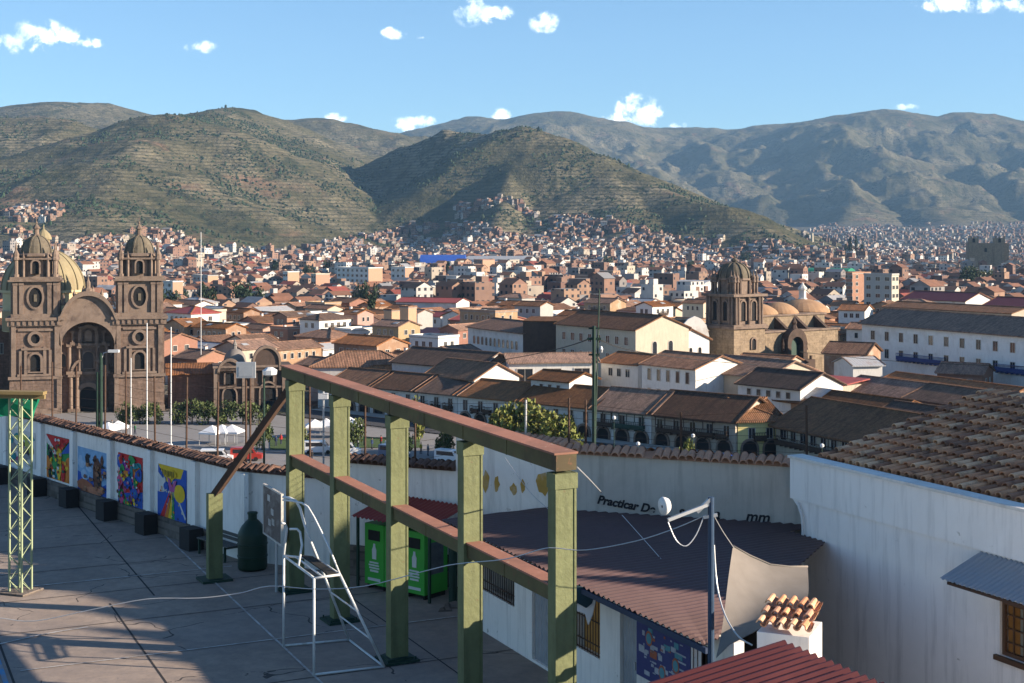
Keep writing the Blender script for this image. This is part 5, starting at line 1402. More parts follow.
for px in (8, 43, 75, 112.5, 152, 197, 246):
    q = rel(on_line(px, WA, WM_).xy); s = WM_*.14
    m = MB(); p = [q-s+nW*.14, q+s+nW*.14, q+s+nW*.002, q-s+nW*.002]
    v = [(a.x, a.y, -.1) for a in p]+[(a.x, a.y, HM-.02) for a in p]; m.add(v, [(1,0,4,5),(2,1,5,6),(3,2,6,7),(0,3,7,4),(4,7,6,5)])
    m.build('pilaster', MAT['wallwhite'], t)
    if px < 240:
        m = MB(); s = WM_*.3; q2 = q-WM_*.35; p = [q2-s+nW*.6, q2+s+nW*.6, q2+s+nW*.15, q2-s+nW*.15]
        v = [(a.x, a.y, -.1) for a in p]+[(a.x, a.y, .62) for a in p]; m.add(v, [(1,0,4,5),(2,1,5,6),(3,2,6,7),(0,3,7,4),(4,7,6,5)])
        m.build('buttress_block', MAT['joint'], t)
PC = {}
def paint(c):
    if c not in PC: PC[c] = M_basic('mural_paint', c, .8, .22, 6)
    return PC[c]
RED=(.55,.03,.03); YEL=(.75,.50,.03); GRN=(.04,.28,.08); BLU=(.03,.10,.42); ORA=(.65,.20,.03); PNK=(.55,.08,.20); SKY=(.22,.40,.62); BRN=(.13,.055,.035); BLK=(.02,.02,.025); WHT=(.65,.63,.6); TEAL=(.03,.25,.28); DGR=(.02,.10,.05)
def blob(cx, cy, rx, ry, seed, n=9):
    r = random.Random(seed); return [(cx+rx*r.uniform(.65, 1.15)*math.cos(6.283*k/n), cy+ry*r.uniform(.65, 1.15)*math.sin(6.283*k/n)) for k in range(n)]
def mural(pxa, pxb, za, zb, shapes):
    a = rel(on_line(pxa, WA, WM_).xy); b = rel(on_line(pxb, WA, WM_).xy)
    m = MB(); mats = []
    for i, (col, poly) in enumerate(shapes):
        mt = paint(col)
        if mt not in mats: mats.append(mt)
        off = .012+.0012*i
        pts = []
        for (u_, v_) in poly:
            u_ = min(1, max(0, u_)); v_ = min(1, max(0, v_)); q = a+(b-a)*u_+nW*off; pts.append((q.x, q.y, za+(zb-za)*v_))
        m.add(pts, [tuple(range(len(pts)))], mats.index(mt))
    return m.build('mural', mats, t)
FULL = [(0,0),(1,0),(1,1),(0,1)]
rb = lambda c, n, s, sc=.13: [(random.Random(s+i).choice(c), blob(random.Random(s+i*3).uniform(.08,.92), random.Random(s+i*5+1).uniform(.06,.94), sc*random.Random(s+i).uniform(.6,1.4), sc*random.Random(s+i+9).uniform(.6,1.3), s+i)) for i in range(n)]
mural(6, 36, .75, 2.05, [(WHT, FULL)]+rb([(.35,.33,.33), (.4,.1,.2), BLK, (.5,.5,.1), TEAL, (.3,.3,.3)], 30, 300, .11)).__setitem__('label', 'faded mural with grey tree and small figures')
mural(47, 71.5, .62, 2.15, [(GRN, FULL), (ORA, [(0,0),(1,0),(1,.45),(0,.5)])]+rb([RED, GRN, BLK, ORA, TEAL, YEL], 22, 40)+[(RED, [(0,1),(1,1),(.52,.60)]), (WHT, [(0,1),(.5,.58),(.42,.5),(0,.85)]), (YEL, blob(.55,.62,.13,.16,3)), (BLU, [(1,.7),(1,.97),(.62,.62)]), (YEL, blob(.55,.25,.1,.3,5)), (BLK, blob(.14,.62,.07,.16,6)), (GRN, blob(.38,.4,.14,.2,8)), (RED, blob(.72,.2,.1,.2,18))]+rb([BLK, ORA, RED, BRN, YEL, DGR, WHT], 50, 700, .04)).__setitem__('label', 'mural with red triangle, yellow figure and green field')
mural(78, 107, .5, 2.0, [(SKY, FULL), (BLU, [(0,0),(1,0),(1,.3),(0,.45)])]+rb([SKY, (.35,.5,.68), BLU], 12, 70)+[(BRN, blob(.68,.5,.2,.42,7)), (BRN, blob(.62,.78,.07,.14,9)), (BRN, blob(.85,.8,.06,.13,10)), (BLK, blob(.35,.75,.08,.16,11)), ((.35,.12,.06), blob(.3,.15,.32,.17,12)), ((.45,.18,.1), blob(.62,.1,.36,.12,13)), (BLK, blob(.75,.4,.07,.2,14))]+[(c_, [(a+x_*.8, b*.9) for a, b in p_]) for (c_, p_), x_ in zip(rb([BRN, BLK, (.3,.14,.08), (.4,.2,.1), (.2,.1,.07)], 34, 500, .05), [.25]*34)]).__setitem__('label', 'mural with two dark horses on pale blue')
mural(118.5, 143, .5, 2.15, [(RED, FULL), (BLU, [(0,0),(1,0),(1,.35),(0,.2)])]+rb([PNK, RED, TEAL, GRN, BLU, PNK, ORA, (.3,.05,.3)], 42, 90, .12)+rb([BLK, YEL, WHT, RED, TEAL, PNK, BRN, BLU], 70, 900, .035)).__setitem__('label', 'mural of crowded pink, red and teal figures')
cx_, cy_ = .5, .55
mural(158.5, 187, .42, 2.12, [(BLU, FULL), (YEL, [(0,1),(.9,1),(.8,.82),(.55,.8),(.45,.68),(.3,.72),(.1,.9)]), (WHT, [(0,.85),(.35,.66),(.3,.55),(.02,.45)])]+rb([WHT, BLU, (.4,.38,.45), WHT], 14, 130, .06)[:14]+[(BLU, [(0,.5),(.45,.52),(.3,.0),(0,0)]), (RED, [(.05,0),(.22,0),(.46,.6)]), (ORA, [(.22,0),(.36,0),(.5,.6)]), (YEL, [(.36,0),(.5,0),(.53,.6)]), (GRN, [(.5,0),(.62,0),(.56,.6)]), (BLU, [(.62,0),(1,0),(1,.5),(.6,.62)]), (WHT, [(.98,.12),(1,.16),(.62,.62),(.58,.6)]), (YEL, [(.78+.19*math.cos(k*.419), .56+.16*math.sin(k*.419)) for k in range(15)]), ((.45,.1,.3), [(.44,.56),(.6,.56),(.68,.78),(.6,.76),(.52,.66),(.42,.8),(.36,.8)]), (YEL, blob(.5,.86,.2,.09,33))]+rb([ORA, YEL, (.6,.55,.4), BLK], 14, 1200, .025)[:14]+[(BLK, [(.2+.5*k_/9, .80+.02*(k_%3)), (.22+.5*k_/9, .80+.02*(k_%3)), (.22+.5*k_/9, .93), (.2+.5*k_/9, .92)]) for k_ in range(8)]).__setitem__('label', 'mural with yellow sun and rainbow road on blue')

t2 = empty('boundary_wall', (WB.x, WB.y, 0), 0, 'middle stretch of white yard wall behind the green posts with dark tiles', 'wall')
base = U((WB.x, WB.y))
m = MB(); wallseg(m, U((0, 0)), rel(WC), 3.0); m.build('wall', MAT['wallwhite'], t2)
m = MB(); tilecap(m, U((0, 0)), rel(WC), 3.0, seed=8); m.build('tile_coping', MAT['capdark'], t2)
m = MB(); nB = U((-.62, -.785)); wallseg(m, nB*.15, rel(WC)+nB*.15, .8, .148, z0=-.1); m.build('plinth', MAT['plinth'], t2)
t3 = empty('boundary_wall', (WC.x, WC.y, 0), 0, 'grey wall with black painted lettering and orange tile coping tinted as if sunlit', 'wall')
base = U((WC.x, WC.y))
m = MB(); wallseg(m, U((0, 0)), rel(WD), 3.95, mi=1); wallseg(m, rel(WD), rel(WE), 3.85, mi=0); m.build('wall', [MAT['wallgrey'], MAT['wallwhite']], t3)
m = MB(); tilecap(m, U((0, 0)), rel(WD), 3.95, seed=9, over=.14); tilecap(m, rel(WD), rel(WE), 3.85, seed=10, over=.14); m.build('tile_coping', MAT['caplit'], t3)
# yellow peeling patches on the white part
m = MB(); dW = (WD-WC).normalized(); nC = U((dW.y, -dW.x)); 
if nC.y > 0: nC = -nC
MAT['yellowpatch'] = M_basic('old_ochre_paint', (.50, .30, .07), .9, .2, 2, stain=((.6,.58,.55), .6))
for (px, py, rx, ry, sd) in ((486, 481, 4.5, 11, 1), (497, 484, 3, 9, 2), (514, 489, 4, 6, 3), (523, 486, 3, 7, 4), (543, 484, 7, 12, 5)):
    q = on_line(px, WC, dW); z = zat(py, q.y); s = q.y/F; bl = blob(0, 0, rx*s*1.3, ry*s, sd, 11)
    r0_ = rel(q.xy)+nC*.006
    m.add([(r0_.x+dW.x*a, r0_.y+dW.y*a, z+b) for a, b in bl], [tuple(range(len(bl)))])
m.build('paint_patch', MAT['yellowpatch'], t3)
# lettering
dW2 = (WE-WD).normalized(); nD = U((dW2.y, -dW2.x)); nD = -nD if nD.y > 0 else nD
def text_obj(s, size, mat, name, parent, origin, xdir, ndir, zdir=U((0, 0, 1)), ext=.004, shear=0, bold=0.0):
    cu = bpy.data.curves.new(name, 'FONT'); cu.body = s; cu.size = size; cu.extrude = ext; cu.shear = shear; cu.offset = bold
    to = bpy.data.objects.new('tmp', cu); C.objects.link(to); bpy.context.view_layer.update()
    me = bpy.data.meshes.new_from_object(to.evaluated_get(bpy.context.evaluated_depsgraph_get())); bpy.data.objects.remove(to)
    me.name = name; me.materials.clear(); me.materials.append(mat)
    X = U(xdir).normalized(); N = U(ndir).normalized(); Z = N.cross(X).normalized()
    Mx = Matrix(((X.x, Z.x, N.x, origin[0]), (X.y, Z.y, N.y, origin[1]), (X.z, Z.z, N.z, origin[2]), (0, 0, 0, 1)))
    me.transform(Mx); o = bpy.data.objects.new(name, me); C.objects.link(o); o.parent = parent; return o
MAT['blackpaint'] = M_basic('black_sign_paint', (.025, .025, .03), .7, .2, 5)
q = on_line(597, WD, dW2); s0 = rel(q.xy)+nD*.012
text_obj('Practicar De', .28, MAT['blackpaint'], 'lettering', t3, (s0.x, s0.y, zat(503, q.y)), (dW2.x, dW2.y, -.10), (nD.x, nD.y, 0), shear=.25, bold=.01)
q = on_line(678, WD, dW2); s0 = rel(q.xy)+nD*.012
text_obj('s       a      mm', .36, MAT['blackpaint'], 'lettering', t3, (s0.x, s0.y, zat(516, q.y)), (dW2.x, dW2.y, 0), (nD.x, nD.y, 0), shear=.25, bold=.008)

# fence poles with wires above the wall
f = empty('fence', (WA.x, WA.y, HM), 0, 'thin rusty poles strung with wires on top of the yard wall', 'fence')
base = U((WA.x, WA.y)); wirepts = []
for (px, yt) in ((17, 366), (48.5, 362), (72, 366), (101, 365), (122, 371), (151, 376), (182, 377), (213, 382), (246, 378), (306, 384), (328, 388), (361, 390), (411, 398), (521, 372+28), (565, 398), (582, 400), (678, 412), (804, 405)):
    if px < 240: q = on_line(px, WA, WM_); h = HM
    elif px < 345: q = on_line(px, WA, (WB-WA)); h = HM
    elif px < 455: q = on_line(px, WB, (WC-WB)); h = 3.0
    elif px < 560: q = on_line(px, WC, (WD-WC)); h = 3.95
    else: q = on_line(px, WD, dW2); h = 3.85
    q = q.xy+U((.1, .12)); zt = zat(yt, q.y); m = MB(); r_ = rel(q)
    m.cyl((r_.x, r_.y, 0-.3), (r_.x+random.uniform(-.03, .03), r_.y, zt-HM), .032, .03, 6)
    m.build('pole', MAT['rusty'] if px not in (521,) else MAT['galv'], f)
    wirepts.append((px, r_, h-HM, zt-HM))
m = MB()
for (p0, a, h0, t0), (p1, b, h1, t1) in zip(wirepts[:-1], wirepts[1:]):
    for k in range(7):
        s = (k+.6)/7.2
        m.bar((a.x, a.y, h0+(t0-h0)*s), (b.x, b.y, h1+(t1-h1)*s), .008, .008)
m.build('wires', MAT['rusty'], f)

# ---- green steel frame -------------------------------------------------------
MAT['green_steel'] = M_basic('olive_green_painted_posts', (.155, .17, .08), .7, .25, 1.2, stain=((.09, .10, .04), .7), streak=.55, bump=.3, chips=((.16,.09,.05), 7.0, .63))
MAT['green_side'] = M_basic('olive_brown_beam_side', (.12, .105, .045), .8, .3, 1.5, stain=((.06, .04, .025), .7), chips=((.14,.07,.04), 5.0, .6))
MAT['redwood'] = M_basic('reddish_weathered_top', (.34, .155, .105), .85, .25, 1.5, stain=((.17, .09, .065), .7), chips=((.42,.33,.27), 6.0, .62))
posts = [U((-5.56, 35.9)), U((-4.07, 33.1)), U((-2.46, 30.0)), U((-.80, 26.8)), U((.85, 23.7))]
FD = (posts[4]-posts[0]).normalized(); FN = U((FD.y, -FD.x)); FN = -FN if FN.x > 0 else FN
fr = empty('steel_frame', (posts[2].x, posts[2].y, 0), 0, 'tall olive green post and beam frame with red top edges and a slanted brace', 'frame')
base = U((posts[2].x, posts[2].y)); rzF = math.atan2(FD.y, FD.x)
def topz(p): return 5.40+(p.y-23.7)/(35.9-23.7)*.34
def midz(p): return 3.14+(p.y-23.7)/(35.9-23.7)*.36
for i, p in enumerate(posts):
    m = MB(); r_ = rel(p); h = topz(p)-.33
    m.box(-.12, -.19, 0, .12, .19, h)
    for sy in (-.19, .19):
        m.box(-.135, sy-.012 if sy < 0 else sy-.03, 0, .135, sy+.03 if sy < 0 else sy+.012, h)
    m.box(.121, -.16, h*.52, .125, .16, h*.52+.01); m.box(-.15, -.22, h-.26, .15, .22, h-.001)
    m.build('post', MAT['green_steel'], fr, loc=(r_.x, r_.y, 0), rz=rzF)
    m = MB(); m.box(-.34, -.38, 0, .34, .38, .05); m.box(-.24, -.28, .05, .24, .28, .09)
    for sx_ in (-.18, .18):
        for sy in (-.24, .24): m.cyl((sx_*1.5, sy*1.3, .05), (sx_*1.5, sy*1.3, .11), .02, n=6)
    m.build('base_plate', MAT['poledark'], fr, loc=(r_.x, r_.y, 0.002), rz=rzF)
def beam(nm, za, zb, ext0, ext1, wid, hh):
    a = rel(posts[0]-FD*ext0); b = rel(posts[4]+FD*ext1)
    A = U((a.x, a.y, za-hh/2)); B = U((b.x, b.y, zb-hh/2))
    m = MB(); m.bar(A, B, wid*.86, hh-.03)
    for k in range(1, 8):
        q = A.lerp(B, k/8); m.bar(q-U((FD.x, FD.y, 0))*.01, q+U((FD.x, FD.y, 0))*.01, wid*.9, hh-.02)
    m.build(nm, MAT['green_side'], fr)
    m = MB(); m.bar(A+U((0, 0, hh/2+.005)), B+U((0, 0, hh/2+.005)), wid, .035); m.build(nm.replace('beam', 'flange'), MAT['redwood'], fr)
beam('top_beam', topz(posts[0]), topz(posts[4]), .5, .14, .46, .30)
beam('middle_beam', midz(posts[0]), midz(posts[4]), .12, -.13, .34, .28)
sp = GP(214.5, 580); m = MB(); r_ = rel(sp.xy); m.box(-.12, -.19, 0, .12, .19, 2.3); m.build('stub_post', MAT['green_steel'], fr, loc=(r_.x, r_.y, 0), rz=rzF)
m = MB(); m.box(-.36, -.4, 0, .36, .4, .06); m.build('base_plate', MAT['poledark'], fr, loc=(r_.x, r_.y, .002), rz=rzF)
e_ = rel(posts[0]); m = MB(); m.bar((r_.x, r_.y, 2.25), (e_.x-.05, e_.y+.25, 5.35), .2, .16); m.build('brace', MAT['rusty'], fr)
m = MB()
m.build  # no-op reference

# ---- umpire chair ------------------------------------------------------------
g1, g2, g3, g4 = GP(283.7, 647), GP(314, 676), GP(384, 668), GP(349, 641)
uc = empty('umpire_chair', g2, 0, 'chipped white tubular umpire chair with sloping ladder legs on the court', 'chair'); o0 = g2
def tb(nm, pts, r=.028, mat='chair_paint'):
    m = MB(); m.tube([U(p)-o0 for p in pts], r, 8); return m.build(nm, MAT[mat], uc, smooth=True)
Z1 = 2.02; t1 = U((g1.x, g1.y, Z1)); t2_ = U((g2.x, g2.y, Z1)); t3_ = P(340, 576, 29.2); t4_ = P(318, 560, 30.6); t3_.z = Z1; t4_.z = Z1
gu = U((0, 0, .03))
for a, b in ((g1, t1), (g2, t2_)): tb('leg', [a, b])
for a, b in ((g3+gu, t3_), (g4+gu, t4_)): tb('leg', [a, b])
for a, b in ((g1, g4), (g2, g3), (g4, g3)): tb('base_rail', [a+gu, b+gu], .024)
for a, b in ((t1, t2_), (t2_, t3_), (t3_, t4_), (t4_, t1)): tb('platform_rail', [a, b], .026)
for s in (.35, .68): tb('seat_slat', [t1.lerp(t4_, s), t2_.lerp(t3_, s)], .022)
b1 = P(317, 560, 30.5); b1.z = Z1
tb('backrest_tube', [t4_, P(306, 530, 30.6), P(300, 508, 30.6), P(296, 501, 30.6), P(290, 498, 30.7), P(283, 497, 30.8)], .03)
tb('backrest_tube', [t3_, P(328, 545, 29.6), P(314, 517, 29.9), P(308, 507, 30.0), P(302, 503, 30.2), P(292, 501, 30.5), P(283, 500, 30.8)], .022)
tb('armrest', [t1, P(287, 528, 31.2), P(285, 524, 31.1), P(282, 523, 31.0)], .026)
tb('armrest', [t1.lerp(t2_, .5), P(302, 545, 30.3), P(300, 532, 30.4), P(297, 529, 30.4), P(290, 529, 30.5)], .026)
m = MB(); ppp = [t4_.lerp(t1, .15)-o0+gu, t3_.lerp(t2_, .15)-o0+gu, t3_.lerp(t2_, .5)-o0+gu, t4_.lerp(t1, .5)-o0+gu]
m.add([p for p in ppp]+[p+U((0, 0, .03)) for p in ppp], [(3,2,1,0),(4,5,6,7),(0,1,5,4),(1,2,6,5),(2,3,7,6),(3,0,4,7)]); m.build('seat', MAT['rubber'], uc)
for s in (.3, .6): tb('rung', [(g3+gu).lerp(t3_, s), (g4+gu).lerp(t4_, s)], .018)

# ---- backboard ---------------------------------------------------------------
bb0 = P(264.5, 485, 36.5); bb = empty('backboard', (bb0.x, bb0.y, 0), math.atan2(DV.y, DV.x), 'small worn grey board with pale frame standing before the wall', 'backboard')
bL = (on_line(282, bb0.xy, DV).xy-bb0.xy).length; zt, zb_ = bb0.z, zat(532, 36.5)
m = MB(); m.box(0, -.02, zb_, bL, .02, zt); m.build('board', M_basic('worn_grey_board', (.16, .13, .115), .85, .3, 2, stain=((.45, .42, .4), .7)), bb)
m = MB()
for (a, b, c, d_) in ((-.04, zb_-.04, bL+.04, zb_), (-.04, zt, bL+.04, zt+.04), (-.04, zb_, 0, zt), (bL, zb_, bL+.04, zt)): m.box(a, -.035, b, c, .03, d_)
m.build('frame', MAT['frame'], bb)
m = MB(); m.cyl((bL*.5, .09, 0), (bL*.5, .09, zt-.3), .04, n=8); m.build('post', MAT['galv'], bb)
m = MB()
for k, (u_, v_) in enumerate(((.3, .8), (.5, .55), (.55, .35), (.35, .3))):
    m.box(bL*u_-.12, -.026, zb_+(zt-zb_)*v_-.09, bL*u_+.12, -.021, zb_+(zt-zb_)*v_+.07)
m.build('painted_mark', MAT['linewhite'], bb)

# ---- green canister and bench -------------------------------------------------
cn = GP(252.5, 569); can = empty('canister', cn, 0, 'dark green round tank with narrow neck beside the slatted bench', 'tank')
m = MB(); m.lathe([(.38, .02), (.40, .08), (.40, .95), (.38, 1.02), (.30, 1.18), (.18, 1.32), (.13, 1.36)], (0, 0, 0), 24)
for z in (.35, .68): m.lathe([(.405, z), (.415, z+.01), (.415, z+.04), (.405, z+.05)], (0, 0, 0), 24)
m.build('body', M_basic('dark_green_tank_paint', (.012, .035, .022), .5, .2, 2, stain=((.03, .03, .02), .5)), can, smooth=True)
m = MB(); m.lathe([(.12, 1.33), (.12, 1.50), (.14, 1.51), (.14, 1.56), (.02, 1.57)], (0, 0, 0), 16); m.build('neck', MAT['poledark'], can)
bq = on_line(233, WA, (WB-WA)); bdir = U((.655, -.756)); bn = U((-.756, -.655)); b0 = GP(196, 553)
be = empty('bench', b0, math.atan2(bdir.y, bdir.x), 'weathered slatted wooden bench against the white mural wall', 'bench')
MAT['benchwood'] = M_basic('weathered_bench_slats', (.10, .095, .09), .8, .25, 3)
m = MB()
for k in range(4): m.box(0, .02+.11*k, .42, 1.75, .10+.11*k, .455)
m.build('seat', MAT['benchwood'], be)
m = MB()
for k in range(4): m.box(0, .47+.03*k, .5+.11*k, 1.75, .495+.03*k, .59+.11*k)
m.build('backrest', MAT['benchwood'], be)
for xx in (.12, 1.58):
    m = MB(); m.box(xx, 0, 0, xx+.05, .06, .419); m.box(xx, .5, 0, xx+.05, .56, .95); m.box(xx, .06, .36, xx+.05, .5, .41); m.build('leg', MAT['poledark'], be)

# ---- recycling bins ------------------------------------------------------------
bc = GP(425, 601); bx = U((math.cos(R(-40)), math.sin(R(-40)))); BW = .70
MAT['bingreen'] = M_basic('bright_green_bin', (.045, .36, .04), .45, .08, 2, spec=.4); MAT['bindark'] = M_basic('shaded_bin_green', (.02, .17, .03), .5, .1, 2)  # the darker green is a copy with side shade put into its colour
lbs = ['right of three green recycling bins with dark side poster', 'middle green recycling bin half hidden by the third green post', 'left of three green recycling bins with white bottle sign']
for i in range(3):
    o_ = bc.xy-bx*(BW+.015)*(i+1)
    t = empty('recycling_bin', (o_.x, o_.y, 0), R(-40), lbs[i], 'bin', 'green recycling bins under the red shelter')
    m = MB(); m.box(0, 0, .12, BW-.01, .85, 1.68); m.box(.02, -.012, 1.62, BW-.03, 0, 1.66); m.build('body', MAT['bingreen'], t)
    for xx in (.04, BW-.1):
        m = MB(); m.box(xx, .05, 0, xx+.06, .8, .12); m.build('foot', MAT['rubber'], t)
    m = MB(); m.box(.14, -.02, 1.26, BW-.15, -.001, 1.52); m.build('slot', MAT['rubber'], t)
    m = MB(); 
    m.prism([(.28, .78), (.42, .78), (.43, 1.02), (.39, 1.10), (.38, 1.18), (.32, 1.18), (.31, 1.10), (.27, 1.02)], -.01, -.001)
    m.box(.2, -.01, .45, .5, -.001, .5); m.box(.17, -.01, .53, .53, -.001, .57); m.box(.15, -.01, .6, .52, -.001, .64); m.box(.18, -.01, .67, .5, -.001, .71); m.box(.12, -.01, .22, BW-.13, -.001, .29)
    m.build('white_marking', MAT['whitepaint'], t)
    if i == 0:
        m = MB(); m.box(BW-.01, .15, .6, BW-.003, .7, 1.4); m.build('poster', M_basic('grey_poster', (.11, .13, .14), .7, .5, 5), t)
t = empty('bin_shelter', (bc.x, bc.y, 0), R(-40), 'small red corrugated roof on posts over the green recycling bins', 'shelter')
def corr_sheet(w, L, z0, z1, per=.15, amp=.022, th=.006, y0=0.0, x0=0.0):
    m = MB(); n = max(8, int(w/per*6)); top = []
    for row, (yy_, zz_) in enumerate(((y0, z0), (y0+L, z1))):
        for k in range(n+1):
            x = x0+w*k/n; top.append((x, yy_, zz_+amp*math.sin(2*math.pi*x/per)))
    low = [(x, y, z-th) for x, y, z in top]
    N = n+1
    m.add(top+low, [(k, k+1, N+k+1, N+k) for k in range(n)]+[(2*N+k+1, 2*N+k, 3*N+k, 3*N+k+1) for k in range(n)]+[(2*N+k, 2*N+k+1, k+1, k) for k in range(n)]+[(N+k, N+k+1, 3*N+k+1, 3*N+k) for k in range(n)])
    return m
MAT['redsheet'] = M_basic('faded_red_sheet', (.26, .045, .035), .55, .15, 1, stain=((.16, .05, .04), .5))
corr_sheet(2.75, 1.5, 1.86, 2.22, y0=-.25, x0=-2.4).build('roof', MAT['redsheet'], t)
for (xx, yy_) in ((-2.3, -.1), (.25, -.1), (-2.3, 1.1), (.25, 1.1)):
    m = MB(); m.box(xx-.03, yy_-.03, 0, xx+.03, yy_+.03, 1.85+.24*(yy_+.25)/1.5*1.5); m.build('post', MAT['poledark'], t)
tag((lambda mm: mm.build('pipe_post', MAT['poledark'], loc=GP(453, 604)))((lambda q: (q.cyl((0, 0, 0), (0, 0, 2.1), .11, n=10), q)[1])(MB())), 'short dark green upright pipe right of the recycling bins', 'post')
for i, (px, py, s_) in enumerate(((443, 609, .3), (438, 612, .22))):
    m = MB(); m.add([(0,0,0),(s_*1.6,.05,0),(s_*1.5,s_,0),(.05,s_*.8,0),(.05,.05,s_*.4),(s_*1.3,.1,s_*.3),(s_,s_*.7,s_*.5)], [(0,1,5,4),(1,2,6,5),(2,3,6),(3,0,4,6),(4,5,6),(3,2,1,0)])
    tag(m.build('rubble_stone', MAT['plinth'], loc=GP(px, py)), ('larger' if i == 0 else 'smaller')+' loose stone on the ground beside the recycling bins', 'stone')

# ---- classroom wing -------------------------------------------------------------
wb = U((.77, 29.17)); wst = on_line(478, wb, DV).xy; H_ = 2.36
rzW = math.atan2(DV.y, DV.x)
wg = empty('classroom_wing', (wst.x, wst.y, 0), rzW, 'long low white classroom wing with corrugated maroon roof along the court', 'building')
def kk(px): return (on_line(px, wb, DV).xy-wst).length*(1 if px > 478 else -1)
LW = 18.0
m = MB()
ops = [(kk(482), kk(514.5), .95, 2.05), (kk(532), kk(549), .06, 2.1), (kk(575.5), kk(600), .85, 2.2), (kk(620), kk(636.5), .06, 2.1), (kk(692), kk(709), .9, 2.1)]
x = 0
for (a, b, z0, z1) in ops:
    m.box(x, 0, -.1, a, .2, H_)
    m.box(a, 0, -.1, b, .2, z0); m.box(a, 0, z1, b, .2, H_); x = b
m.box(x, 0, -.1, kk(734), .2, H_); m.box(0, .2, -.1, .2, 4, H_)
m.build('wall', MAT['wallwhite'], wg)
m = MB(); m.box(.2, 1.4, 0, kk(712), 1.5, H_); m.build('dark_backing', MAT['void'], wg)  # near-black sheet paints the unlit rooms behind the openings
MAT['greydoor'] = M_corr('grey_sheet_metal_door', (.34, .35, .37), .12, rough=.6)
MAT['curtain'] = M_corr('orange_curtain', (.50, .25, .07), .17, rough=.9)
for i, (a, b, z0, z1) in enumerate(ops):
    if i in (1, 3):
        m = MB(); m.box(a+.03, .06, z0, b-.03, .1, z1-.02); d_ = m.build('door', MAT['greydoor'], wg)
        m = MB(); m.box(b-.16, .03, 1.0, b-.1, .059, 1.14); m.build('handle', MAT['galv'], d_)
    else:
        m = MB(); n = max(3, int((b-a)/.11)); 
        for k in range(n+1): m.bar((a+(b-a)*k/n, .03, z0), (a+(b-a)*k/n, .03, z1), .014, .014)
        for z in (z0+.03, z0+.22, (z0+z1)/2, z1-.05): m.bar((a, .03, z), (b, .03, z), .02, .02)
        w_ = m.build('window', MAT['rusty'], wg); w_['label'] = 'barred window opening'
        if i == 2:
            m = MB(); m.box(a+.05, .17, z0, b-.02, .18, z1-.15); m.build('curtain', MAT['curtain'], w_)
m = MB(); a, b = kk(637.5), kk(691); m.box(a, -.02, .98, b, -.004, 2.02)
bn_ = m.build('banner', M_basic('blue_violet_banner', (.05, .055, .17), .7, .15, 2), wg); bn_['label'] = 'blue violet banner with pale boxes and small figures'
r = random.Random(5); m = MB(); 
for k in range(46):
    u_ = r.uniform(a+.05, b-.3); v_ = r.uniform(1.02, 1.92); s_ = r.uniform(.03, .12)
    m.box(u_, -.026, v_, u_+s_*r.uniform(.8, 2.2), -.0205, v_+s_*r.uniform(.3, 1.2), r.choice((0, 0, 0, 1, 2)))
for (u_, v_) in ((.25, 1.75), (.75, 1.5), (.5, 1.25)):
    q = [(a+(b-a)*u_+.12*math.cos(k*.52), v_+.14*math.sin(k*.52)) for k in range(12)]; m.prism(q, -.029, -.0265, 1)
    q = [(a+(b-a)*u_+.09*math.cos(k*.52), v_+.1*math.sin(k*.52)) for k in range(12)]; m.prism(q, -.032, -.0295, 2)
for k in range(5): m.box(a+(b-a)*.72, -.026, 1.2+k*.13, a+(b-a)*.93, -.0205, 1.23+k*.13, 0)
m.build('printed_panel', [M_basic('pale_print', (.42, .43, .47), .7, .3, 4), M_basic('orange_print', (.40, .12, .06), .7, .3, 4), M_basic('teal_print', (.10, .28, .33), .7, .3, 4)], bn_)
# corrugated roof clipped by the lettered wall
inv = Matrix.Rotation(-rzW, 2)
def loc2(p): q = inv @ (U((p.x, p.y))-wst); return q
d0, e0 = loc2(WD), loc2(WE); c0_ = loc2(WC)
hl_ = loc2(P(790, 455, 31.0).xy); hy = hl_.y+.02
def backy(x):
    for (a, b) in ((c0_, d0), (d0, e0)):
        if min(a.x, b.x) <= x <= max(a.x, b.x):
            return a.y+(b.y-a.y)*(x-a.x)/(b.x-a.x)-.02
    return hy if x > e0.x else 2.2
MAT['maroonsheet'] = M_basic('sun_bleached_maroon_sheet', (.12, .075, .07), .55, .14, .6, stain=((.12, .07, .07), .55), streak=.2)
m = MB(); per = .19; LR = kk(738); n = int((LR+.75)/per*6); top = []; S_ = .02; EZ = 2.42; ys = []
for row in range(7):
    for k in range(n+1):
        x = -.75+(LR+.75)*k/n; yb = max(.6, backy(x))
        if x > hl_.x+1.2: yb = min(yb, -.6+(hy+.6)*(LR-x)/(LR-hl_.x-1.2)+.02)
        y = -.6+(yb+.6)*row/6
        top.append((x, y, EZ+S_*(y+.6)+.026*math.sin(2*math.pi*x/per)+ (.012 if row % 2 else 0)))
N = n+1
fs = []
for row in range(6): fs += [(row*N+k, row*N+k+1, (row+1)*N+k+1, (row+1)*N+k) for k in range(n)]
low = [(x, y, z-.008) for x, y, z in top]
fs += [tuple(7*N+i for i in reversed(f_)) for f_ in list(fs)]
fs += [(7*N+k, 7*N+k+1, k+1, k) for k in range(n)]
m.add(top+low, fs); m.build('roof', MAT['maroonsheet'], wg)
m = MB()
for row in (1, 3, 5):
    for k in range(2, n-2, 12):
        i = row*N+k; x, y, z = top[i]
        pass
m = MB(); m.box(-.75, -.63, EZ-.13, LR, -.57, EZ-.035); m.build('eave_trim', M_basic('dark_blue_trim', (.03, .05, .10), .6, .15, 2), wg)
m = MB()
for k in range(int(LR/1.9)): m.box(k*1.9+.3, -.56, EZ-.12, k*1.9+.38, 0, EZ-.05)
m.build('rafter', MAT['rusty'], wg)
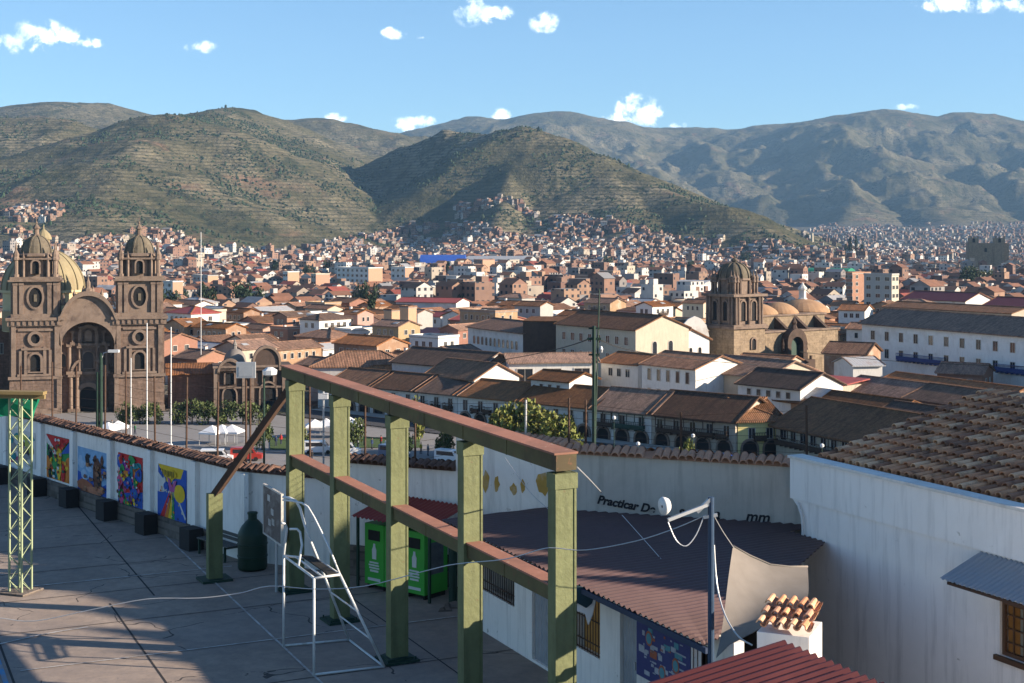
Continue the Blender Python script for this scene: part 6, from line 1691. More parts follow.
def cloth(name, label, pxs, pys, Y, mat):
    pts = [P(x_, y_, Y) for x_, y_ in zip(pxs, pys)]; o_ = pts[0]; m = MB(); n = len(pts)
    m.add([p-o_ for p in pts]+[p-o_+U((.02, .03, 0)) for p in pts], [tuple(range(n-1, -1, -1)), tuple(range(n, 2*n))]+[(k, (k+1) % n, n+(k+1) % n, n+k) for k in range(n)])
    o = m.build(name, mat, loc=o_); tag(o, label, 'cloth'); return o
cloth('hanging_cloth', 'white printed cloth hanging under the eave beside the green corner post', (577, 585, 593, 596, 592, 588, 585, 577), (604, 602, 594, 596, 615, 625, 614, 611), 26.6, MAT['canvas'])
cloth('hanging_cloth', 'dark teal garment hanging under the eave beside the green corner post', (577, 585, 594, 591, 586, 577), (586, 588, 594, 604, 608, 603), 26.55, M_basic('dark_teal_cloth', (.02, .05, .07), .9, .2, 4))

# ---- blue pole, flood light, cables, sail ---------------------------------------
bp0 = P(711, 660, 22.2); bpz = zat(497, 22.2)
t = empty('lamp_pole', (bp0.x, bp0.y, 0), 0, 'blue pole with a white floodlight on a side arm before the maroon roof', 'lamp pole')
m = MB(); m.cyl((0, 0, 0), (0, 0, bpz), .055, .05, 10); m.build('pole', M_basic('blue_pole_paint', (.03, .06, .11), .5, .2, 4, stain=((.03, .04, .06), .6)), t)
m = MB(); ar = P(668, 520, 22.0)-U((bp0.x, bp0.y, 0)); m.bar((0, 0, bpz-.1), ar, .05, .05); m.bar((0, 0, bpz-.02), P(697, 512, 22.2)-U((bp0.x, bp0.y, 0)), .09, .05); m.bar((-.12, 0, bpz-.32), (.1, 0, bpz-.28), .06, .05); m.build('arm', MAT['galv'], t)
m = MB(); c_ = P(664, 506, 22.0)-U((bp0.x, bp0.y, 0))
prof = [(.02, -.04), (.12, -.04), (.13, 0), (.12, .03), (.09, .09), (.04, .10)]
ax = U((-.75, -.55, -.1)).normalized(); uu = U((0, 0, 1)); ss_ = ax.cross(uu).normalized(); uu = ss_.cross(ax).normalized(); pts = []; n = 14
for (r_, z_) in prof:
    for k in range(n):
        a = 2*math.pi*k/n; pts.append(c_-ax*z_+ss_*(r_*.8*math.cos(a))+uu*(r_*1.15*math.sin(a)))
m.add(pts, [(i*n+k, i*n+(k+1) % n, (i+1)*n+(k+1) % n, (i+1)*n+k) for i in range(len(prof)-1) for k in range(n)]+[tuple(range(n)), tuple((len(prof)-1)*n+k for k in range(n-1, -1, -1))])
m.build('floodlight', MAT['whitepaint'], t, smooth=True)
def cable(label, pts, r=.009, mat='galv', name='cable'):
    P3 = [P(*q) for q in pts]; o_ = P3[0]; fine = []
    for i in range(len(P3)-1):
        p0 = P3[max(i-1, 0)]; p1 = P3[i]; p2 = P3[i+1]; p3 = P3[min(i+2, len(P3)-1)]
        for k in range(4):
            s = k/4; fine.append(.5*((2*p1)+(p2-p0)*s+(2*p0-5*p1+4*p2-p3)*s*s+(3*p1-p0-3*p2+p3)*s**3)-o_)
    fine.append(P3[-1]-o_)
    m = MB(); m.tube(fine, r, 5); o = m.build(name, MAT[mat], loc=o_); tag(o, label, 'cable'); return o
cable('long pale cable sagging across the court to the blue pole', [(-30, 616, 27), (0, 618, 27), (35, 621, 27), (90, 610, 27), (147, 599, 27), (200, 598, 27), (240, 593, 27), (270, 586, 26.6), (315, 589, 26.2), (365, 586, 25.8), (425, 571, 25.2), (456, 564, 24.8), (506, 559, 24), (542, 549, 23.4), (556, 548, 23.3), (586, 550, 23.2), (636, 541, 22.8), (676, 528, 22.4), (708, 514, 22.2)])
cable('thin grey guy wire running down over the maroon roof from the lettered wall', [(622, 515, 30.5), (655, 552, 29), (688, 590, 27.2)], .008, 'galv')
cable('beaded pale chain between green corner post and lettered wall', [(577, 467, 24), (590, 480, 27), (602, 493, 30.5)], .014)
cable('thin wire dropping across the white and yellow wall to the roof', [(505, 458, 33.6), (530, 492, 32.8), (552, 512, 32.0), (575, 530, 30)], .007, 'galv')
cable('looping slack wire under the white floodlight', [(668, 522, 22), (676, 540, 22), (686, 546, 22), (696, 535, 22.1), (704, 516, 22.2)], .009)
cable('dark wire drooping from the blue pole top towards the sail', [(712, 512, 22.2), (722, 530, 22.8), (734, 548, 23.4)], .008, 'galv')
cable('pale cable hanging beside the blue pole down to the red roof', [(714, 545, 22.1), (717, 585, 22), (725, 615, 21.6), (738, 636, 21.2), (752, 645, 20.8)], .014)
# sail
MAT['sail'] = M_basic('beige_shade_cloth', (.20, .175, .15), .9, .12, .8, stain=((.28, .25, .22), .5))
topc = [P(733, 546, 23.4), P(750, 556, 23.5), P(770, 564, 23.5), P(790, 567, 23.5), P(808, 567, 23.6)]
botc = [P(716, 658, 21.0), P(730, 645, 21.2), P(752, 632, 21.3), P(775, 619, 21.4), P(808, 606, 21.6)]
m = MB(); o_ = topc[0]; g = []
for i in range(5):
    for k in range(9):
        s = k/8; q = topc[i].lerp(botc[i], s)-o_; q.z -= .12*math.sin(s*math.pi); q.y += .05*math.sin(i*2.2+k*.8); g.append(q)
N = 9; fs = [(i*N+k, i*N+k+1, (i+1)*N+k+1, (i+1)*N+k) for i in range(4) for k in range(8)]
m.add(g, fs); m.add([q+U((0, .01, -.012)) for q in g], [tuple(reversed(f_)) for f_ in fs]); m.tube([g[i*N] for i in range(5)], .02, 6)
o = m.build('shade_sail', MAT['sail'], loc=o_, smooth=True); tag(o, 'beige shade cloth stretched beside the white house wall', 'sail')

# ---- barrel tiles --------------------------------------------------------------
def barrel_field(mb, w, L, pitch, wid=.2, tl=.42, seed=2, x0=0.0, mi=0, nmat=4):
    """roof plane: x along the eave, rows climbing along y; pitch = rise per metre"""
    rr = random.Random(seed); nx = int(w/wid); ny = int(L/(tl*.82)); r = wid*.5; N = 5
    for i in range(nx+1):
        for j in range(ny+1):
            x = x0+i*wid+rr.uniform(-.012, .012); y = j*tl*.82; y1 = y+tl
            for under in (0, 1):
                xx = x+(wid/2 if under else 0); lift = .0 if under else .055
                j1 = rr.uniform(-.012, .012); j2 = rr.uniform(-.008, .012)
                pts = []
                for (yy_, rad, dz, jj) in ((y, r*.70, .055, j1), (y1, r*.52, -.01, j2)):
                    for th in (0, .018):
                        for k in range(N+1):
                            a = math.pi*k/N; s = -1 if under else 1
                            pts.append((xx+jj+(rad-th)*math.cos(a), yy_, pitch*yy_+lift+dz+s*(rad-th)*math.sin(a)*.95+(.05 if under else 0)))
                M1 = N+1
                fs = [(k, k+1, 2*M1+k+1, 2*M1+k) for k in range(N)]+[(k, M1+k, M1+k+1, k+1) for k in range(N)]+[(M1+k, 3*M1+k, 3*M1+k+1, M1+k+1) for k in range(N)]
                mb.add(pts, fs, mi+rr.randrange(nmat))
TM = [M_basic('clay_tile', c, .92, .3, 4, stain=((.07, .05, .04), .7)) for c in ((.74, .35, .18), (.60, .27, .14), (.80, .45, .26), (.36, .17, .10))]

# ---- white house at the right ---------------------------------------------------
wc = P(790, 455, 31.0); HT = wc.z
wh = empty('house', (wc.x, wc.y, 0), rzW, 'large whitewashed house at right with old barrel tiled roof and tin awning', 'house')
LH = 14.0; dep = 7.0
MAT['housewhite'] = M_basic('whitewashed_house_wall', (.87, .84, .81), .88, .05, .35, stain=((.62, .58, .54), .5), streak=.38, bump=.2, chips=((.45,.42,.38), 1.6, .66))
# window opening
wn0 = (on_line(998, wc.xy, DV).xy-wc.xy).length; wz1 = zat(600, on_line(998, wc.xy, DV).y); wz0 = zat(655, on_line(998, wc.xy, DV).y); wn1 = wn0+1.5
m = MB()
m.box(.42, .04, -1, wn0, .34, HT-.95); m.box(wn0, .04, -1, wn1, .34, wz0); m.box(wn0, .04, wz1, wn1, .34, HT-.95); m.box(wn1, .04, -1, LH, .34, HT-.95)
m.box(0, 0, HT-.95, LH, .34, HT-.06)
m.add([(.42, .04, HT-1.25), (.42, .34, HT-1.25), (.42, .34, HT-.951), (.42, .04, HT-.951), (.02, .04, HT-.951), (.02, .34, HT-.951)], [(0, 1, 5, 4), (0, 4, 3), (1, 2, 5), (0, 3, 2, 1)])
m.box(.42, .34, -1, .7, dep, HT-.5); m.box(LH-.3, .34, -1, LH, dep, HT-.5); m.box(.7, dep-.3, -1, LH-.3, dep, HT+.6)
m.build('wall', MAT['housewhite'], wh)
m = MB(); m.box(-.03, -.05, HT-.06, LH, .36, HT); m.build('coping', M_basic('lime_washed_coping', (.72, .70, .66), .9, .08, 2, stain=((.4,.36,.32), .5)), wh)
m = MB(); m.box(wn0, .9, wz0-.2, wn1, 1.0, wz1+.2); m.build('dark_backing', MAT['void'], wh)  # black sheet gives the room behind the window its darkness by colour
m = MB(); wd = .07
for (a, b, c, d_) in ((wn0, wz0, wn0+wd, wz1), (wn1-wd, wz0, wn1, wz1), (wn0+wd, wz0, wn1-wd, wz0+wd), (wn0+wd, wz1-wd, wn1-wd, wz1)): m.box(a, .10, b, c, .16, d_)
for k in range(1, 6): m.box(wn0+(wn1-wn0)*k/6-.012, .12, wz0+wd, wn0+(wn1-wn0)*k/6+.012, .145, wz1-wd)
for k in range(1, 4): m.box(wn0+wd, .121, wz0+(wz1-wz0)*k/4-.012, wn1-wd, .144, wz0+(wz1-wz0)*k/4+.012)
m.box(wn0-.08, -.04, wz0-.09, wn1+.08, .12, wz0-.002)
wi_ = m.build('window', M_basic('brown_window_wood', (.11, .06, .035), .6, .2, 4), wh)
m = MB(); m.box(wn0+wd, .18, wz0+wd, wn0+.35, .19, wz1-wd, 0); m.box(wn0+.36, .18, wz0+wd, wn1-wd, .19, wz1-wd, 1)
m.build('pane', [M_basic('amber_curtain_behind_glass', (.30, .14, .04), .35, .2, 4), M_basic('dim_cream_curtain', (.25, .24, .19), .35, .25, 4)], wi_)
# awning
a0 = (on_line(985, wc.xy, DV).xy-wc.xy).length; za = zat(553, on_line(985, wc.xy, DV).y)
low_ = on_line(940, (wc.xy-PR*.95), DV).xy; al = (low_-(wc.xy-PR*.95)).length; zl = zat(578, low_.y)
m = corr_sheet(3.6, .98, zl, za, per=.12, amp=.014, y0=-.96, x0=min(a0, al)); m.build('awning', M_basic('grey_zinc_sheet', (.33, .35, .38), .45, .1, 2, metal=.3), wh)
m = MB(); x_ = min(a0, al)
m.bar((x_+.15, -.9, zl-.06), (x_+3.4, -.9, zl-.06), .05, .05); m.bar((x_+.2, -.88, zl-.07), (x_+.2, 0, za-.08), .05, .05); m.bar((x_+1.6, -.88, zl-.07), (x_+1.6, 0, za-.08), .05, .05); m.build('awning_bracket', MAT['rusty'], wh)
# roof
rp = P(975, 397, 32.8); rl = loc2  # local coordinates of the ridge
inv2 = inv @ (rp.xy-wc.xy); rx, ry, rzz = inv2.x, inv2.y, rp.z
y_e = .42; x_e = .55; z_e = HT-.10
RL = ry-y_e; pitch = (rzz-z_e)/RL
m = MB(); m.T = Matrix.Translation((x_e, y_e, z_e)); barrel_field(m, LH-x_e-.2, RL, pitch, wid=.25, tl=.50, seed=4)
m.build('tiled_roof', TM, wh)
m = MB(); m.add([(x_e, y_e, z_e-.06), (LH, y_e, z_e-.06), (LH, y_e+RL, rzz-.06), (x_e, y_e+RL, rzz-.06), (x_e, y_e+2*RL, z_e-.06), (LH, y_e+2*RL, z_e-.06)], [(0, 1, 2, 3), (3, 2, 5, 4)])
m.add([(x_e, y_e, z_e-.2), (x_e, y_e+RL, rzz-.2), (x_e, y_e+2*RL, z_e-.2), (x_e, y_e, z_e-.05), (x_e, y_e+RL, rzz-.05), (x_e, y_e+2*RL, z_e-.05)], [(0, 3, 4, 1), (1, 4, 5, 2)])
m.build('roof_deck', MAT['capdark'], wh)
m = MB(); x = x_e
rr = random.Random(9)
while x < LH:
    m.cyl((x, y_e+RL, rzz+.06+rr.uniform(-.01, .02)), (x+.46, y_e+RL, rzz+.04+rr.uniform(-.01, .02)), .11, .09, 8); x += .38
y = 0
while y < RL:
    m.cyl((x_e-.02, y_e+y, z_e+pitch*y+.05), (x_e-.02, y_e+y+.46, z_e+pitch*(y+.46)+.04), .10, .085, 8); y += .38
m.build('ridge_tile', TM[3], wh)
m = MB(); m.tube([(.3, -.02, HT-1.0), (.46, -.03, HT-1.25), (.5, -.03, HT-1.5), (.5, -.03, .2)], .03, 8); m.build('drain_pipe', MAT['whitepaint'], wh)

# ---- little parapet roof and red lean-to ------------------------------------------
rq = P(783, 641, 19.4); zr = rq.z
llow = on_line(650, rq.xy, -PR).xy; Lr = (llow-rq.xy).length; zlow = zat(683, llow.y)
t = empty('lean_to', (rq.x, rq.y, 0), rzW, 'low dark red corrugated lean-to roof at the bottom edge', 'lean-to')
m = MB(); per = .17; n = 300; WLn = 8.5; top = []
k2 = (zlow-zr)/Lr
for row in range(2):
    yy_ = -(Lr+1.2) if row == 0 else 0.0
    for k in range(n+1):
        x = WLn*k/n; top.append((x, yy_, zr-k2*yy_*1.0+.03*math.sin(2*math.pi*x/per) if False else zr+(-k2)*yy_+.03*math.sin(2*math.pi*x/per)))
N = n+1; m.add(top+[(x, y, z-.008) for x, y, z in top], [(k, k+1, N+k+1, N+k) for k in range(n)]+[(2*N+k+1, 2*N+k, 3*N+k, 3*N+k+1) for k in range(n)]+[(N+k, N+k+1, 3*N+k+1, 3*N+k) for k in range(n)]+[(0, N, 3*N, 2*N)])
m.build('roof', M_basic('dark_red_sheet', (.065, .011, .013), .5, .1, .8, stain=((.12, .03, .03), .5)), t)
m = MB(); m.box(.1, -Lr-.8, -.5, .25, -.1, zr-.55); m.box(.25, -.3, -.5, WLn, -.15, zr-.12); m.box(.1, -Lr-.95, -.5, WLn, -Lr-.8, zlow-.35); m.build('wall', MAT['wallwhite'], t)
t = empty('outbuilding', P(757, 640, 20.4)*1.0, R(-24), 'tiny white outbuilding with broken clay tiles beside the white house', 'outbuilding')
t.location.z = 0; zo = zat(622, 20.4)
m = MB(); m.box(0, 0, -.5, .76, .9, zo-.14)
m.build('wall', MAT['wallwhite'], t)
m = MB(); m.T = Matrix.Translation((.02, .0, zo-.12)); barrel_field(m, .64, .8, .28, wid=.16, tl=.34, seed=6); m.build('tiled_roof', [MAT['caplit'], TM[0], TM[2], TM[1]], t)

# ---- lattice mast with green net at left ----------------------------------------
lb = GP(20.5, 592); t = empty('lattice_mast', lb, R(-20), 'pale green lattice steel mast at the left edge of the court', 'mast')
MAT['palegreen'] = M_basic('pale_green_lattice_paint', (.28, .33, .20), .6, .1, 3); S = .19; Hh = zat(394, lb.y)
for sx_ in (-S, S):
    for sy in (-S, S):
        m = MB(); m.box(sx_-.022, sy-.022, 0, sx_+.022, sy+.022, Hh); m.build('leg', MAT['palegreen'], t)
m = MB(); n = 16; hh = Hh/n
for k in range(n):
    z0, z1 = k*hh, (k+1)*hh
    a, b = (-S, S) if k % 2 else (S, -S)
    m.bar((a, -S, z0), (b, -S, z1), .016, .016); m.bar((a, S, z0), (b, S, z1), .016, .016); m.bar((-S, a, z0), (-S, b, z1), .016, .016); m.bar((S, a, z0), (S, b, z1), .016, .016)
m.build('bracing', MAT['palegreen'], t)
m = MB(); m.box(-.4, -.4, 0.001, .4, .4, .05); m.build('base_plate', MAT['plinth'], t)
m = MB(); a = P(-60, 391, lb.y-.3); b = P(45, 393, lb.y-.3); m.bar(a-lb, b-lb, .3, .08); m.bar(U((0, 0, -.1))+a-lb, U((0, 0, -.1))+b-lb, .12, .1)
o = m.build('cross_beam', M_basic('ochre_plank', (.22, .16, .07), .8, .2, 2), None, loc=lb); tag(o, 'ochre plank beam resting on top of the lattice mast', 'beam')
pts = [(-60, 398), (-30, 397), (0, 398), (20, 397), (39, 394), (37, 402), (33, 411), (31, 419), (20, 416), (5, 416), (-20, 420), (-60, 424)]
g = [P(x, y, lb.y+.3+.1*math.sin(x*.4))-lb for x, y in pts]; m = MB(); n = len(g)
m.add(g+[q+U((.02, .1, 0)) for q in g], [tuple(range(n-1, -1, -1)), tuple(range(n, 2*n))]+[(k, (k+1) % n, n+(k+1) % n, n+k) for k in range(n)])
o = m.build('shade_net', M_basic('green_netting', (.0, .16, .085), .8, .35, 1.8), None, loc=lb); tag(o, 'green shade net slung below the ochre plank beam', 'net')

# ---- poles and lamps beyond the wall ----------------------------------------------
def pole(label, px, yt, Y, r, mat, arms=(), name='utility_pole', cat='pole', base=None):
    x, y = XY(px, Y); z0 = tz(x, y) if base is None else base; zt = zat(yt, Y)
    t = empty(name, (x, y, z0), 0, label, cat); m = MB(); m.cyl((0, 0, -.5), (0, 0, zt-z0), r, r*.8, 8); m.build('pole', MAT[mat], t)
    for (nm, fn, mt) in arms:
        m = MB(); fn(m, zt-z0); m.build(nm, MAT[mt], t)
    return t
pole('tall dark green utility pole rising before the cream hall', 594, 326, 90, .15, 'poledark', [('mast', lambda m, h: m.cyl((.05, 0, h-8), (.35, 0, h+2.4), .07, .05, 6), 'poledark'), ('crossarm', lambda m, h: (m.box(-.45, -.06, h-.9, .45, .06, h-.75), m.box(-.35, -.06, h-1.9, .35, .06, h-1.78), m.box(-.35, -.06, h-.2, .35, .06, h-.1)), 'poledark'), ('insulator', lambda m, h: m.lathe([(.1, h-1.7), (.14, h-1.5), (.06, h-1.3)], (.45, 0, 0), 8), 'galv')])
def lamp_arm(dx, s=1.0):
    return [('arm', lambda m, h: m.tube([(0, 0, h-.6*s), (dx*.3, 0, h), (dx, 0, h+.15*s)], .05*s, 6), 'galv'), ('lamp_head', lambda m, h: (m.box(dx-.1, -.18*s, h+.05*s, dx+.75*s, .18*s, h+.28*s)), 'whitepaint')]
pole('green lamp post with white head in front of the church door', 101, 353, 75, .10, 'poledark', lamp_arm(.5, .62), 'street_lamp', 'lamp')
pole('dark green bare pole close beside the church lamp post', 97.5, 372, 75, .10, 'poledark')
for i, (px, yt, Y) in enumerate(((147, 323, 215), (171, 327, 205), (131, 358, 230), (201, 232, 330))):
    pole(['tall white flagpole before the right bell tower', 'tall white flagpole just right of the church', 'short white flagpole left of the other flagpoles', 'very tall pale pole behind the domed chapel roof'][i], px, yt, Y, .10, 'whitepaint', name='flagpole')
pole('thin pole carrying a square grey screen box above the yard wall', 246, 378, 44, .04, 'rusty', [('screen_box', lambda m, h: (m.box(-.30, -.05, h, .30, .06, h+.5), m.box(-.22, -.06, h+.05, .22, -.051, h+.36)), 'galv')], 'box_pole', 'pole')
pole('thin green lamp pole with a small white lamp left of the green frame', 264, 376, 48, .045, 'poledark', [('lamp_head', lambda m, h: m.lathe([(.1, h), (.24, h+.05), (.26, h+.2), (.1, h+.3)], (.2, 0, 0), 8), 'whitepaint')], 'street_lamp', 'lamp')
pole('pale lamp pole with two stacked white lamps between first green posts', 323.5, 382, 62, .05, 'galv', [('lamp_head', lambda m, h: (m.box(-.35, -.1, h, .3, .1, h+.14), m.box(-.22, -.1, h-.75, .2, .1, h-.5)), 'whitepaint')], 'street_lamp', 'lamp')
for i, (px, yt) in enumerate(((614, 420), (693, 438), (638, 446), (860, 452), (822, 448))):
    pole('%s small plaza lamp with pale globe from the left, beside the far street' % ordn[i], px, yt, 198-i*3, .07, 'poledark', [('globe', lambda m, h: m.lathe([(.05, h), (.28, h+.2), (.28, h+.45), (.08, h+.6)], (0, 0, 0), 10), 'whitepaint')], 'street_lamp', 'lamp')
cable('black power line sweeping from the tall green pole to the white hall', [(595, 338, 90), (640, 352, 150), (720, 362, 230), (800, 368, 300)], .05, 'rubber', 'power_line')
cable('black power line sweeping left from the tall green pole over dark roofs', [(594, 337, 90), (565, 347, 130), (530, 355, 180), (480, 364, 240)], .05, 'rubber', 'power_line')
cable('black power line crossing before the long white convent', [(800, 352, 250), (880, 360, 260), (950, 364, 255), (1060, 368, 250)], .05, 'rubber', 'power_line')

# ---- plaza ---------------------------------------------------------------------------
m = MB(); pa = on_line(300, r0, rdir); pb = on_line(745, r0, rdir)
m.add([(-110, 206, ZG+.12), (30, 206, ZG+.12), (pb.x-4, pb.y-14, ZG+.12), (pa.x-8, pa.y-11, ZG+.12), (-45, 278, ZG+.12), (-110, 272, ZG+.12)], [(0, 1, 2, 3, 4, 5)])
tag(m.build('plaza', MAT['paving']), kind='structure')
nrow = U((math.sin(RA), -math.cos(RA)))
def rowpt(s, off): q = r0-rdir*s+nrow*off; return q
m = MB(); q = [rowpt(-60, 12.5), rowpt(-60, 4.2), rowpt(95, 4.2), rowpt(95, 12.5)]
m.add([(p.x, p.y, ZG+.13) for p in q], [(0, 1, 2, 3)]); tag(m.build('street', MAT['asphalt']), kind='structure')
m = MB(); q = [rowpt(-60, 4.2), rowpt(-60, .0), rowpt(95, .0), rowpt(95, 4.2)]
m.add([(p.x, p.y, ZG+.26) for p in q]+[(p.x, p.y, ZG) for p in q], [(0, 1, 2, 3), (0, 4, 5, 1)]); tag(m.build('pavement', MAT['flat']), kind='structure')
m = MB(); q = [(-110, 196), (60, 196), (60, 150), (-110, 150)]; m.add([(a, b, ZG+.1) for a, b in q], [(3, 2, 1, 0)]); tag(m.build('near_street', MAT['paving']), kind='structure')
def lawn(px0, px1, Y0, Y1):
    m = MB(); q = [XY(px0, Y0), XY(px1, Y0), XY(px1, Y1), XY(px0, Y1)]; m.add([(a, b, ZG+.2) for a, b in q], [(0, 1, 2, 3)]); tag(m.build('lawn', MAT['lawn']), kind='structure')
MAT['lawn'] = M_basic('plaza_lawn', (.06, .10, .025), .95, .3, .3, world=True)
lawn(440, 480, 216, 226); lawn(270, 310, 226, 240); lawn(345, 420, 228, 240)
# market tents, vans, people
def tent(px, Y, w, mat, label, group):
    x, y = XY(px, Y); t = empty('tent', (x, y, ZG+.12), R(random.uniform(-30, 10)), label, 'tent', group)
    m = MB(); m.add([(-w/2, -w/2, 2.1), (w/2, -w/2, 2.1), (w/2, w/2, 2.1), (-w/2, w/2, 2.1), (0, 0, 3.2), (-w/2, -w/2, 1.85), (w/2, -w/2, 1.85), (w/2, w/2, 1.85), (-w/2, w/2, 1.85)], [(0,1,4),(1,2,4),(2,3,4),(3,0,4),(5,6,1,0),(6,7,2,1),(7,8,3,2),(8,5,0,3),(8,7,6,5)]); m.build('canopy', MAT[mat], t)
    for a in (-1, 1):
        for b in (-1, 1): m = MB(); m.cyl((a*w*.47, b*w*.47, 0), (a*w*.47, b*w*.47, 1.9), .04, n=5); m.build('leg', MAT['galv'], t)
TG = 'white market tents on the plaza'
for i, (px, Y) in enumerate(((108, 236), (118, 238), (212, 232), (222, 233), (232, 233), (315, 240), (326, 241), (345, 246), (352, 240))):
    tent(px, Y, 3.2, 'canvas', '%s white tent from the left on the plaza before church and chapel' % ordn[i], TG)
tent(698, 203, 3.4, 'canvas', 'white tent left of the blue tent by the yellow corner house', 'tents by the yellow corner house')
tent(727, 203, 4.2, 'bluecanvas', 'blue tent on the plaza in front of the yellow corner house', 'tents by the yellow corner house')
def van(px, Y, rz, mat, label):
    x, y = XY(px, Y); t = empty('parked_van', (x, y, ZG+.13), rz, label, 'van', 'vehicles at the plaza edge')
    m = MB(); m.add([(0,0,.35),(4.8,0,.35),(4.8,0,1.0),(4.0,0,1.15),(3.4,0,2.0),(.05,0,2.05),(0,1.8,.35),(4.8,1.8,.35),(4.8,1.8,1.0),(4.0,1.8,1.15),(3.4,1.8,2.0),(.05,1.8,2.05)], [(0,1,2,3,4,5),(11,10,9,8,7,6),(0,6,7,1),(1,7,8,2),(2,8,9,3),(3,9,10,4),(4,10,11,5),(5,11,6,0)]); m.build('body', mat, t)
    m = MB(); m.add([(.4,-.01,1.25),(3.6,-.01,1.25),(3.25,-.01,1.85),(.4,-.01,1.85)], [(0,1,2,3)]); m.add([(3.98,.15,1.22),(3.98,1.65,1.22),(3.46,1.65,1.95),(3.46,.15,1.95)], [(0,1,2,3)]); m.build('windows_glass', MAT['glass'], t)
    for (a, b) in ((.9, 0), (3.9, 0), (.9, 1.65), (3.9, 1.65)): m = MB(); m.cyl((a, b-.02, .33), (a, b+.17, .33), .33, n=12); m.build('wheel', MAT['rubber'], t)
vm = [M_basic('white_car_paint', (.7, .7, .7), .3, .04, 2, spec=.5), M_basic('blue_grey_car_paint', (.08, .12, .2), .3, .04, 2, spec=.5), M_basic('red_car_paint', (.35, .03, .02), .3, .04, 2, spec=.5)]
for i, (px, Y, k) in enumerate(((200, 212, 0), (230, 214, 2), (303, 221, 0), (330, 219, 0), (378, 218, 1), (434, 213, 0), (455, 209, 0), (148, 219, 0))):
    van(px, Y, R(-30 if i > 3 else 5), vm[k], '%s %s parked van of the plaza, %s' % (ordn[i], ['white', 'blue grey', 'red'][k], ['left of the chapel trees', 'below the chapel', 'left of the first green post', 'between the first two green posts', 'between second and third posts', 'between third and fourth posts', 'just right of the third post', 'below the flagpoles'][i]))
def person_mesh(top, leg, seed):
    r = random.Random(seed); b = MB(); st = r.uniform(.06, .16)
    for s in (-1, 1):
        b.add([(0,0,0)], [])
        b.tube([(s*.09+0, st*s, .03), (s*.095, st*s*.5, .45), (s*.09, 0, .88)], .075, 7, 1); b.tube([(s*.19, 0, 1.40), (s*.235, -.03*s, 1.13), (s*.24, -.10, .86)], .045, 6, 0)
        b.bar((s*.09, st*s-.1, .035), (s*.09, st*s+.06, .035), .08, .07, 3)
    b.lathe([(.15, .84), (.17, .95), (.15, 1.08), (.19, 1.30), (.20, 1.42), (.10, 1.48), (.055, 1.52)], (0, 0, 0), 10, 0, sx=1.1)
    b.lathe([(.05, 1.49), (.055, 1.55)], (0, 0, 0), 8, 2); b.lathe([(.03, 1.53), (.075, 1.57), (.095, 1.65), (.085, 1.72), (.04, 1.76)], (0, 0, 0), 10, 2); b.lathe([(.10, 1.66), (.10, 1.73), (.05, 1.785)], (0, .012, 0), 10, 3)
    return b.mesh('person', [M_basic('jacket', top, .9, .1, 3), M_basic('trousers', leg, .9, .1, 3), M_basic('skin', (.30, .17, .11), .7, .05, 3), M_basic('dark_hair_and_shoes', (.02, .016, .014), .7, .1, 3)])
cols = [('dark blue', (.03, .05, .12)), ('red', (.35, .03, .03)), ('white', (.6, .6, .58)), ('black', (.02, .02, .02)), ('yellow', (.5, .38, .04)), ('grey', (.2, .2, .2)), ('green', (.04, .15, .06))]
pms = [(c[0], person_mesh(c[1], (.03, .035, .06), i)) for i, c in enumerate(cols)]
plc = [(276, 230), (281, 232), (291, 226), (312, 214), (343, 232), (358, 228), (364, 231), (372, 227), (381, 230), (386, 226), (413, 232), (421, 222), (428, 220), (440, 226), (449, 230), (469, 222), (610, 212), (633, 208), (645, 211), (662, 206), (708, 206), (716, 207), (752, 205), (765, 204), (783, 203), (86, 240), (112, 250), (135, 244)]
for i, (px, Y) in enumerate(plc):
    c, me = pms[i % 7]; x, y = XY(px, Y); o = inst('person', me, None, (x, y, ZG+.13), random.uniform(0, 6.28))
    where = 'left of the first green post' if px < 300 else 'between the green posts' if px < 470 else 'near the far street' if px < 700 else 'by the blue tent'
    tag(o, 'small person in %s top standing on the plaza %s' % (c, where), 'person', 'people on the plaza')

# ---- unseen neighbouring house, added right of the view, roofline shaped to shade the court -------------
SH = U((SUN.x, SUN.y)).normalized(); SP = U((-SH.y, SH.x)); SP = -SP if SP.y < 0 else SP
def uv_(u_, v_): return U((SP.x*u_+SH.x*v_, SP.y*u_+SH.y*v_))
V0 = 24.0; ta = SUN.z/math.hypot(SUN.x, SUN.y)
prof = [(25.0, 1.2), (26.3, 2.6), (27.2, 3.5), (27.25, 2.7), (28.8, 4.3), (28.85, 3.3), (30.4, 4.9), (30.45, 3.9), (32.0, 5.3), (32.05, 4.6), (34.4, 5.9), (40, 7.0), (62, 7.6), (74, 7.0)]
t = empty('shading_house', (uv_(25, V0).x, uv_(25, V0).y, 0), 0, 'unseen neighbouring house right of the court, its stepped gable shaped to shade the yard', 'house')
o_ = uv_(25, V0); m = MB(); bot = []; topp = []
for (u_, z_) in prof:
    q = uv_(u_, V0)-o_; bot.append((q.x, q.y, -1)); topp.append((q.x, q.y, z_+ta*V0))
n = len(prof); q8 = uv_(25, V0+8)-o_
back = [(a+SH.x*8, b+SH.y*8, c) for a, b, c in bot]; backt = [(a+SH.x*8, b+SH.y*8, c) for a, b, c in topp]
m.add(bot+topp+back+backt, [(k, k+1, n+k+1, n+k) for k in range(n-1)]+[(2*n+k+1, 2*n+k, 3*n+k, 3*n+k+1) for k in range(n-1)]+[(n+k, n+k+1, 3*n+k+1, 3*n+k) for k in range(n-1)]+[(0, n, 3*n, 2*n), (n-1, 3*n-1, 4*n-1, 2*n-1)])
m.build('wall', MAT['wallwhite'], t)
m = MB(); 
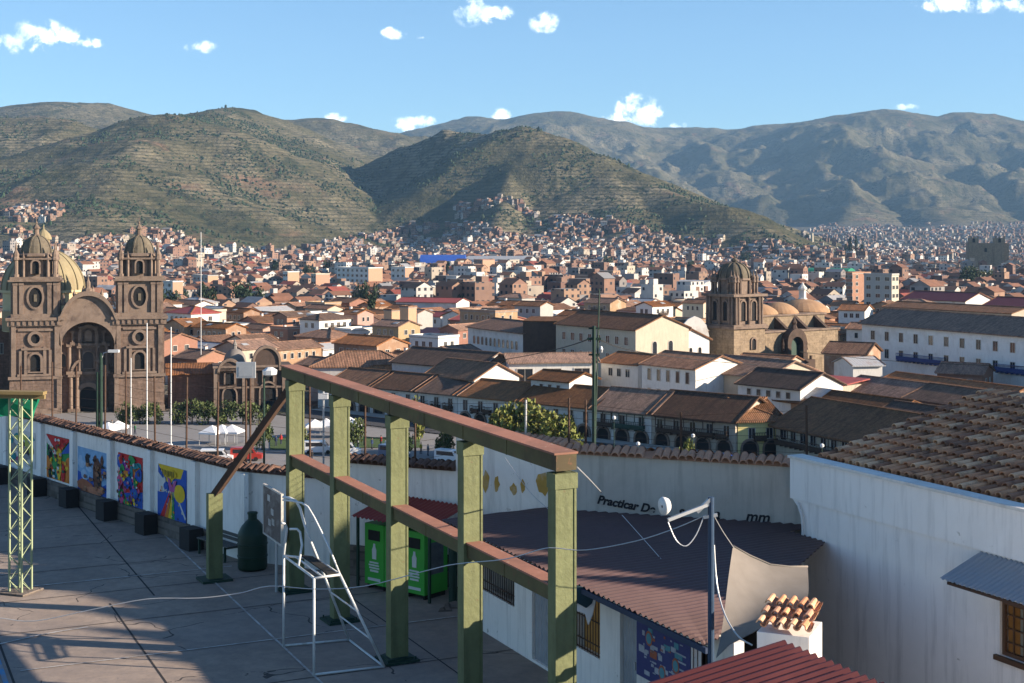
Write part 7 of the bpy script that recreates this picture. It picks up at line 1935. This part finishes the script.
for k in range(n-1):
    a = U(topp[k]); b = U(topp[k+1]); e = (b-a).normalized()*.15
    hx = U((SH.x, SH.y, 0)); q = [a-hx*.6, b-hx*.6, b+hx*8.6, a+hx*8.6]; up = U((0, 0, .12))
    m.add([p for p in q]+[p+up for p in q], [(3,2,1,0),(4,5,6,7),(0,1,5,4),(1,2,6,5),(2,3,7,6),(3,0,4,7)])
m.build('roof', MAT['tile'], t)

# ------------------------------------------------------------------ haze, sky, sun, camera
hz = MB(); hz.box(-8500, -130, -60, 8500, 10700, 1500)
hm_ = bpy.data.materials.new('air'); hm_.use_nodes = True; nt = NT(hm_); nt.n.clear()
pv = nt('ShaderNodeVolumePrincipled'); pv.inputs['Color'].default_value = (0.36, 0.64, 1.0, 1); pv.inputs['Density'].default_value = 4.6e-5; pv.inputs['Anisotropy'].default_value = 0.0
ou = nt('ShaderNodeOutputMaterial'); nt.l.new(pv.outputs[0], ou.inputs['Volume'])
ho = hz.build('haze', hm_); tag(ho, 'thin blue air over the valley', 'haze', kind='stuff')
hm_.cycles.homogeneous_volume = True if hasattr(hm_.cycles, 'homogeneous_volume') else None

w = bpy.data.worlds.new('World'); bpy.context.scene.world = w; w.use_nodes = True
nt = NT(w); nt.n.clear()
sky = nt('ShaderNodeTexSky', sky_type='NISHITA'); sky.sun_disc = False
sky.sun_elevation = math.asin(SUN.z); sky.sun_rotation = math.atan2(SUN.x, SUN.y)
sky.altitude = 1500; sky.air_density = 1.0; sky.dust_density = 0.6; sky.ozone_density = 1.6
tc = nt('ShaderNodeTexCoord'); sx = nt('ShaderNodeSeparateXYZ'); nt.l.new(tc.outputs['Generated'], sx.inputs[0])
yy = nt.math('MAXIMUM', sx.outputs['Y'], 0.02)
u = nt.math('DIVIDE', sx.outputs['X'], yy); v = nt.math('DIVIDE', sx.outputs['Z'], yy)
CL = [(14,42,26,10),(38,36,26,15),(62,38,22,10),(88,43,14,5),(200,47,17,6),(393,33,12,6),(424,38,7,3),(470,10,16,14),(494,14,18,9),(545,23,14,10),(950,3,34,9),(1000,5,40,8),(405,124,13,7),(424,122,11,6),(500,116,12,7),(632,108,15,14),(648,112,16,13),(620,122,26,8),(676,126,12,5),(905,107,13,3),(332,118,13,5),(604,121,9,4)]
best = None
cbv = nt('ShaderNodeCombineXYZ'); nt.l.new(u, cbv.inputs[0]); nt.l.new(v, cbv.inputs[1])
nzz = nt.noise(cbv.outputs[0], 75.0, 8, 0.62, 0.25)
for (px, py, rx, ry) in CL:
    a = nt.math('MULTIPLY', nt.math('SUBTRACT', u, (px-512)/F), F/(rx*1.25)); b_ = nt.math('MULTIPLY', nt.math('SUBTRACT', v, (HY-py)/F), F/(ry*1.3))
    d = nt.math('SUBTRACT', 1.0, nt.math('SQRT', nt.math('ADD', nt.math('MULTIPLY', a, a), nt.math('MULTIPLY', b_, b_))))
    best = d if best is None else nt.math('MAXIMUM', best, d)
den = nt.math('ADD', best, nt.math('MULTIPLY_ADD', nzz, 4.4, -2.35))
front = nt.math('GREATER_THAN', sx.outputs['Y'], 0.05)
mask = nt.math('MULTIPLY', nt.ramp(den, [(0.0, 0.0), (0.25, 0.25), (0.6, 0.7), (1.0, 0.97)]), front)
mask = nt.math('MULTIPLY', mask, nt.ramp(best, [(0.0, 0.0), (0.25, 1.0)]))
nz2 = nt.noise(cbv.outputs[0], 45.0, 6, 0.55)
ccol = nt.mix(nt.math('MULTIPLY_ADD', nz2, 4.5, -1.9, clamp=True), (9.5, 11, 13.0), (19.0, 18.6, 18.0))
skc = nt.mix(1.0, sky.outputs[0], (0.80, 1.02, 1.19), 'MULTIPLY')
col = nt.mix(mask, skc, ccol)
bg = nt('ShaderNodeBackground'); nt.l.new(col, bg.inputs[0]); bg.inputs[1].default_value = 0.064
ow = nt('ShaderNodeOutputWorld'); nt.l.new(bg.outputs[0], ow.inputs[0])

sl = bpy.data.lights.new('sun', 'SUN'); sl.energy = 5.0; sl.angle = R(0.5); sl.color = (1.0, 0.84, 0.66)
so = bpy.data.objects.new('sun', sl); C.objects.link(so); so.rotation_euler = SUN.to_track_quat('Z', 'Y').to_euler()

cam = bpy.data.cameras.new('camera'); co = bpy.data.objects.new('camera', cam); C.objects.link(co)
co.location = (0, 0, CAMZ); co.rotation_euler = (R(90), 0, 0)
cam.sensor_width = 36; cam.lens = F/1024*36; cam.shift_y = -(341.5-HY)/1024; cam.clip_start = 0.1; cam.clip_end = 30000
sc = bpy.context.scene; sc.camera = co
sc.view_settings.view_transform = 'Standard'; sc.view_settings.look = 'None'; sc.view_settings.gamma = 1.0; sc.view_settings.exposure = 1.35
sc.view_settings.use_curve_mapping = False
sc.cycles.use_denoising = True; sc.cycles.max_bounces = 5; sc.cycles.volume_bounces = 0; sc.cycles.diffuse_bounces = 3
sc.render.film_transparent = False
